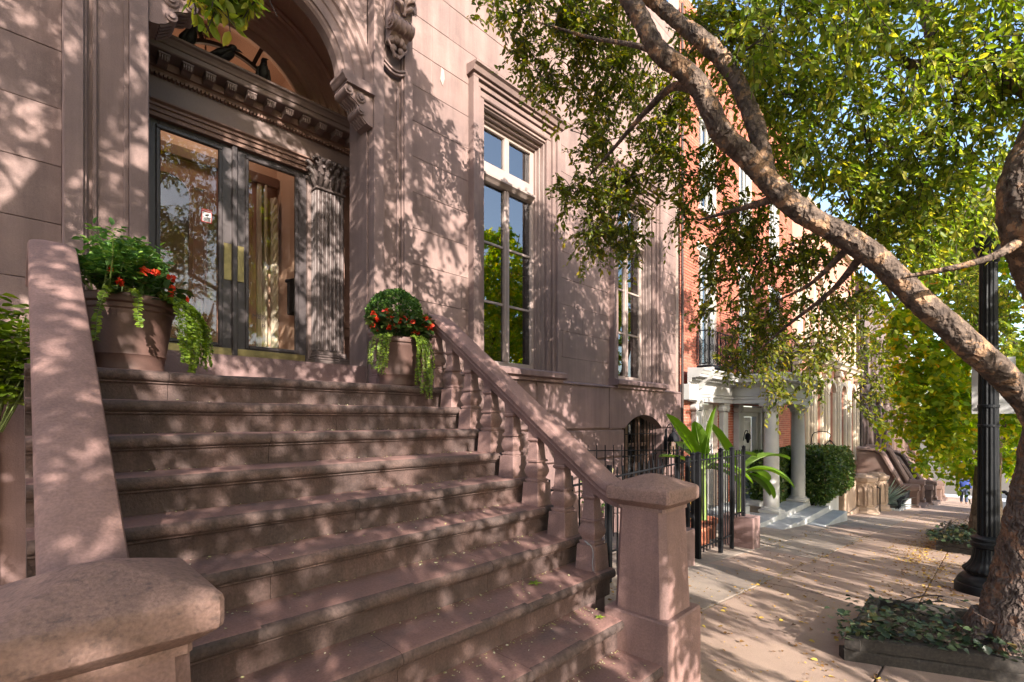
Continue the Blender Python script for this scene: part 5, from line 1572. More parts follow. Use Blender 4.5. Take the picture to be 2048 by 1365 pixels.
obj('wall', MB().box(24.1, 28.2, 2.40, 2.55, -2.6, -1.98, .02).box(24.1, 24.25, 2.55, 4.0, -2.6, -1.95, .02), 'white_paint', aw)
for k in range(13):
    x = 24.3 + k * .31
    obj('fence_finial', MB().tube([(x, 2.475, -2.02), (x, 2.475, -1.70)], .022, 6).ball((x, 2.475, -1.66), .05, 1, 1, 1.3, 8, 6), 'black_iron', aw)
obj('fence_rail', MB().tube([(24.2, 2.475, -1.80), (28.1, 2.475, -1.80)], .018, 6).tube([(24.175, 2.5, -1.80), (24.175, 4, -1.80)], .018, 6), 'black_iron', aw)
obj('soil', MB().box(24.26, 28.2, 2.56, 4.4, -2.5, -2.05), 'soil', aw)

def far_stoop(x0, x1, ybot, zg, ztop, mat, label):
    """stoop with solid cheek walls and a scrolled coping, seen from the side"""
    s = empty('brown_stoop', label, 'stairs', ((x0 + x1) / 2, (ybot + 4.5) / 2, zg), 'stoops further down the street')
    n = 9
    for k in range(n):
        y0 = ybot + .35 + (4.4 - ybot - .35) * k / n
        obj('step', MB().box(x0 + .3, x1 - .3, y0, 4.5, zg - .3 + (ztop - zg) * k / n, zg + (ztop - zg) * (k + 1) / n - .02), mat, s)
    for xc in (x0 + .15, x1 - .15):
        yc = ybot + .2
        path = [(4.5, ztop + .95), (3.95, ztop + .95), (3.75, ztop + .90), (3.55, ztop + .78), (ybot + .55, zg + 1.0), (ybot + .35, zg + .95)]
        poly_ = [(a, b - .1) for a, b in path] + [(ybot + .35, zg - .4), (4.5, zg - .4)]
        obj('cheek_wall', MB().prism(poly_, 'x', xc - .12, xc + .12), mat, s)
        sec_ = [(-.22, -.02), (-.22, .06), (-.10, .14), (.10, .14), (.22, .06), (.22, -.02), (.12, -.08), (-.12, -.08)]
        obj('coping', MB().sweep_yz(sec_, path[::-1], xc), mat, s, smooth=40)
        nwm = MB().box(xc - .24, xc + .24, ybot - .05, ybot + .42, zg - .4, zg + .95, .03).box(xc - .30, xc + .30, ybot - .12, ybot + .5, zg - .4, zg + .28, .03).arch_ring(xc, zg + .95, [(0.02, ybot - .10), (.28, ybot - .10), (.28, ybot + .47), (.02, ybot + .47)], 0, PI, 12)
        nn = obj('newel', nwm, mat, s)
        obj('panel_bead', MB().tube(bez([(xc - .12, ybot - .055, zg + .38), (xc - .12, ybot - .055, zg + .75), (xc, ybot - .055, zg + .87), (xc + .12, ybot - .055, zg + .75), (xc + .12, ybot - .055, zg + .38)], 4), .02, 5), mat, nn)
    obj('bottom_step', MB().box(x0 + .25, x1 - .25, ybot - .25, ybot + .4, zg - .5, zg + .14, .03), mat, s)
far_stoop(28.6, 31.4, 2.25, gz(30) - .05, gz(30) + 1.75, 'far_stone', 'sunlit tan brownstone stoop with scrolled coping, first beyond the spiky plant')
far_stoop(34.0, 37.0, 2.1, gz(35.5) - .05, gz(35.5) + 1.75, 'far_dark', 'darker brownstone stoop, second beyond the spiky plant')
far_stoop(41.5, 44.5, 2.1, gz(43) - .05, gz(43) + 1.75, 'far_stone', 'small distant brownstone stoop just left of the walking person')
# ------------------------------------------------------------------ iron fence and gate in front of the basement
def blockpost(x0, x1, y0, y1, z0, z1, label):
    m = MB().box(x0, x1, y0, y1, z0, z1, .008)
    return top('stone_block_post', m, 'brownstone_base', label, 'stone block', 'blocks carrying the iron fence')
blockpost(5.72, 6.06, 2.66, 3.06, -.7, .16, 'plain brownstone block at the foot of the fence just right of the newel post')
blockpost(8.16, 8.50, 2.64, 3.16, -.9, -.02, 'plain brownstone block carrying the fence end post next to the marble steps')
fe = empty('iron_fence', 'black iron picket fence in front of the basement windows', 'fence', (4.5, 2.78, 0.0))
obj('rail', MB().tube([(2.92, 2.80, .90), (6.05, 2.80, 1.0)], .012, 6).tube([(2.92, 2.80, .22), (6.05, 2.80, .12)], .012, 6), 'black_iron', fe)
x = 3.0
while x < 6.0:
    t = (x - 2.92) / 3.13
    h = .90 + .10 * t + .10 + random.uniform(-.006, .006)
    obj('picket', MB().tube([(x, 2.80, gz(x) + .06), (x, 2.80, h)], .009, 6), 'black_iron', fe)
    x += .112
for x in (4.30, 5.86):
    obj('post', MB().box(x - .022, x + .022, 2.778, 2.822, gz(x), 1.08, .004), 'black_iron', fe)
fs = empty('iron_gate', 'tall black iron gate and side panel between the two stone blocks', 'gate', (7.2, 2.82, -.4))
obj('rail', MB().tube([(6.05, 2.82, 1.0), (8.26, 2.82, .97)], .012, 6).tube([(6.52, 2.82, -.22), (7.75, 2.82, -.24)], .012, 6).tube([(7.75, 2.82, .06), (8.26, 2.82, .06)], .012, 6), 'black_iron', fs)
for (x, w, z0, z1) in ((6.20, .026, .0, 1.05), (6.36, .022, -.3, 1.08), (6.52, .034, -.42, 1.08), (7.31, .028, -.44, 1.10), (7.75, .026, -.45, 1.10), (8.27, .022, -.02, 1.10)):
    obj('post', MB().box(x - w, x + w, 2.82 - w, 2.82 + w, z0, z1, .004).square_lathe([(w, 0), (w * 1.2, .01), (.0, .035)], (x, 2.82, z1)), 'black_iron', fs)
for (a, b, n, zb) in ((6.6, 7.24, 7, -.30), (7.40, 7.68, 4, -.34), (7.85, 8.18, 4, -.0)):
    for k in range(n):
        x = a + (b - a) * k / (n - 1)
        obj('picket', MB().tube([(x, 2.82, zb), (x, 2.82, 1.07)], .009, 6), 'black_iron', fs)
ff = empty('side_fence', 'black iron picket fence running back from the gate to the corner of the brownstone', 'fence', (8.3, 3.7, -.3))
obj('rail', MB().tube([(6.45, 4.6, 1.05), (8.9, 3.6, 1.0)], .010, 6), 'black_iron', ff)
for k in range(17):
    t = k / 16
    x = 6.45 + 2.45 * t; y = 4.6 - t
    obj('picket', MB().tube([(x, y, -.4), (x, y, 1.14 - .04 * t)], .008, 6), 'black_iron', ff)

# ------------------------------------------------------------------ street lamp with a sign on it
LX, LYY = 7.89, -0.02
lamp = empty('street_lamp', 'tall black fluted cast iron lamp post beside the leaning tree', 'street lamp', (LX, LYY, gz(LX)))
g0 = gz(LX) - .03
obj('drum', MB().lathe([(0.2982, -.05), (0.2982, .13), (0.2898, .15), (0.2814, .155), (0.2814, .17), (0.2688, .20), (0.2268, .25), (0.1974, .265), (0.1974, .29)], (LX, LYY, g0), 40), 'lamp_black', lamp, smooth=35)
obj('bell', MB().lathe([(0.2058, .28), (0.2268, .30), (0.231, .32), (0.2184, .335), (0.1848, .37), (0.1554, .42), (0.1386, .50), (0.1302, .58)], (LX, LYY, g0), 96, flute=.05, nfl=24), 'lamp_black', lamp, smooth=50)
obj('collar', MB().lathe([(0.1302, .57), (0.1554, .585), (0.1596, .61), (0.1596, .63), (0.147, .645), (0.147, .66), (0.1579, .67), (0.1579, .69), (0.1428, .70), (0.1134, .72)], (LX, LYY, g0), 40), 'lamp_black', lamp, smooth=35)
obj('shaft', MB().lathe([(0.09912, .70), (0.0924, 1.6), (0.0798, 3.9)], (LX, LYY, g0), 112, flute=.12, nfl=14), 'lamp_black', lamp, smooth=60)
obj('band', MB().lathe([(0.09072, 2.20), (0.09576, 2.205), (0.09576, 2.235), (0.08904, 2.24)], (LX, LYY, g0), 32), 'lamp_black', lamp)
obj('band', MB().lathe([(0.09156, 1.98), (0.09576, 1.985), (0.09576, 2.005), (0.08988, 2.01)], (LX, LYY, g0), 32), 'lamp_black', lamp)
obj('capital', MB().lathe([(0.084, 3.88), (0.1008, 3.90), (0.0924, 3.93), (0.1092, 4.0), (0.1596, 4.12), (0.1722, 4.15), (0.1596, 4.17), (0.1008, 4.18)], (LX, LYY, g0), 40), 'lamp_black', lamp, smooth=40)
obj('globe', MB().lathe([(.11, 4.18), (.19, 4.26), (.23, 4.42), (.21, 4.60), (.12, 4.74), (.05, 4.80), (0, 4.82)], (LX, LYY, g0), 28, cap=False), 'lamp_glass', lamp, smooth=70)
sg_ = MB().box(8.06, 8.066, -.245, .125, 1.62, 2.28, .002)
so = empty('street_sign', 'plain pale grey metal sign panel strapped behind the lamp post', 'sign', (8.06, -.06, 1.62))
obj('panel', sg_, 'sign_metal', so)
obj('bracket', MB().box(8.02, 8.058, -.06, .02, 1.70, 1.73).box(8.02, 8.058, -.06, .02, 2.16, 2.19), 'black_iron', so)

# ------------------------------------------------------------------ timber tree boxes with hoop edging
def timber(parent, p, q, w, z0, z1, dzp=0.0):
    """a beam from p to q (x,y) following the slope"""
    p = Vector(p); q = Vector(q)
    d = (q - p).normalized(); nrm = Vector((-d.y, d.x)) * w
    m = MB(); vs = []
    n = 10
    for i in range(n + 1):
        c = p + (q - p) * i / n
        jig = random.uniform(-.004, .004)
        for (s, z) in ((0, z0), (1, z0), (1, z1 - .01), (.9, z1), (.1, z1), (0, z1 - .01)):
            e = c + nrm * s
            vs.append((e.x + jig, e.y, gz(e.x) + z + jig))
    fs_ = []
    for i in range(n):
        for k in range(6):
            j = (k + 1) % 6
            fs_.append((i * 6 + k, i * 6 + j, (i + 1) * 6 + j, (i + 1) * 6 + k))
    fs_ += [tuple(range(6)), tuple(range(n * 6, n * 6 + 6))[::-1]]
    m.add(vs, fs_)
    return obj('timber_beam', m, 'timber', parent)
def tree_box(corners, label, h, name='tree_box'):
    c0 = corners[0]
    t = empty(name, label, 'planter', (c0[0], c0[1], gz(c0[0])), 'timber tree boxes')
    n = len(corners)
    for i in range(n):
        a = corners[i]; b = corners[(i + 1) % n]
        A = Vector(a); B = Vector(b); d = (B - A).normalized()
        timber(t, A + d * .0, B - d * .095, .09, -.03, h * .48)
        timber(t, A + d * .095, B - d * .0, .09, h * .50, h)
    m = MB()
    cs = [Vector(c) for c in corners]
    k = 14; vs = []; fs_ = []
    for i in range(k + 1):
        for j in range(k + 1):
            u, v_ = i / k, j / k
            p = cs[0].lerp(cs[1], u).lerp(cs[3].lerp(cs[2], u), v_)
            bump = .05 * math.sin(PI * u) * math.sin(PI * v_) + .012 * MN.noise(Vector((p.x * 9, p.y * 9, 0)))
            vs.append((p.x, p.y, gz(p.x) + h * .62 + bump))
    for i in range(k):
        for j in range(k):
            fs_.append((i * (k + 1) + j, (i + 1) * (k + 1) + j, (i + 1) * (k + 1) + j + 1, i * (k + 1) + j + 1))
    m.add(vs, fs_)
    obj('soil', m, 'soil', t, smooth=60)
    return t
box1 = [(4.00, .70), (4.62, -.36), (6.15, -.36), (5.55, .78)]
tree_box(box1, 'old grey timber tree box with ivy at the foot of the leaning tree', .165)
box2 = [(11.85, .66), (11.85, -.34), (16.4, -.34), (16.4, .66)]
tree_box(box2, 'smaller timber tree box around the second tree behind the lamp post', .22)
def hoop_edge(pts, label, hgt=.16, span=.36):
    c = pts[0]
    t = empty('hoop_edging', label, 'edging', (c[0], c[1], gz(c[0])), 'wrought iron hoop edgings of the tree boxes')
    A, B = Vector(pts[0]), Vector(pts[1])
    L = (B - A).length
    n = max(1, int(L / span))
    for i in range(n):
        a = A.lerp(B, i / n); b = A.lerp(B, (i + 1) / n)
        P_ = []
        for k in range(13):
            u = k / 12
            p = a.lerp(b, u)
            P_.append((p.x, p.y, gz(p.x) + pts[2] + hgt * math.sin(PI * u) ** .7))
        m = MB().tube(P_, .006, 5)
        P2 = []
        for k in range(13):
            u = k / 12
            p = a.lerp(b, .15 + .7 * u)
            P2.append((p.x, p.y, gz(p.x) + pts[2] + hgt * .6 * math.sin(PI * u) ** .7))
        m.tube(P2, .005, 5)
        mid = a.lerp(b, .5)
        for s in (-1, 1):
            d = (b - a).normalized()
            m.tube([(mid.x + d.x * s * (.028 + .022 * math.cos(q)), mid.y + d.y * s * (.028 + .022 * math.cos(q)), gz(mid.x) + pts[2] + hgt * .8 + .022 * math.sin(q)) for q in np.linspace(-PI, 2.2, 12)], .004, 5)
        obj('hoop', m, 'rust_iron', t)
hoop_edge([(5.45, .55), (5.65, -.05), .17], 'low arched wrought iron edging with a double scroll behind the ivy box', .13, .62)
hoop_edge([(12.4, .60), (15.9, .60), .18], 'row of low iron hoops along the second tree box', .20, .40)
hoop_edge([(17.4, .72), (17.4, -.3), .02], 'iron hoop edging of the farther tree pit, left of the second trunk', .30, .45)
hoop_edge([(12.2, -.30), (12.2, .0), .18], 'short iron hoop edging seen between lamp post and leaning trunk', .20, .30)

# ------------------------------------------------------------------ big pots with box balls, begonias and creeping jenny
def leaves_on(P, Nrm, size, wid, mat, parent, name, spread=.9, jl=.3, updir=None):
    n = len(P)
    D = unit(Nrm + RNG.normal(size=(n, 3)) * spread)
    U = unit(RNG.normal(size=(n, 3)) + (np.array([0, 0, 1.0]) if updir is None else np.array(updir)))
    L = size * RNG.uniform(1 - jl, 1 + jl, n)
    V, Q = leaf_geo(P, D, U, L, L * wid)
    return np_obj(name, V, Q, mat, parent)
def ball_pts(c, r, n, sx=1, sz=1, inner=.86):
    d = rdir(n)
    rr = r * (inner + (1 - inner) * RNG.random(n) ** .5)
    lump = 1 + .05 * np.sin(d[:, 0] * 7 + 1) * np.cos(d[:, 2] * 6)
    return np.array(c) + d * (rr * lump)[:, None] * np.array([sx, sx, sz]), d
def vines(starts, outs, lens, parent, cz=0.0, seg=.012, size=.02):
    """trailing stems with paired round leaves"""
    Ps = []; Ds = []; st = MB()
    for s, o_, L in zip(starts, outs, lens):
        p = Vector(s); d = Vector(o_) + Vector((0, 0, .5))
        n = int(L / seg)
        pts = [p.copy()]
        for i in range(n):
            d = (d * .86 + Vector((0, 0, -1)) * .14 + Vector((random.gauss(0, .05), random.gauss(0, .05), 0))).normalized()
            p = p + d * seg
            pts.append(p.copy())
            sd = d.cross(Vector((o_[0], o_[1], .01))).normalized() if abs(d.z) < .999 else Vector((-o_[1], o_[0], 0)).normalized()
            for sgn in (-1, 1):
                Ps.append(tuple(p)); Ds.append(tuple(sd * sgn + Vector(o_) * random.uniform(.1, .7) + Vector((0, 0, random.uniform(-.3, .2)))))
        st.tube(pts[::3], .0022, 4)
    Ps = np.array(Ps); Ds = np.array(Ds); n = len(Ps)
    L = size * RNG.uniform(.7, 1.25, n)
    U = unit(RNG.normal(size=(n, 3)) * .5 + np.array([0, -.6, .8]))
    V, Q = leaf_geo(Ps, Ds, U, L, L * .46, fold=.15)
    np_obj('creeping_jenny', V, Q, 'leaf_vine', parent)
    obj('vine_stem', st, 'stem_green', parent)
def begonias(cx, cy, cz, r, a0, a1, nl, nf, parent):
    a = RNG.uniform(a0, a1, nl)
    rad = r * RNG.uniform(.55, 1.12, nl)
    P = np.stack([cx + rad * np.cos(a), cy + rad * np.sin(a), cz + RNG.uniform(-.03, .12, nl)], 1)
    out = np.stack([np.cos(a), np.sin(a), RNG.uniform(-.2, .5, nl)], 1)
    L = RNG.uniform(.045, .08, nl)
    V, Q = leaf_geo(P, out + RNG.normal(size=(nl, 3)) * .5, np.tile([0, 0, 1.0], (nl, 1)) + RNG.normal(size=(nl, 3)) * .4, L, L * .42)
    np_obj('begonia_leaves', V, Q, 'leaf_begonia', parent)
    for k in range(nf):
        t = a0 + (a1 - a0) * (k + random.random()) / nf
        rr = r * random.uniform(.8, 1.2)
        c = np.array([cx + rr * math.cos(t), cy + rr * math.sin(t), cz + random.uniform(-.02, .16)])
        m = 14
        d = rdir(m); L = RNG.uniform(.018, .030, m)
        V, Q = leaf_geo(np.tile(c, (m, 1)) + d * .004, d + np.array([0, -.4, .2]), rdir(m), L, L * .5)
        np_obj('begonia_flower', V, Q, 'petal_red', parent)
def pot(parent, cx, cy, z0, r, h, mat='terracotta_pot'):
    k = r
    m = MB().lathe([(k * .66, 0), (k * .72, .015), (k * .72, .035), (k * .70, .05), (k * .73, h * .22), (k * .76, h * .24), (k * .75, h * .27), (k * .88, h * .80), (k * .92, h * .82), (k * .93, h * .87), (k * 1.0, h * .89), (k * 1.02, h * .93), (k * 1.0, h * .98), (k * .95, h), (k * .88, h * .985), (k * .86, h * .85), (0, h * .84)], (cx, cy, z0), 36, cap=False)
    return obj('pot', m, mat, parent, smooth=40)
pr = empty('potted_topiary', 'round terracotta pot with box ball and red begonias at the top of the right balustrade', 'potted plant', (2.34, 3.68, LZ))
pot(pr, 2.33, 3.70, LZ, .215, .42)
P, Nn = ball_pts((2.33, 3.74, 2.47), .235, 6500, 1.0, .95)
leaves_on(P, Nn, .022, .40, 'leaf_box', pr, 'box_ball')
begonias(2.33, 3.67, 2.31, .25, PI * .9, PI * 2.0, 200, 34, pr)
sa = [math.radians(a) for a in (205, 212, 219, 226, 268, 274, 280, 286, 292, 283, 277, 200, 222, 271, 289)]
vines([(2.33 + .215 * math.cos(a), 3.70 + .215 * math.sin(a), 2.25) for a in sa], [(math.cos(a), math.sin(a), 0) for a in sa], [.36, .40, .42, .38, .50, .55, .60, .62, .56, .60, .5, .34, .42, .58, .58], pr)
pl_ = empty('potted_topiary', 'wide terracotta pot with box ball, tomato-like leaves and trailing creeping jenny behind the left coping', 'potted plant', (.50, 3.86, LZ))
pot(pl_, .48, 3.88, LZ, .27, .47)
P, Nn = ball_pts((.495, 3.96, 2.50), .19, 6000, 1.05, 1.0)
leaves_on(P, Nn, .022, .40, 'leaf_box', pl_, 'box_ball')
begonias(.50, 3.84, 2.31, .25, PI * 1.3, PI * 2.05, 90, 9, pl_)
sa = [math.radians(a) for a in (300, 306, 312, 318, 324, 330, 336, 342, 348, 315, 327, 339, 309, 321, 333, 345, 250, 268)]
sa += [math.radians(q) for q in (303, 311, 319, 326, 331, 337, 343, 350, 316, 329)]
vines([(.48 + .27 * math.cos(a), 3.88 + .27 * math.sin(a), 2.30) for a in sa], [(math.cos(a), math.sin(a), 0) for a in sa], [.45, .5, .54, .50, .52, .50, .48, .46, .42, .56, .52, .50, .47, .66, .5, .44, .40, .30, .5, .42, .52, .40, .5, .46, .4, .4, .3, .36], pl_, size=.026)
def herb(cx, cy, z0, h, n, rad, parent, name='herb_leaves', mat='leaf_herb', lsize=.07):
    """loose upright stems with compound toothed leaves"""
    st = MB(); Ps = []; Ds = []; Ls = []
    for i in range(n):
        a = random.uniform(0, 2 * PI); rr = rad * random.random() ** .5
        b = Vector((cx + .3 * rr * math.cos(a), cy + .3 * rr * math.sin(a), z0))
        e = Vector((cx + rr * math.cos(a), cy + rr * math.sin(a), z0 + h * random.uniform(.55, 1.0)))
        mid = (b + e) / 2 + Vector((random.gauss(0, .02), random.gauss(0, .02), .04))
        pts = bez([b, mid, e], 5)
        st.tube(pts, lerp_list([.005, .004, .002], 5), 5)
        for p in pts[3:]:
            for q in range(3):
                ax = Vector((random.gauss(0, 1), random.gauss(0, 1), random.uniform(-.2, .5))).normalized()
                for (f, sd, l) in ((.3, 1, .6), (.3, -1, .6), (.6, 1, .75), (.6, -1, .75), (.9, 0, 1.0)):
                    s = ax.cross(Vector((0, 0, 1))).normalized() if abs(ax.z) < .95 else Vector((1, 0, 0))
                    Ps.append(tuple(p + ax * f * lsize * 1.3)); Ds.append(tuple(ax * (.5 if sd else 1) + s * sd * .8 + Vector((0, 0, -.15)))); Ls.append(l * lsize * random.uniform(.7, 1.1))
    Ps = np.array(Ps); Ds = np.array(Ds); Ls = np.array(Ls)
    V, Q = leaf_geo(Ps, Ds, np.tile([0, 0, 1.0], (len(Ps), 1)) + RNG.normal(size=(len(Ps), 3)) * .35, Ls, Ls * .30)
    np_obj(name, V, Q, mat, parent)
    obj('stem', st, 'stem_green', parent)
herb(.36, 3.70, 2.27, .34, 15, .24, pl_, lsize=.055)
sh = empty('leafy_shrub', 'bright green leafy plant growing left of the stoop against the base', 'shrub', (-.22, 3.9, .25))
herb(-.16, 3.95, 1.48, .76, 32, .34, sh, 'shrub_leaves', 'leaf_vine', lsize=.075)
obj('trunk', MB().tube([(-.16, 3.95, .2), (-.14, 3.95, .8), (-.16, 3.95, 1.55)], [.02, .016, .01], 7), 'stem_brown', sh)

# ------------------------------------------------------------------ banana plants and other pots behind the gate
def banana(cx, cy, z0, zc, leaves, label, potmat):
    t = empty('banana_plant', label, 'potted plant', (cx, cy, z0), 'banana plants behind the iron gate')
    pot(t, cx, cy, z0, .26, .42, potmat)
    obj('stalk', MB().tube([(cx, cy, z0 + .35), (cx + .01, cy, (z0 + zc) / 2), (cx, cy, zc)], [.06, .05, .035], 10), 'stem_green', t, smooth=60)
    for (az, el, L, wd, cv, yl) in leaves:
        d = Vector((math.cos(az) * math.cos(el), math.sin(az) * math.cos(el), math.sin(el)))
        side = d.cross(Vector((0, 0, 1)))
        side = side.normalized() if side.length > .05 else Vector((1, 0, 0))
        p = Vector((cx, cy, zc - .08)); n = 16
        rows_ = []
        vs = []
        for i in range(n + 1):
            u = i / n
            w = wd * (0 if u < .12 else math.sin(PI * min(1, (u - .12) / .88)) ** .55)
            if i: 
                p = p + d * (L / n)
                d = (d + Vector((0, 0, -cv / n))).normalized()
            nrm = side.cross(d).normalized()
            tear = random.uniform(.86, 1.04)
            vs += [p - side * w * tear + nrm * w * .28, p - side * w * .5 + nrm * w * .08, p, p + side * w * .5 + nrm * w * .08, p + side * w * random.uniform(.86, 1.04) + nrm * w * .28]
        fs_ = []
        for i in range(n):
            for k in range(4):
                fs_.append((i * 5 + k, (i + 1) * 5 + k, (i + 1) * 5 + k + 1, i * 5 + k + 1))
        lf = obj('banana_leaf', MB().add(vs, fs_), 'leaf_banana', t, smooth=60)
        rib = [vs[i * 5 + 2] for i in range(n + 1)]
        obj('midrib', MB().tube(rib, lerp_list([.018, .003], n), 6), 'stem_green', lf, smooth=60)
banana(8.55, 3.60, -.62, .75, [(R(150), R(58), 1.25, 0.228, .35, 0), (R(-60), R(80), 1.15, 0.240, .2, 0), (R(-35), R(38), 1.15, 0.204, 1.1, 0), (R(150), R(30), .95, 0.168, .6, 0), (R(-10), R(35), 1.1, 0.204, 1.4, 0), (R(-70), R(25), .9, 0.180, 1.6, 0), (R(170), R(75), .9, 0.180, .3, 0), (R(60), R(45), 1.0, 0.180, .8, 0), (R(-45), R(10), .8, 0.144, 1.5, 0)],
       'large banana plant with upright yellow-green leaves behind the left gate post', 'clay_pot')
banana(9.85, 3.45, -.74, .55, [(R(140), R(65), 1.25, 0.216, .5, 0), (R(-40), R(50), 1.2, 0.204, 1.5, 0), (R(-75), R(35), 1.1, 0.216, 1.9, 0), (R(-20), R(20), .95, 0.168, 1.2, 0), (R(160), R(35), 1.0, 0.180, 1.0, 0), (R(-50), R(15), .9, 0.192, 2.2, 0), (R(-40), R(-5), .8, 0.144, 1.2, 0)],
       'drooping banana plant with yellowing leaf tips in a dark pot before the porch', 'black_iron')
tr = empty('clay_trough', 'long red clay trough with a dry brown plant behind the gate', 'potted plant', (7.6, 3.4, -.55))
obj('trough', MB().box(7.25, 8.0, 3.25, 3.6, -.60, -.22, .012).box(7.22, 8.03, 3.22, 3.63, -.25, -.19, .012), 'clay_pot', tr)
st = MB(); Ps = []
for i in range(16):
    x, y = random.uniform(7.35, 7.9), random.uniform(3.3, 3.55)
    z1 = random.uniform(.45, .85)
    pts = [Vector((x, y, -.2)), Vector((x + random.gauss(0, .03), y, .2)), Vector((x + random.gauss(0, .07), y + random.gauss(0, .04), z1))]
    st.tube(pts, [.006, .005, .003], 5)
    for q in range(26):
        u = random.random()
        Ps.append(tuple(pts[1].lerp(pts[2], u) if random.random() < .7 else pts[0].lerp(pts[1], u)))
obj('stem', st, 'stem_brown', tr)
Ps = np.array(Ps)
leaves_on(Ps, rdir(len(Ps)), .035, .4, 'leaf_fallen', tr, 'dry_leaves')
sp = empty('small_shrub', 'dark green small leaved shrub at the foot of the iron fence', 'shrub', (6.5, 3.2, -.35))
P, Nn = ball_pts((6.5, 3.25, -.05), .26, 1500, 1, 1.3, .3)
leaves_on(P, Nn, .04, .4, 'leaf_box', sp, 'foliage')
obj('stem', MB().tube([(6.5, 3.25, -.4), (6.5, 3.25, .1)], .012, 6), 'stem_brown', sp)
wf = empty('flowering_shrub', 'thin shrub with a pale flower behind the fence by the newel post', 'shrub', (4.55, 3.1, -.1))
P, Nn = ball_pts((4.55, 3.15, .75), .22, 380, .8, 1.4, .2)
leaves_on(P, Nn, .03, .35, 'leaf_box', wf, 'foliage')
P, Nn = ball_pts((4.60, 3.0, .98), .035, 30, 1, 1, .3)
leaves_on(P, Nn, .03, .45, 'petal_litter', wf, 'flower')
obj('stem', MB().tube(bez([(4.55, 3.15, -.2), (4.53, 3.14, .4), (4.60, 3.02, .97)], 4), .007, 5), 'stem_brown', wf)

# ------------------------------------------------------------------ clipped hedge
hd = empty('clipped_hedge', 'dense dark green clipped hedge over the marble planter behind the columns', 'hedge', (17.0, 3.95, -.85))
n = 24000
u = RNG.random(n); v2 = RNG.random(n)
face = RNG.choice(4, n, p=[.55, .2, .1, .15])
def hp(n, face):
    x = RNG.uniform(13.9, 19.3, n); y = RNG.uniform(3.15, 4.65, n); z = RNG.uniform(-.82, .60, n)
    y = np.where(face == 0, 3.15, y); z = np.where(face == 1, .60, z); x = np.where(face == 2, 19.3, x); x = np.where(face == 3, 13.9, x)
    return x, y, z
x, y, z = hp(n, face)
y = np.where(x < 15.6, np.maximum(y, 4.05), y)
# rounded corners, lifted lower right edge
bot = np.clip((x - 18.2) / 1.1, 0, 1) * .75
z = np.maximum(z, -.85 + bot + .0 * x)
cen = np.stack([np.clip(x, 14.3, 18.9), np.clip(y, 3.55, 4.3), np.clip(z, -.4, .30)], 1)
Pp = np.stack([x, y, z], 1)
dv = Pp - cen
ln = np.linalg.norm(dv, axis=1, keepdims=True)
Pp = np.where(ln > .40, cen + dv / np.maximum(ln, 1e-6) * .40, Pp)
lump = np.sin(Pp[:, 0] * 5) * np.cos(Pp[:, 2] * 6 + Pp[:, 0] * 2) * .04
nr = unit(dv + 1e-4)
Pp = Pp + nr * (lump + RNG.normal(0, .035, n))[:, None]
leaves_on(Pp, nr, .075, .36, 'leaf_hedge', hd, 'foliage', spread=.8)
obj('core', MB().box(14.5, 18.5, 4.42, 4.6, -.8, .25, .1).box(15.85, 18.2, 3.55, 4.43, -.80, .25, .15), 'leaf_hedge', hd)
n = 4200
Pp = np.stack([15.62 + RNG.normal(0, .05, n), RNG.uniform(3.2, 4.2, n), RNG.uniform(-.82, .58, n)], 1)
Pp[:, 0] += np.clip(Pp[:, 2] - .3, 0, 1) * .5
leaves_on(Pp, np.tile([-1.0, -.2, .1], (n, 1)), .075, .36, 'leaf_hedge', hd, 'foliage', spread=.8)
# ------------------------------------------------------------------ spiky plant
ag = empty('spiky_plant', 'large pale spiky agave-like plant in the white-walled bed', 'plant', (25.3, 3.0, -2.05))
n = 90
a = RNG.uniform(0, 2 * PI, n); e = RNG.uniform(.1, 1.4, n)
D = np.stack([np.cos(a) * np.cos(e), np.sin(a) * np.cos(e), np.sin(e)], 1)
L = RNG.uniform(.8, 1.25, n)
V, Q = leaf_geo(np.tile([25.3, 3.1, -2.0], (n, 1)) + D * .08, D, np.tile([0, 0, 1.0], (n, 1)), L, np.full(n, .045), droop=.05)
np_obj('blade', V, Q, 'leaf_agave', ag)
# ------------------------------------------------------------------ ivy in the tree boxes
def ivy(corners, n, h, label, size=.05, base=None):
    cs = [np.array(c) for c in corners]
    u = RNG.random(n); v_ = RNG.random(n)
    # denser along the front edge and the corner
    w = RNG.random(n) < .6
    u = np.where(w, u, u); v_ = np.where(w, RNG.beta(1, 3, n), v_)
    p = (cs[0][None] * (1 - u)[:, None] + cs[1][None] * u[:, None]) * (1 - v_)[:, None] + (cs[3][None] * (1 - u)[:, None] + cs[2][None] * u[:, None]) * v_[:, None]
    clump = .5 + .5 * np.sin(p[:, 0] * 9 + 2) * np.cos(p[:, 1] * 8)
    keep = RNG.random(n) < (.35 + .65 * clump)
    p = p[keep]; n = len(p)
    z = .266 - SLOPE * p[:, 0] + h + RNG.random(n) ** 2 * .13
    P = np.stack([p[:, 0] + RNG.normal(0, .02, n), p[:, 1] + RNG.normal(0, .02, n), z], 1)
    U = unit(np.stack([RNG.normal(size=n) * .5, RNG.normal(size=n) * .5, np.ones(n)], 1))
    D = unit(np.stack([RNG.normal(size=n), RNG.normal(size=n), RNG.normal(size=n) * .35], 1))
    L = size * RNG.uniform(.6, 1.3, n)
    V, Q = leaf_geo(P, D, U, L, L * .46)
    o = np_obj('ivy', V, Q, 'leaf_ivy', base=(corners[0][0], corners[0][1], gz(corners[0][0])))
    tag(o, label, 'ivy', kind='stuff')
ivy([(3.93, .78), (4.70, -.5), (5.9, -.36), (5.35, .82)], 1150, .16, 'dark green ivy spilling over the timber tree box in the foreground', .05)
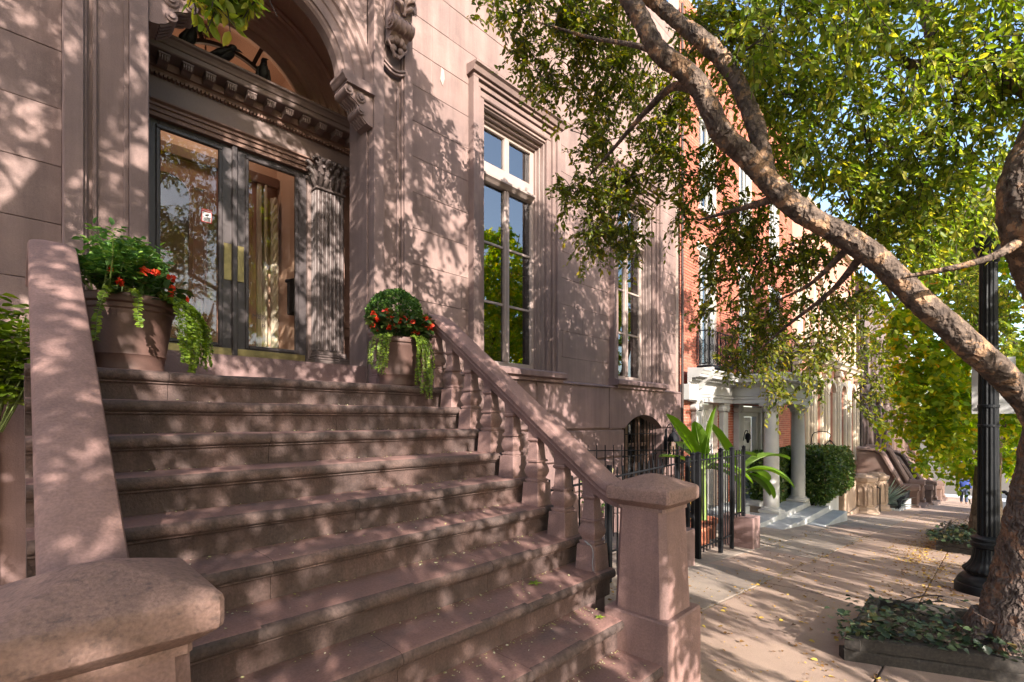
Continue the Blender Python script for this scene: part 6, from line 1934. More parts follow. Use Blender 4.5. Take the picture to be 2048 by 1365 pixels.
ivy([(11.7, .78), (11.75, -.3), (16.0, -.34), (16.0, .80)], 1700, .20, 'dark ivy filling the smaller tree box behind the lamp post', .07)
# ------------------------------------------------------------------ fallen leaves on the pavement
n = 5200
x = RNG.uniform(2.9, 30, n) ; x = np.where(RNG.random(n) < .5, RNG.uniform(3, 13, n), x)
y = RNG.uniform(-.3, 3.5, n)
y = np.where(RNG.random(n) < .30, RNG.choice([.50, 1.80, .78, 2.62], n) + RNG.normal(0, .04, n), y)
y = np.where((x > 9) & (RNG.random(n) < .35), RNG.uniform(.3, 1.3, n), y)
# drifts against the second tree box and along the kerb side
x = np.concatenate([x, RNG.uniform(9.5, 17, 1500), RNG.uniform(6.5, 10.5, 500)]); y = np.concatenate([y, .72 + np.abs(RNG.normal(0, .16, 1500)), .5 + RNG.normal(0, .16, 500)]); n = len(x)
ok = ~((x > 9.9) & (y > 2.75)) & ~((x > 3.9) & (x < 6.1) & (y < .8)) & ~((x > 5.6) & (x < 8.6) & (y > 2.55))
x, y = x[ok], y[ok]; n = len(x)
P = np.stack([x, y, .266 - SLOPE * x + .008], 1)
D = unit(np.stack([RNG.normal(size=n), RNG.normal(size=n), RNG.normal(size=n) * .12], 1))
U = unit(np.stack([RNG.normal(size=n) * .35, RNG.normal(size=n) * .35, np.ones(n)], 1))
L = np.where(RNG.random(n) < .65, RNG.uniform(.008, .022, n), RNG.uniform(.02, .048, n))
V, Q = leaf_geo(P, D, U, L, L * RNG.uniform(.2, .42, n), fold=.4)
o = np_obj('fallen_leaves', V, Q, 'leaf_fallen', base=(8, 1, gz(8)))
tag(o, 'brown and yellow fallen leaves scattered over the brick-coloured pavement', 'fallen leaves', kind='stuff')

# ------------------------------------------------------------------ person walking away
def skinned(name, verts, edges, rads, mat, parent, sub=2):
    me = bpy.data.meshes.new(name)
    off = ORG[parent]
    me.from_pydata([tuple(Vector(v_) - off) for v_ in verts], edges, [])
    o = bpy.data.objects.new(name, me); COL.objects.link(o); o.parent = parent
    me.materials.append(MATS[mat])
    s = o.modifiers.new('skin', 'SKIN'); s.use_smooth_shade = True
    for i, r_ in enumerate(rads):
        me.skin_vertices[0].data[i].radius = r_ if hasattr(r_, '__len__') else (r_, r_)
    me.skin_vertices[0].data[0].use_root = True
    b = o.modifiers.new('sub', 'SUBSURF'); b.levels = sub; b.render_levels = sub
    ORG[o] = off
    return o
px_, py_ = 39.9, .95
pz = gz(px_)
per = empty('person', 'person in a blue jacket and dark jeans walking away down the pavement', 'person', (px_, py_, pz))
def pp(f, l, h): return (px_ + f, py_ + l, pz + h)
verts = [pp(0, 0, .95), pp(.02, 0, 1.15), pp(.03, 0, 1.38), pp(.05, 0, 1.52), pp(.06, 0, 1.62), pp(.07, 0, 1.74),
         pp(0, .10, .90), pp(.14, .11, .50), pp(.10, .11, .09), pp(.24, .12, .04),
         pp(0, -.10, .90), pp(-.06, -.11, .50), pp(-.22, -.11, .12), pp(-.10, -.12, .04),
         pp(.03, .19, 1.40), pp(-.05, .26, 1.14), pp(.08, .27, .92), pp(.11, .27, .84),
         pp(.03, -.19, 1.40), pp(.08, -.27, 1.14), pp(.20, -.27, .94), pp(.23, -.27, .86)]
edges = [(0, 1), (1, 2), (2, 3), (3, 4), (4, 5), (0, 6), (6, 7), (7, 8), (8, 9), (0, 10), (10, 11), (11, 12), (12, 13), (2, 14), (14, 15), (15, 16), (16, 17), (2, 18), (18, 19), (19, 20), (20, 21)]
rads = [(.15, .11), (.15, .11), (.17, .11), .06, .085, .08, .095, .065, .045, .04, .095, .065, .045, .04, .065, .05, .04, .035, .065, .05, .04, .035]
skinned('body', verts, edges, rads, 'skin', per)
jv = [pp(0, 0, .88), pp(.02, 0, 1.12), pp(.03, 0, 1.38), pp(.04, 0, 1.50), pp(.03, .21, 1.40), pp(-.05, .27, 1.14), pp(.08, .28, .90), pp(.03, -.21, 1.40), pp(.08, -.28, 1.14), pp(.20, -.28, .92)]
skinned('jacket', jv, [(0, 1), (1, 2), (2, 3), (2, 4), (4, 5), (5, 6), (2, 7), (7, 8), (8, 9)], [(.20, .15), (.20, .14), (.20, .14), .09, .09, .075, .06, .09, .075, .06], 'blue_cloth', per)
tv = [pp(0, 0, .93), pp(0, .10, .86), pp(.14, .11, .50), pp(.10, .11, .08), pp(0, -.10, .86), pp(-.06, -.11, .50), pp(-.22, -.11, .10)]
skinned('trousers', tv, [(0, 1), (1, 2), (2, 3), (0, 4), (4, 5), (5, 6)], [(.16, .13), .12, .09, .07, .12, .09, .07], 'jeans_cloth', per)
obj('hair', MB().ball((px_ + .05, py_, pz + 1.70), .105, 1, .9, 1.1), 'dark_hair', per, smooth=70)
obj('bag', MB().box(px_ - .10, px_ + .12, py_ + .26, py_ + .36, pz + .75, pz + 1.12, .03), 'ink_black', per)

# ------------------------------------------------------------------ parked car along the kerb
def car(x0, y1, label):
    """saloon seen mostly from behind: body, cabin, wheels, mirror"""
    z0 = gz(x0 + 2.2) - .10
    c = empty('parked_car', label, 'car', (x0 + 2.2, y1 - .9, z0))
    L, W = 4.5, 1.78
    def X(x): return x0 + x
    def Zs(x): return gz(x0 + x) - .10
    side = [(0.05, .35), (.0, .55), (.05, .85), (.25, .98), (1.0, 1.02), (1.5, 1.42), (2.9, 1.44), (3.5, 1.02), (4.2, .92), (4.48, .75), (4.5, .45), (4.4, .28), (.2, .25)]
    m = MB()
    for (yo, sx) in ((0, .97), (.04, 1), (W - .04, 1), (W, .97)):
        pass
    lower = [(0.05, .30), (0, .55), (.05, .86), (.25, .96), (.9, 1.0), (3.45, 1.0), (4.2, .92), (4.46, .75), (4.5, .45), (4.4, .28), (.2, .25)]
    m.prism([(X(a), Zs(a) + b) for a, b in lower], 'y', y1 - W, y1)
    b = obj('body', m, 'car_paint', c)
    bm = bmesh.new(); bm.from_mesh(b.data); bmesh.ops.bevel(bm, geom=bm.edges[:], offset=.06, segments=2, affect='EDGES'); bm.to_mesh(b.data); bm.free()
    cab = MB(); vs = []
    for (x, z, ins) in ((.75, .97, .06), (1.35, 1.40, .20), (2.75, 1.43, .20), (3.55, .98, .06)):
        vs += [(X(x), y1 - W + ins, Zs(x) + z), (X(x), y1 - ins, Zs(x) + z)]
    cab.add(vs, [(0, 1, 3, 2), (2, 3, 5, 4), (4, 5, 7, 6), (0, 2, 4, 6), (1, 7, 5, 3), (0, 6, 7, 1)])
    obj('cabin_glass', cab, 'pane_glass', c)
    rf = MB()
    rf.box(X(1.35), X(2.75), y1 - W + .2, y1 - .2, Zs(2) + 1.40, Zs(2) + 1.47, .03)
    for (a, b_) in (((.75, .97, .06), (1.35, 1.42, .20)), ((2.75, 1.44, .20), (3.55, .98, .06))):
        for s in (0, 1):
            ya = y1 - a[2] if s else y1 - W + a[2]; yb = y1 - b_[2] if s else y1 - W + b_[2]
            rf.tube([(X(a[0]), ya, Zs(a[0]) + a[1]), (X(b_[0]), yb, Zs(b_[0]) + b_[1])], .035, 6)
    obj('roof', rf, 'car_paint', c)
    for x in (.85, 3.65):
        for y in (y1 - .10, y1 - W + .10):
            w = obj('wheel', MB().lathe([(.18, -.1), (.30, -.1), (.325, -.07), (.325, .07), (.30, .1), (.18, .1)], (0, 0, 0), 24), 'tyre', c, smooth=40)
            w.rotation_euler = (R(90), 0, 0)
            w.location = Vector((X(x), y, Zs(x) + .325)) - ORG[c]
            for v_ in w.data.vertices: v_.co += ORG[c]
            rim = obj('rim', MB().lathe([(0, -.09), (.17, -.10), (.19, -.06), (.19, .06), (.17, .10), (0, .09)], (0, 0, 0), 20), 'chrome', w, smooth=40)
            for v_ in rim.data.vertices: v_.co += ORG[c]
    obj('mirror', MB().ball((X(2.95), y1 + .11, Zs(3) + 1.08), .11, .6, .9, .7), 'ink_black', c, smooth=70)
    for y in (y1 - .25, y1 - W + .25):
        obj('tail_light', MB().box(X(-.01), X(.08), y - .16, y + .16, Zs(0) + .70, Zs(0) + .85, .02), 'sticker_red', c)
    return c
car(22.6, -.70, 'dark grey parked car glimpsed between the lamp post and the leaning trunk')
car(29.0, -.72, 'grey car parked farther down the kerb beyond the first parked car')
# ------------------------------------------------------------------ trees
FW = np.array([math.cos(R(44.43)), math.sin(R(44.43))]); RT = np.array([FW[1], -FW[0]])
def world(px, py, d):
    """a point of the street given by its bearing and distance from the place where the photographer stood"""
    k = (px - 1024) / 967.1
    h = (FW + k * RT) * d
    return Vector((h[0], h[1], 1.55 + d * (840 - py) / 967.1))

def sprays(B, A, Ls, m, leafL, wid=.26, jitter=.35, droop=.35, rng=None):
    """leafy twigs: base B, direction A, length Ls, m leaves each, set alternately"""
    n = len(B)
    A = unit(A)
    t = (np.arange(m) + .6) / m
    side = unit(np.cross(A, np.array([0, 0, 1.0])) + RNG.normal(size=(n, 3)) * .15)
    P = B[:, None, :] + A[:, None, :] * (Ls[:, None] * t[None])[..., None]
    P[..., 2] -= droop * Ls[:, None] * t[None] ** 2
    sgn = np.where(np.arange(m) % 2 == 0, 1.0, -1.0)
    D = A[:, None, :] * .65 + side[:, None, :] * sgn[None, :, None] * .8 + RNG.normal(size=(n, m, 3)) * jitter
    D[..., 2] -= .35
    P = P.reshape(-1, 3) + RNG.normal(size=(n * m, 3)) * .008
    D = D.reshape(-1, 3)
    U = unit(np.array([0, 0, 1.0]) + RNG.normal(size=(n * m, 3)) * .55)
    L = leafL * RNG.uniform(.65, 1.2, n * m)
    return leaf_geo(P, D, U, L, L * wid)

def bark_tube(mb, pts, rad, seg, rough):
    """limb with knots, ridges and lifted bark plates modelled into its surface"""
    t = MB().tube(pts, rad, seg)
    n = len(pts)
    out = []
    for i, v in enumerate(t.v):
        c = pts[min(i // seg, n - 1)]
        p = Vector(v)
        d = (p - c)
        L = d.length
        if L < 1e-6:
            out.append(v); continue
        q = Vector((p.x, p.y, p.z * .6))
        cell = MN.voronoi(q * 24.0)[0]
        plate = min(1.0, (cell[1] - cell[0]) * 3.0)
        e = rough * (.9 * MN.noise(p * 3.2) + .55 * MN.noise(p * 9.0) + .55 * (plate - .5) + .25 * MN.noise(p * 40.0))
        out.append(tuple(p + d / L * e))
    t.v = out
    mb.add(t.v, t.f)

class Tree:
    def __init__(s, name, label, base, group=None):
        s.t = empty(name, label, 'tree', base, group)
        s.limbs = []
        s.V = {}; s.Q = {}; s.n = {}
        s.br = MB(); s.tw = MB()
    def limb(s, pts, rads, n=6, mb=None, seg=12, wob=.05, rough=0.0):
        P = bez(pts, n); r = lerp_list(rads, n)
        if rough:
            bark_tube(mb if mb is not None else s.br, bez(pts, n * 4), lerp_list(rads, n * 4), seg * 2, rough)
        else:
            (mb if mb is not None else s.br).tube(P, r, seg, wob=wob)
        s.limbs += list(zip([p.copy() for p in P], r))
    def addleaf(s, mat, V, Q):
        k = s.n.get(mat, 0)
        s.V.setdefault(mat, []).append(V); s.Q.setdefault(mat, []).append(Q + k)
        s.n[mat] = k + len(V)
    def nearest(s, p, lowbias=0.0):
        best = None; bd = 1e9
        for (q, r) in s.limbs:
            d = (q - p).length + (max(0, q.z - p.z) * lowbias)
            if d < bd: bd = d; best = (q, r)
        return best
    def cluster(s, c, rx, ry, rz, n, mat, leafL=.052, tl=(.25, .5), m=20, wid=.26, branch=True, twigs=True, ax=None):
        c = Vector(c)
        if branch:
            q, r = s.nearest(c)
            mid = (q + c) / 2 + Vector((random.gauss(0, .05), random.gauss(0, .05), random.uniform(.02, .14) * (c - q).length))
            L = (c - q).length
            r0 = min(r * .55, .008 + .012 * L)
            P = bez([q, q.lerp(mid, .5) + Vector((0, 0, .02)), mid, mid.lerp(c, .55), c], 4)
            s.tw.tube(P, lerp_list([r0, r0 * .8, r0 * .6, r0 * .45, .004], 4), 6)
            s.limbs += [(p.copy(), .012) for p in P[4::4]]
            for p in P[6::3]:
                e = p + Vector((random.gauss(0, .16), random.gauss(0, .16), random.gauss(-.02, .14)))
                s.tw.tube(bez([p, (p + e) / 2 + Vector((0, 0, .04)), e], 3), lerp_list([r0 * .4, r0 * .25, .002], 3), 5)
        if n <= 0: return
        d = rdir(n) * (RNG.random(n) ** .45)[:, None]
        if ax is None:
            o = d * np.array([rx, ry, rz])
        else:
            a, b, z = ax
            o = d[:, :1] * rx * np.array(a) + d[:, 1:2] * ry * np.array(b) + d[:, 2:3] * rz * np.array(z)
        B = np.array(c) + o
        A = unit(d * np.array([1, 1, .6]) * .8 + RNG.normal(size=(n, 3)) * .5 + np.array([0, 0, -.35]))
        Ls = RNG.uniform(tl[0], tl[1], n)
        B = B - A * (Ls * .5)[:, None]
        V, Q = sprays(B, A, Ls, m, leafL, wid)
        s.addleaf(mat, V, Q)
        if twigs:
            for i in range(n):
                b = Vector(B[i]); e = b + Vector(A[i]) * Ls[i]
                mdl = (b + e) / 2 + Vector((0, 0, -.10 * Ls[i])); e = e + Vector((0, 0, -.35 * Ls[i]))
                s.tw.tube([b, mdl, e], [.0035, .0028, .0015], 4, cap=False)
                if i % 3 == 0:
                    s.tw.tube([Vector(c).lerp(b, random.uniform(0, .4)), (Vector(c) + b) / 2 + Vector((0, 0, .03)), b], [.006, .005, .0035], 4, cap=False)
    def finish(s, bark, names=None):
        if s.br.v: obj('limb', s.br, bark, s.t, smooth=70, fixn=False)
        if s.tw.v: obj('twigs', s.tw, 'bark_twig', s.t, smooth=70, fixn=False)['kind'] = 'stuff'
        for mat in s.V:
            np_obj('crown', np.concatenate(s.V[mat]), np.concatenate(s.Q[mat]), mat, s.t)['kind'] = 'stuff'

# ---- the leaning tree in the foreground
T1 = Tree('street_tree', 'leaning street tree with mottled flaking bark arching over the pavement', (4.95, -.18, gz(4.95)))
trunk = MB()
n_ = 10
tp = bez([(4.97, -.15, -.42), (5.00, -.17, -.10), (5.08, -.24, .35), (5.13, -.32, .95), (5.16, -.385, 1.45), (5.16, -.41, 1.72)], n_)
tr_ = lerp_list([.36, .275, .23, .20, .195, .18], n_)
n_ = 36
tp2 = bez([(4.97, -.15, -.42), (5.00, -.17, -.10), (5.08, -.24, .35), (5.13, -.32, .95), (5.16, -.385, 1.45), (5.16, -.41, 1.72)], n_)
bark_tube(trunk, tp2, lerp_list([.36, .275, .23, .20, .195, .18], n_), 72, .018)
# root flare
for k in range(7):
    a = 2 * PI * k / 7 + .3
    trunk.tube(bez([(4.93 + .16 * math.cos(a), -.16 + .16 * math.sin(a), .12), (4.93 + .27 * math.cos(a), -.16 + .27 * math.sin(a), -.10), (4.93 + .42 * math.cos(a), -.16 + .42 * math.sin(a), -.30)], 4), lerp_list([.10, .11, .06], 4), 8, wob=.05)
obj('trunk', trunk, 'bark_trunk', T1.t, smooth=70)
T1.limbs += [(p.copy(), r) for p, r in zip(tp[30:], tr_[30:])]
W_ = world
T1.limb([tp[-13], W_(2052, 800, 3.46), W_(1950, 700, 3.40), W_(1850, 612, 3.42), W_(1765, 527, 3.46), W_(1690, 474, 3.52), W_(1605, 425, 3.58), W_(1540, 368, 3.62), W_(1492, 312, 3.62), W_(1441, 262, 3.60), W_(1392, 165, 3.60), W_(1320, 105, 3.60), W_(1284, 43, 3.62), W_(1250, -20, 3.66), W_(1190, -140, 3.75), W_(1060, -300, 3.9)],
        [.13, .088, .083, .080, .077, .076, .076, .076, .075, .072, .069, .067, .065, .062, .055, .04], 6, seg=18, rough=.010)
T1.limb([W_(1535, 362, 3.62), W_(1524, 305, 3.64), W_(1502, 227, 3.72), W_(1456, 133, 3.82), W_(1390, 70, 3.92), W_(1322, 15, 4.05), W_(1240, -70, 4.2), W_(1130, -190, 4.4)], [.070, .066, .064, .062, .060, .056, .05, .03], 6, seg=14, rough=.011)
T1.limb([tp[-8], (5.17, -.44, 1.95), W_(2132, 640, 3.25), W_(2085, 520, 3.15), W_(2056, 430, 3.10), W_(2062, 345, 3.12), W_(2098, 255, 3.2), W_(2140, 150, 3.35), W_(2150, 20, 3.5), W_(2100, -150, 3.7)], [.155, .152, .15, .148, .145, .142, .135, .125, .11, .07], 6, seg=18, rough=.016)
T1.limb([W_(2130, 190, 3.4), W_(2048, 170, 3.7), W_(1960, 150, 3.95), W_(1882, 122, 4.1), W_(1862, 60, 4.2), W_(1838, -20, 4.3), W_(1790, -160, 4.5)], [.09, .075, .066, .055, .05, .046, .02], 5, seg=12, rough=.009)
T1.limb([W_(1882, 122, 4.1), W_(1815, 128, 4.2), W_(1775, 85, 4.25), W_(1742, 25, 4.3), W_(1690, -60, 4.4)], [.045, .038, .034, .03, .015], 5, seg=10)
T1.limb([W_(2045, 480, 3.1), W_(1990, 512, 3.08), W_(1920, 533, 3.12), W_(1860, 545, 3.2), W_(1800, 556, 3.3)], [.036, .024, .020, .017, .011], 5, seg=10)
T1.limb([W_(1400, 178, 3.60), W_(1345, 175, 3.8), W_(1290, 225, 4.1), W_(1225, 300, 4.5), W_(1180, 350, 4.8)], [.045, .032, .024, .016, .008], 5, seg=9)
T1.limb([W_(1730, 505, 3.5), W_(1660, 585, 3.9), W_(1570, 655, 4.5), W_(1520, 700, 5.0)], [.035, .02, .013, .007], 5, seg=8)
T1.limb([W_(1700, 492, 3.5), W_(1625, 565, 3.9), W_(1560, 600, 4.4)], [.03, .016, .007], 5, seg=8)
T1.limb([W_(1560, 395, 3.6), W_(1480, 418, 4.0), W_(1400, 440, 4.5)], [.035, .022, .010], 5, seg=8)
T1.limb([W_(1392, 165, 3.6), W_(1300, 100, 3.9), W_(1180, 75, 4.3), W_(1060, 40, 4.5)], [.035, .024, .015, .006], 5, seg=8)
CL = [(985, 5, 4.6, 45, 30, .3, 9), (1060, 15, 4.6, 60, 40, .4, 20), (1150, 20, 4.6, 70, 50, .4, 34), (1035, 95, 4.8, 32, 36, .2, 9), (1072, 140, 4.8, 24, 45, .2, 9),
      (1105, 175, 4.8, 24, 42, .2, 9), (1140, 70, 4.7, 40, 50, .3, 14), (1150, 150, 4.9, 28, 50, .3, 10), (1215, 60, 4.6, 60, 60, .5, 40), (1245, 150, 4.8, 70, 70, .5, 44),
      (1185, 215, 5.0, 34, 36, .3, 10), (1195, 290, 5.0, 55, 50, .4, 28), (1150, 385, 5.2, 52, 42, .3, 20), (1235, 375, 5.0, 70, 50, .4, 42), (1190, 465, 5.2, 42, 52, .3, 24),
      (1255, 465, 5.2, 46, 48, .3, 22), (1305, 290, 5.0, 55, 60, .5, 26), (1340, 215, 4.8, 55, 55, .5, 24), (1350, 335, 5.0, 50, 50, .5, 20), (1370, 440, 5.2, 40, 30, .4, 10),
      (1425, 345, 5.0, 34, 60, .4, 20), (1400, 50, 4.8, 60, 55, .6, 36), (1480, 95, 4.6, 75, 90, .6, 64), (1445, 475, 5.2, 46, 52, .4, 26), (1425, 575, 5.4, 34, 56, .4, 22),
      (1402, 635, 5.6, 20, 30, .3, 7), (1490, 430, 5.0, 46, 50, .4, 24), (1515, 530, 5.2, 55, 55, .5, 34), (1490, 640, 5.4, 50, 55, .4, 36), (1465, 720, 5.5, 34, 34, .3, 16),
      (1555, 620, 5.4, 46, 62, .5, 36), (1540, 715, 5.5, 44, 52, .4, 30), (1552, 785, 5.6, 30, 34, .3, 14), (1605, 520, 5.2, 55, 55, .5, 36), (1645, 620, 5.4, 55, 60, .5, 34),
      (1605, 700, 5.6, 40, 50, .4, 24), (1665, 700, 5.8, 40, 44, .4, 18), (1622, 765, 5.8, 26, 34, .3, 9), (1705, 600, 5.6, 55, 55, .5, 30), (1725, 690, 6.0, 44, 40, .5, 18),
      (1742, 765, 6.2, 44, 32, .4, 14), (1735, 812, 6.4, 28, 16, .3, 5)]
CR = [(1560, 70, 3.7, 85, 80, .7, 44), (1655, 50, 3.7, 85, 80, .8, 48), (1600, 200, 4.3, 75, 75, .8, 48), (1700, 150, 4.1, 70, 60, .8, 34), (1780, 40, 4.0, 70, 60, .8, 38), (1810, 210, 4.1, 70, 60, .8, 36),
      (1890, 40, 3.9, 70, 70, .8, 42), (1915, 210, 3.9, 70, 50, .8, 34), (1985, 60, 3.8, 70, 70, .8, 44), (2020, 190, 3.8, 60, 60, .7, 36), (1640, 310, 4.4, 60, 55, .7, 34), (1740, 310, 4.4, 70, 60, .8, 44),
      (1840, 320, 4.2, 70, 60, .8, 46), (1940, 330, 4.2, 60, 55, .7, 32), (1700, 410, 4.5, 60, 45, .7, 30), (1795, 415, 4.6, 65, 50, .7, 40), (1890, 430, 4.6, 65, 50, .7, 40), (1965, 480, 4.8, 55, 55, .6, 30),
      (1840, 500, 4.8, 60, 45, .6, 32), (1930, 575, 5.0, 60, 45, .6, 32), (2015, 600, 4.6, 55, 50, .6, 28), (1960, 650, 5.2, 50, 40, .5, 24), (1770, 470, 4.8, 45, 40, .5, 20), (2030, 690, 4.8, 40, 40, .5, 18),
      (1520, 215, 4.4, 50, 60, .6, 30), (1585, 315, 4.6, 40, 50, .6, 20), (1970, 430, 4.9, 45, 40, .4, 34)]
def put(tree, lst, mat, leafL, m):
    for (px, py, d, rx, ry, rd, n) in lst:
        k = (px - 1024) / 967.1
        fw = np.array([FW[0] + k * RT[0], FW[1] + k * RT[1], 0]); fw /= np.linalg.norm(fw)
        rt = np.array([fw[1], -fw[0], 0])
        tree.cluster(world(px, py, d), rx * d / 967.1, rd, ry * d / 967.1, n, mat, leafL, m=m, ax=(rt, fw, (0, 0, 1.0)))
CL = [c[:6] + (int(c[6] * (1.35 if c[1] < 540 else .85) + 1),) for c in CL]
CR = [(c[0], c[1], 6.5 if (c[0] > 1880 and c[1] > 420 and c[6] < 34) else c[2], c[3], c[4], c[5] * 1.2, int(c[6] * 1.05)) for c in CR]
put(T1, CL, 'leaf_tree', .062, 20)
put(T1, CR, 'leaf_backlit_tone', .068, 20)
# foliage of the same tree above the picture and over the photographer
def halton(i, b):
    f, r = 1.0, 0.0
    while i > 0:
        f /= b; r += f * (i % b); i //= b
    return r
LX_, LZ_ = LDIR.x / LDIR.y, LDIR.z / LDIR.y
def canopy(tree, n, U, Wt, by, bz, mat, leafL, r=(.30, .52), ns=(26, 40), wid=.28, m=16, seedv=1):
    """crown foliage that the picture does not show, above and beside the photographer; spread evenly as the sun sees it"""
    rnd = random.Random(seedv)
    for k in range(n):
        u = U[0] + (U[1] - U[0]) * halton(k + 1 + seedv * 7, 2); w = Wt[0] + (Wt[1] - Wt[0]) * halton(k + 1 + seedv * 7, 3)
        rr = rnd.uniform(*r)
        for _ in range(40):
            y = rnd.uniform(*by)
            x = u + LX_ * y; z = w + LZ_ * y
            if not (bz[0] < z < bz[1]): continue
            d = .714 * x + .70 * y
            side = (.70 * x - .714 * y) / max(d, .01)
            if d > -.3 and z < 1.55 + .90 * (d + rr) + rr * .8 + .25 and not (side > 1.10 + rr / max(d, .3)):
                continue
            tree.cluster((x, y, z), rr, rr, rr * .65, rnd.randint(*ns), mat, leafL, tl=(.25, .5), m=m, wid=wid, twigs=False)
            break
canopy(T1, 78, (1.6, 8.0), (3.6, 7.6), (-3.4, 1.6), (4.2, 9.0), 'leaf_tree', .075, seedv=5)
canopy(T1, 46, (1.5, 12.0), (-.3, 1.9), (-8.0, -3.6), (2.3, 5.4), 'leaf_tree', .085, seedv=6)
# the sprig that hangs into the top left corner
T1.limb([(1.2, -.6, 5.4), (.9, .4, 4.9), (.72, 1.2, 4.0), (.70, 1.55, 3.55)], [.03, .018, .008, .003], 5, seg=6)
T1.cluster(world(445, -8, 1.75), .085, .085, .055, 16, 'leaf_backlit_tone', .05, tl=(.08, .14), m=8, wid=.26, branch=False)
T1.cluster(world(400, -5, 1.75), .04, .05, .03, 6, 'leaf_backlit_tone', .05, tl=(.08, .13), m=8, wid=.26, branch=False)
T1.cluster(world(495, -12, 1.75), .05, .05, .03, 6, 'leaf_backlit_tone', .05, tl=(.08, .13), m=8, wid=.26, branch=False)
T1.cluster(world(420, -60, 1.75), .12, .12, .06, 14, 'leaf_backlit_tone', .05, tl=(.08, .14), m=8, wid=.26)
T1.finish('bark_tree')

# ---- second tree behind the lamp post: yellowing maple
T2 = Tree('maple_tree', 'yellow-green maple behind the lamp post shading the far pavement', (14.6, .0, gz(14.6)))
tk = MB()
tk.tube(bez([(14.6, 0, gz(14.6) - .1), (14.62, 0, -.6), (14.7, -.02, .2), (14.85, -.05, 1.1), (14.95, -.05, 1.9)], 6), lerp_list([.34, .26, .22, .20, .17], 6), 18, wob=.05)
obj('trunk', tk, 'bark_maple', T2.t, smooth=70)
T2.limbs += [(Vector((14.9, -.05, 1.6)), .17)]
T2.limb([(14.88, -.05, 1.5), (15.0, .6, 2.6), (14.6, 1.3, 3.8), (14.2, 1.9, 5.2)], [.13, .10, .07, .03], 5)
T2.limb([(14.88, -.05, 1.5), (15.3, -.6, 2.4), (15.6, -1.2, 3.8), (15.8, -1.6, 5.4)], [.14, .11, .08, .03], 5)
T2.limb([(14.9, -.05, 1.7), (15.2, .1, 3.2), (15.0, .1, 5.0), (15, 0, 6.4)], [.14, .11, .08, .03], 5)
for (px, py, d, rx, ry, rd, n) in [(1830, 640, 9.5, 70, 60, .9, 34), (1900, 700, 9.5, 70, 60, .9, 36), (1820, 740, 10, 60, 50, .9, 30), (1880, 790, 9.8, 65, 45, .8, 34), (1840, 840, 10.5, 60, 40, .8, 30), (1910, 870, 10, 60, 40, .8, 30), (1870, 905, 11, 55, 28, .7, 20), (1935, 935, 11, 40, 22, .6, 12),
                                   (1780, 660, 10, 40, 50, .7, 14), (1960, 620, 9.5, 60, 60, .9, 30), (2015, 720, 9.5, 50, 60, .8, 26), (2020, 830, 9.8, 45, 50, .7, 22), (2025, 920, 10.5, 35, 35, .6, 14), (1880, 560, 9.5, 80, 50, .9, 30), (1960, 520, 9.5, 70, 50, .9, 28), (1930, 780, 9.6, 50, 40, .8, 22), (1790, 790, 11, 35, 25, .5, 8), (1770, 860, 12, 25, 15, .4, 4)]:
    k = (px - 1024) / 967.1
    fw = np.array([FW[0] + k * RT[0], FW[1] + k * RT[1], 0]); fw /= np.linalg.norm(fw)
    rt = np.array([fw[1], -fw[0], 0])
    T2.cluster(world(px, py, d), rx * d / 967.1, rd, ry * d / 967.1, int(n * 1.7), 'leaf_maple', .13, tl=(.35, .7), m=12, wid=.42, ax=(rt, fw, (0, 0, 1.0)), twigs=False)
for (x, y, z, r, n) in ((14.4, 1.2, 5.4, 1.6, 70), (15.4, -1.4, 5.4, 1.7, 70), (15, 0, 6.6, 1.6, 60), (13.4, -.4, 5.2, 1.2, 40), (16.8, .4, 5.6, 1.4, 40)):
    T2.cluster((x, y, z), r, r, r * .7, n, 'leaf_maple', .13, tl=(.35, .7), m=12, wid=.42, twigs=False)
canopy(T2, 60, (8.0, 18.0), (.6, 6.6), (-5.0, -.9), (2.4, 7.5), 'leaf_maple', .13, seedv=9, wid=.42, m=12, r=(.42, .72), ns=(20, 30))
T2.finish('bark_maple')

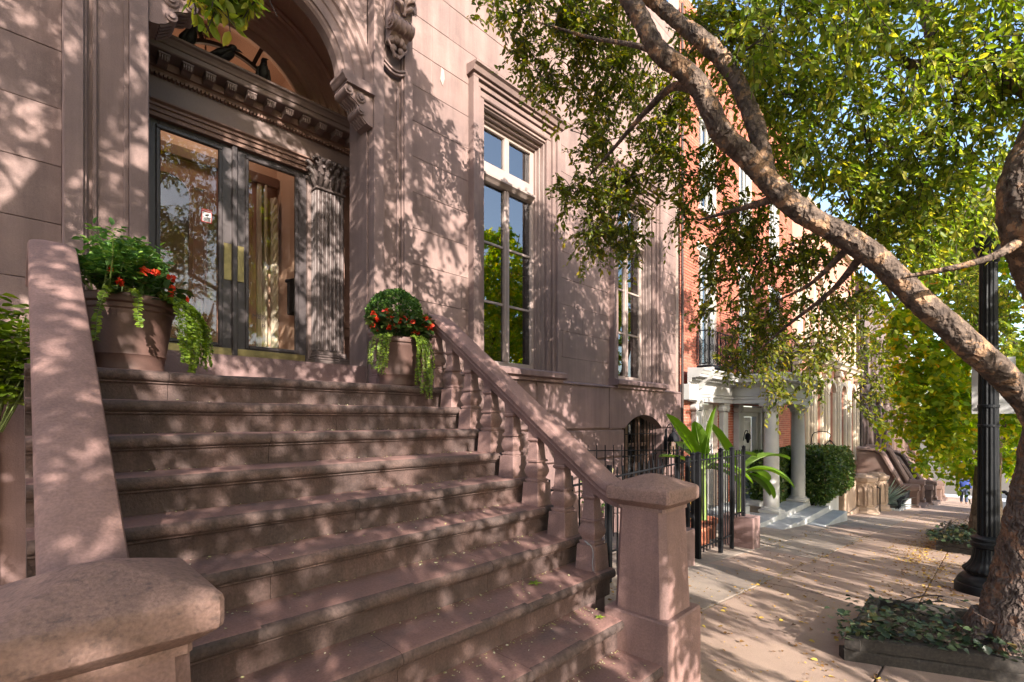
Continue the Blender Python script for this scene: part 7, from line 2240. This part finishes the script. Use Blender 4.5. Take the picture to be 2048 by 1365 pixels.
# ---- trees further down the pavement, behind the camera and across the road
def street_tree(name, label, x, y, h, cr, mat, nclump, leafL, wid, group, seedv, r0=.2, cz=None, m=12, extra=None, extra2=None, flat=.6):
    st_ = random.getstate(); random.seed(seedv)
    zg = gz(x) - (.10 if y < -.6 else 0)
    T = Tree(name, label, (x, y, zg), group)
    tk_ = MB()
    fork = zg + h * .34
    tk_.tube(bez([(x, y, zg - .2), (x + .03, y, zg + .4), (x + .06, y + .02, fork)], 5), lerp_list([r0 * 1.4, r0, r0 * .85], 5), 14, wob=.05)
    obj('trunk', tk_, 'bark_maple', T.t, smooth=70)
    T.limbs.append((Vector((x + .06, y + .02, fork)), r0 * .8))
    for k in range(5):
        a = 2 * PI * k / 5 + random.random()
        T.limb([(x + .06, y + .02, fork - .1), (x + .35 * cr * math.cos(a), y + .35 * cr * math.sin(a), fork + h * .2), (x + .6 * cr * math.cos(a), y + .6 * cr * math.sin(a), fork + h * .38), (x + .7 * cr * math.cos(a), y + .7 * cr * math.sin(a), fork + h * .5)], [r0 * .6, r0 * .45, r0 * .28, .02], 4, seg=8)
    zc = cz if cz is not None else zg + h * .68
    for k in range(nclump):
        d = Vector((random.gauss(0, 1), random.gauss(0, 1), random.gauss(0, 1))).normalized() * (random.random() ** .4)
        c = (x + d.x * cr, y + d.y * cr, zc + d.z * cr * flat)
        rr = random.uniform(.45, .85)
        T.cluster(c, rr, rr, rr * .6, int(random.uniform(14, 26)), mat, leafL, tl=(.35, .7), m=m, wid=wid, twigs=False)
    if extra:
        canopy(T, *extra, mat, leafL, seedv=seedv, m=m, wid=wid)
    if extra2:
        canopy(T, *extra2, mat, leafL, seedv=seedv + 1, m=m, wid=wid)
    T.finish('bark_maple')
    random.setstate(st_)
street_tree('maple_tree', 'green-gold maple further down the kerb past the second tree box', 24.5, -.05, 7.5, 2.6, 'leaf_maple', 34, .14, .42, 'maples along the far kerb', 31, .22)
street_tree('maple_tree', 'distant yellowing maple beside the walking person', 35.5, -.05, 7.5, 2.8, 'leaf_maple', 30, .16, .42, 'maples along the far kerb', 32, .22)
street_tree('maple_tree', 'farthest pale maple near the cross street', 50, .2, 8, 3.2, 'leaf_maple', 30, .2, .42, 'maples along the far kerb', 33, .24)
street_tree('street_tree', 'street tree behind the photographer whose crown dapples the stoop', -3.2, -.25, 8.6, 2.7, 'leaf_shade', 8, .085, .28, None, 41, .22, cz=6.4, m=16, extra=(70, (-2.8, 1.6), (3.8, 8.8), (-3.2, 1.4), (4.0, 9.2)), extra2=(54, (-2.2, 3.0), (.9, 3.8), (-7.0, -1.6), (2.7, 6.0)))
for i, (x, h, cr, lab) in enumerate(((-14.5, 9.5, 3.3, 'tree across the road, farthest to the left of the stoop'), (-8.6, 9.0, 3.3, 'tree across the road, opposite the left end of the brownstone'), (-2.6, 9.2, 3.4, 'tree across the road, opposite the entrance doors'), (3.4, 9.0, 3.3, 'tree across the road, opposite the tall windows'), (10.0, 8.8, 3.2, 'tree across the road, opposite the brick house'), (17.5, 8.8, 3.2, 'tree across the road, opposite the hedge'), (26, 9, 3.4, 'tree across the road, opposite the octagonal pedestals'))):
    if x < 6:
        street_tree('roadside_tree', lab, x, -9.9, h * .8, cr * .9, 'leaf_shade', 60, .16, .36, 'trees across the road', 50 + i, .24, m=12, cz=gz(x) + 3.5, flat=.5)
    else:
        street_tree('roadside_tree', lab, x, -9.9, h * 1.7, cr * 1.3, 'leaf_maple', 120, .20, .40, 'trees across the road', 50 + i, .28, m=12, cz=gz(x) + 9.2, flat=1.1)
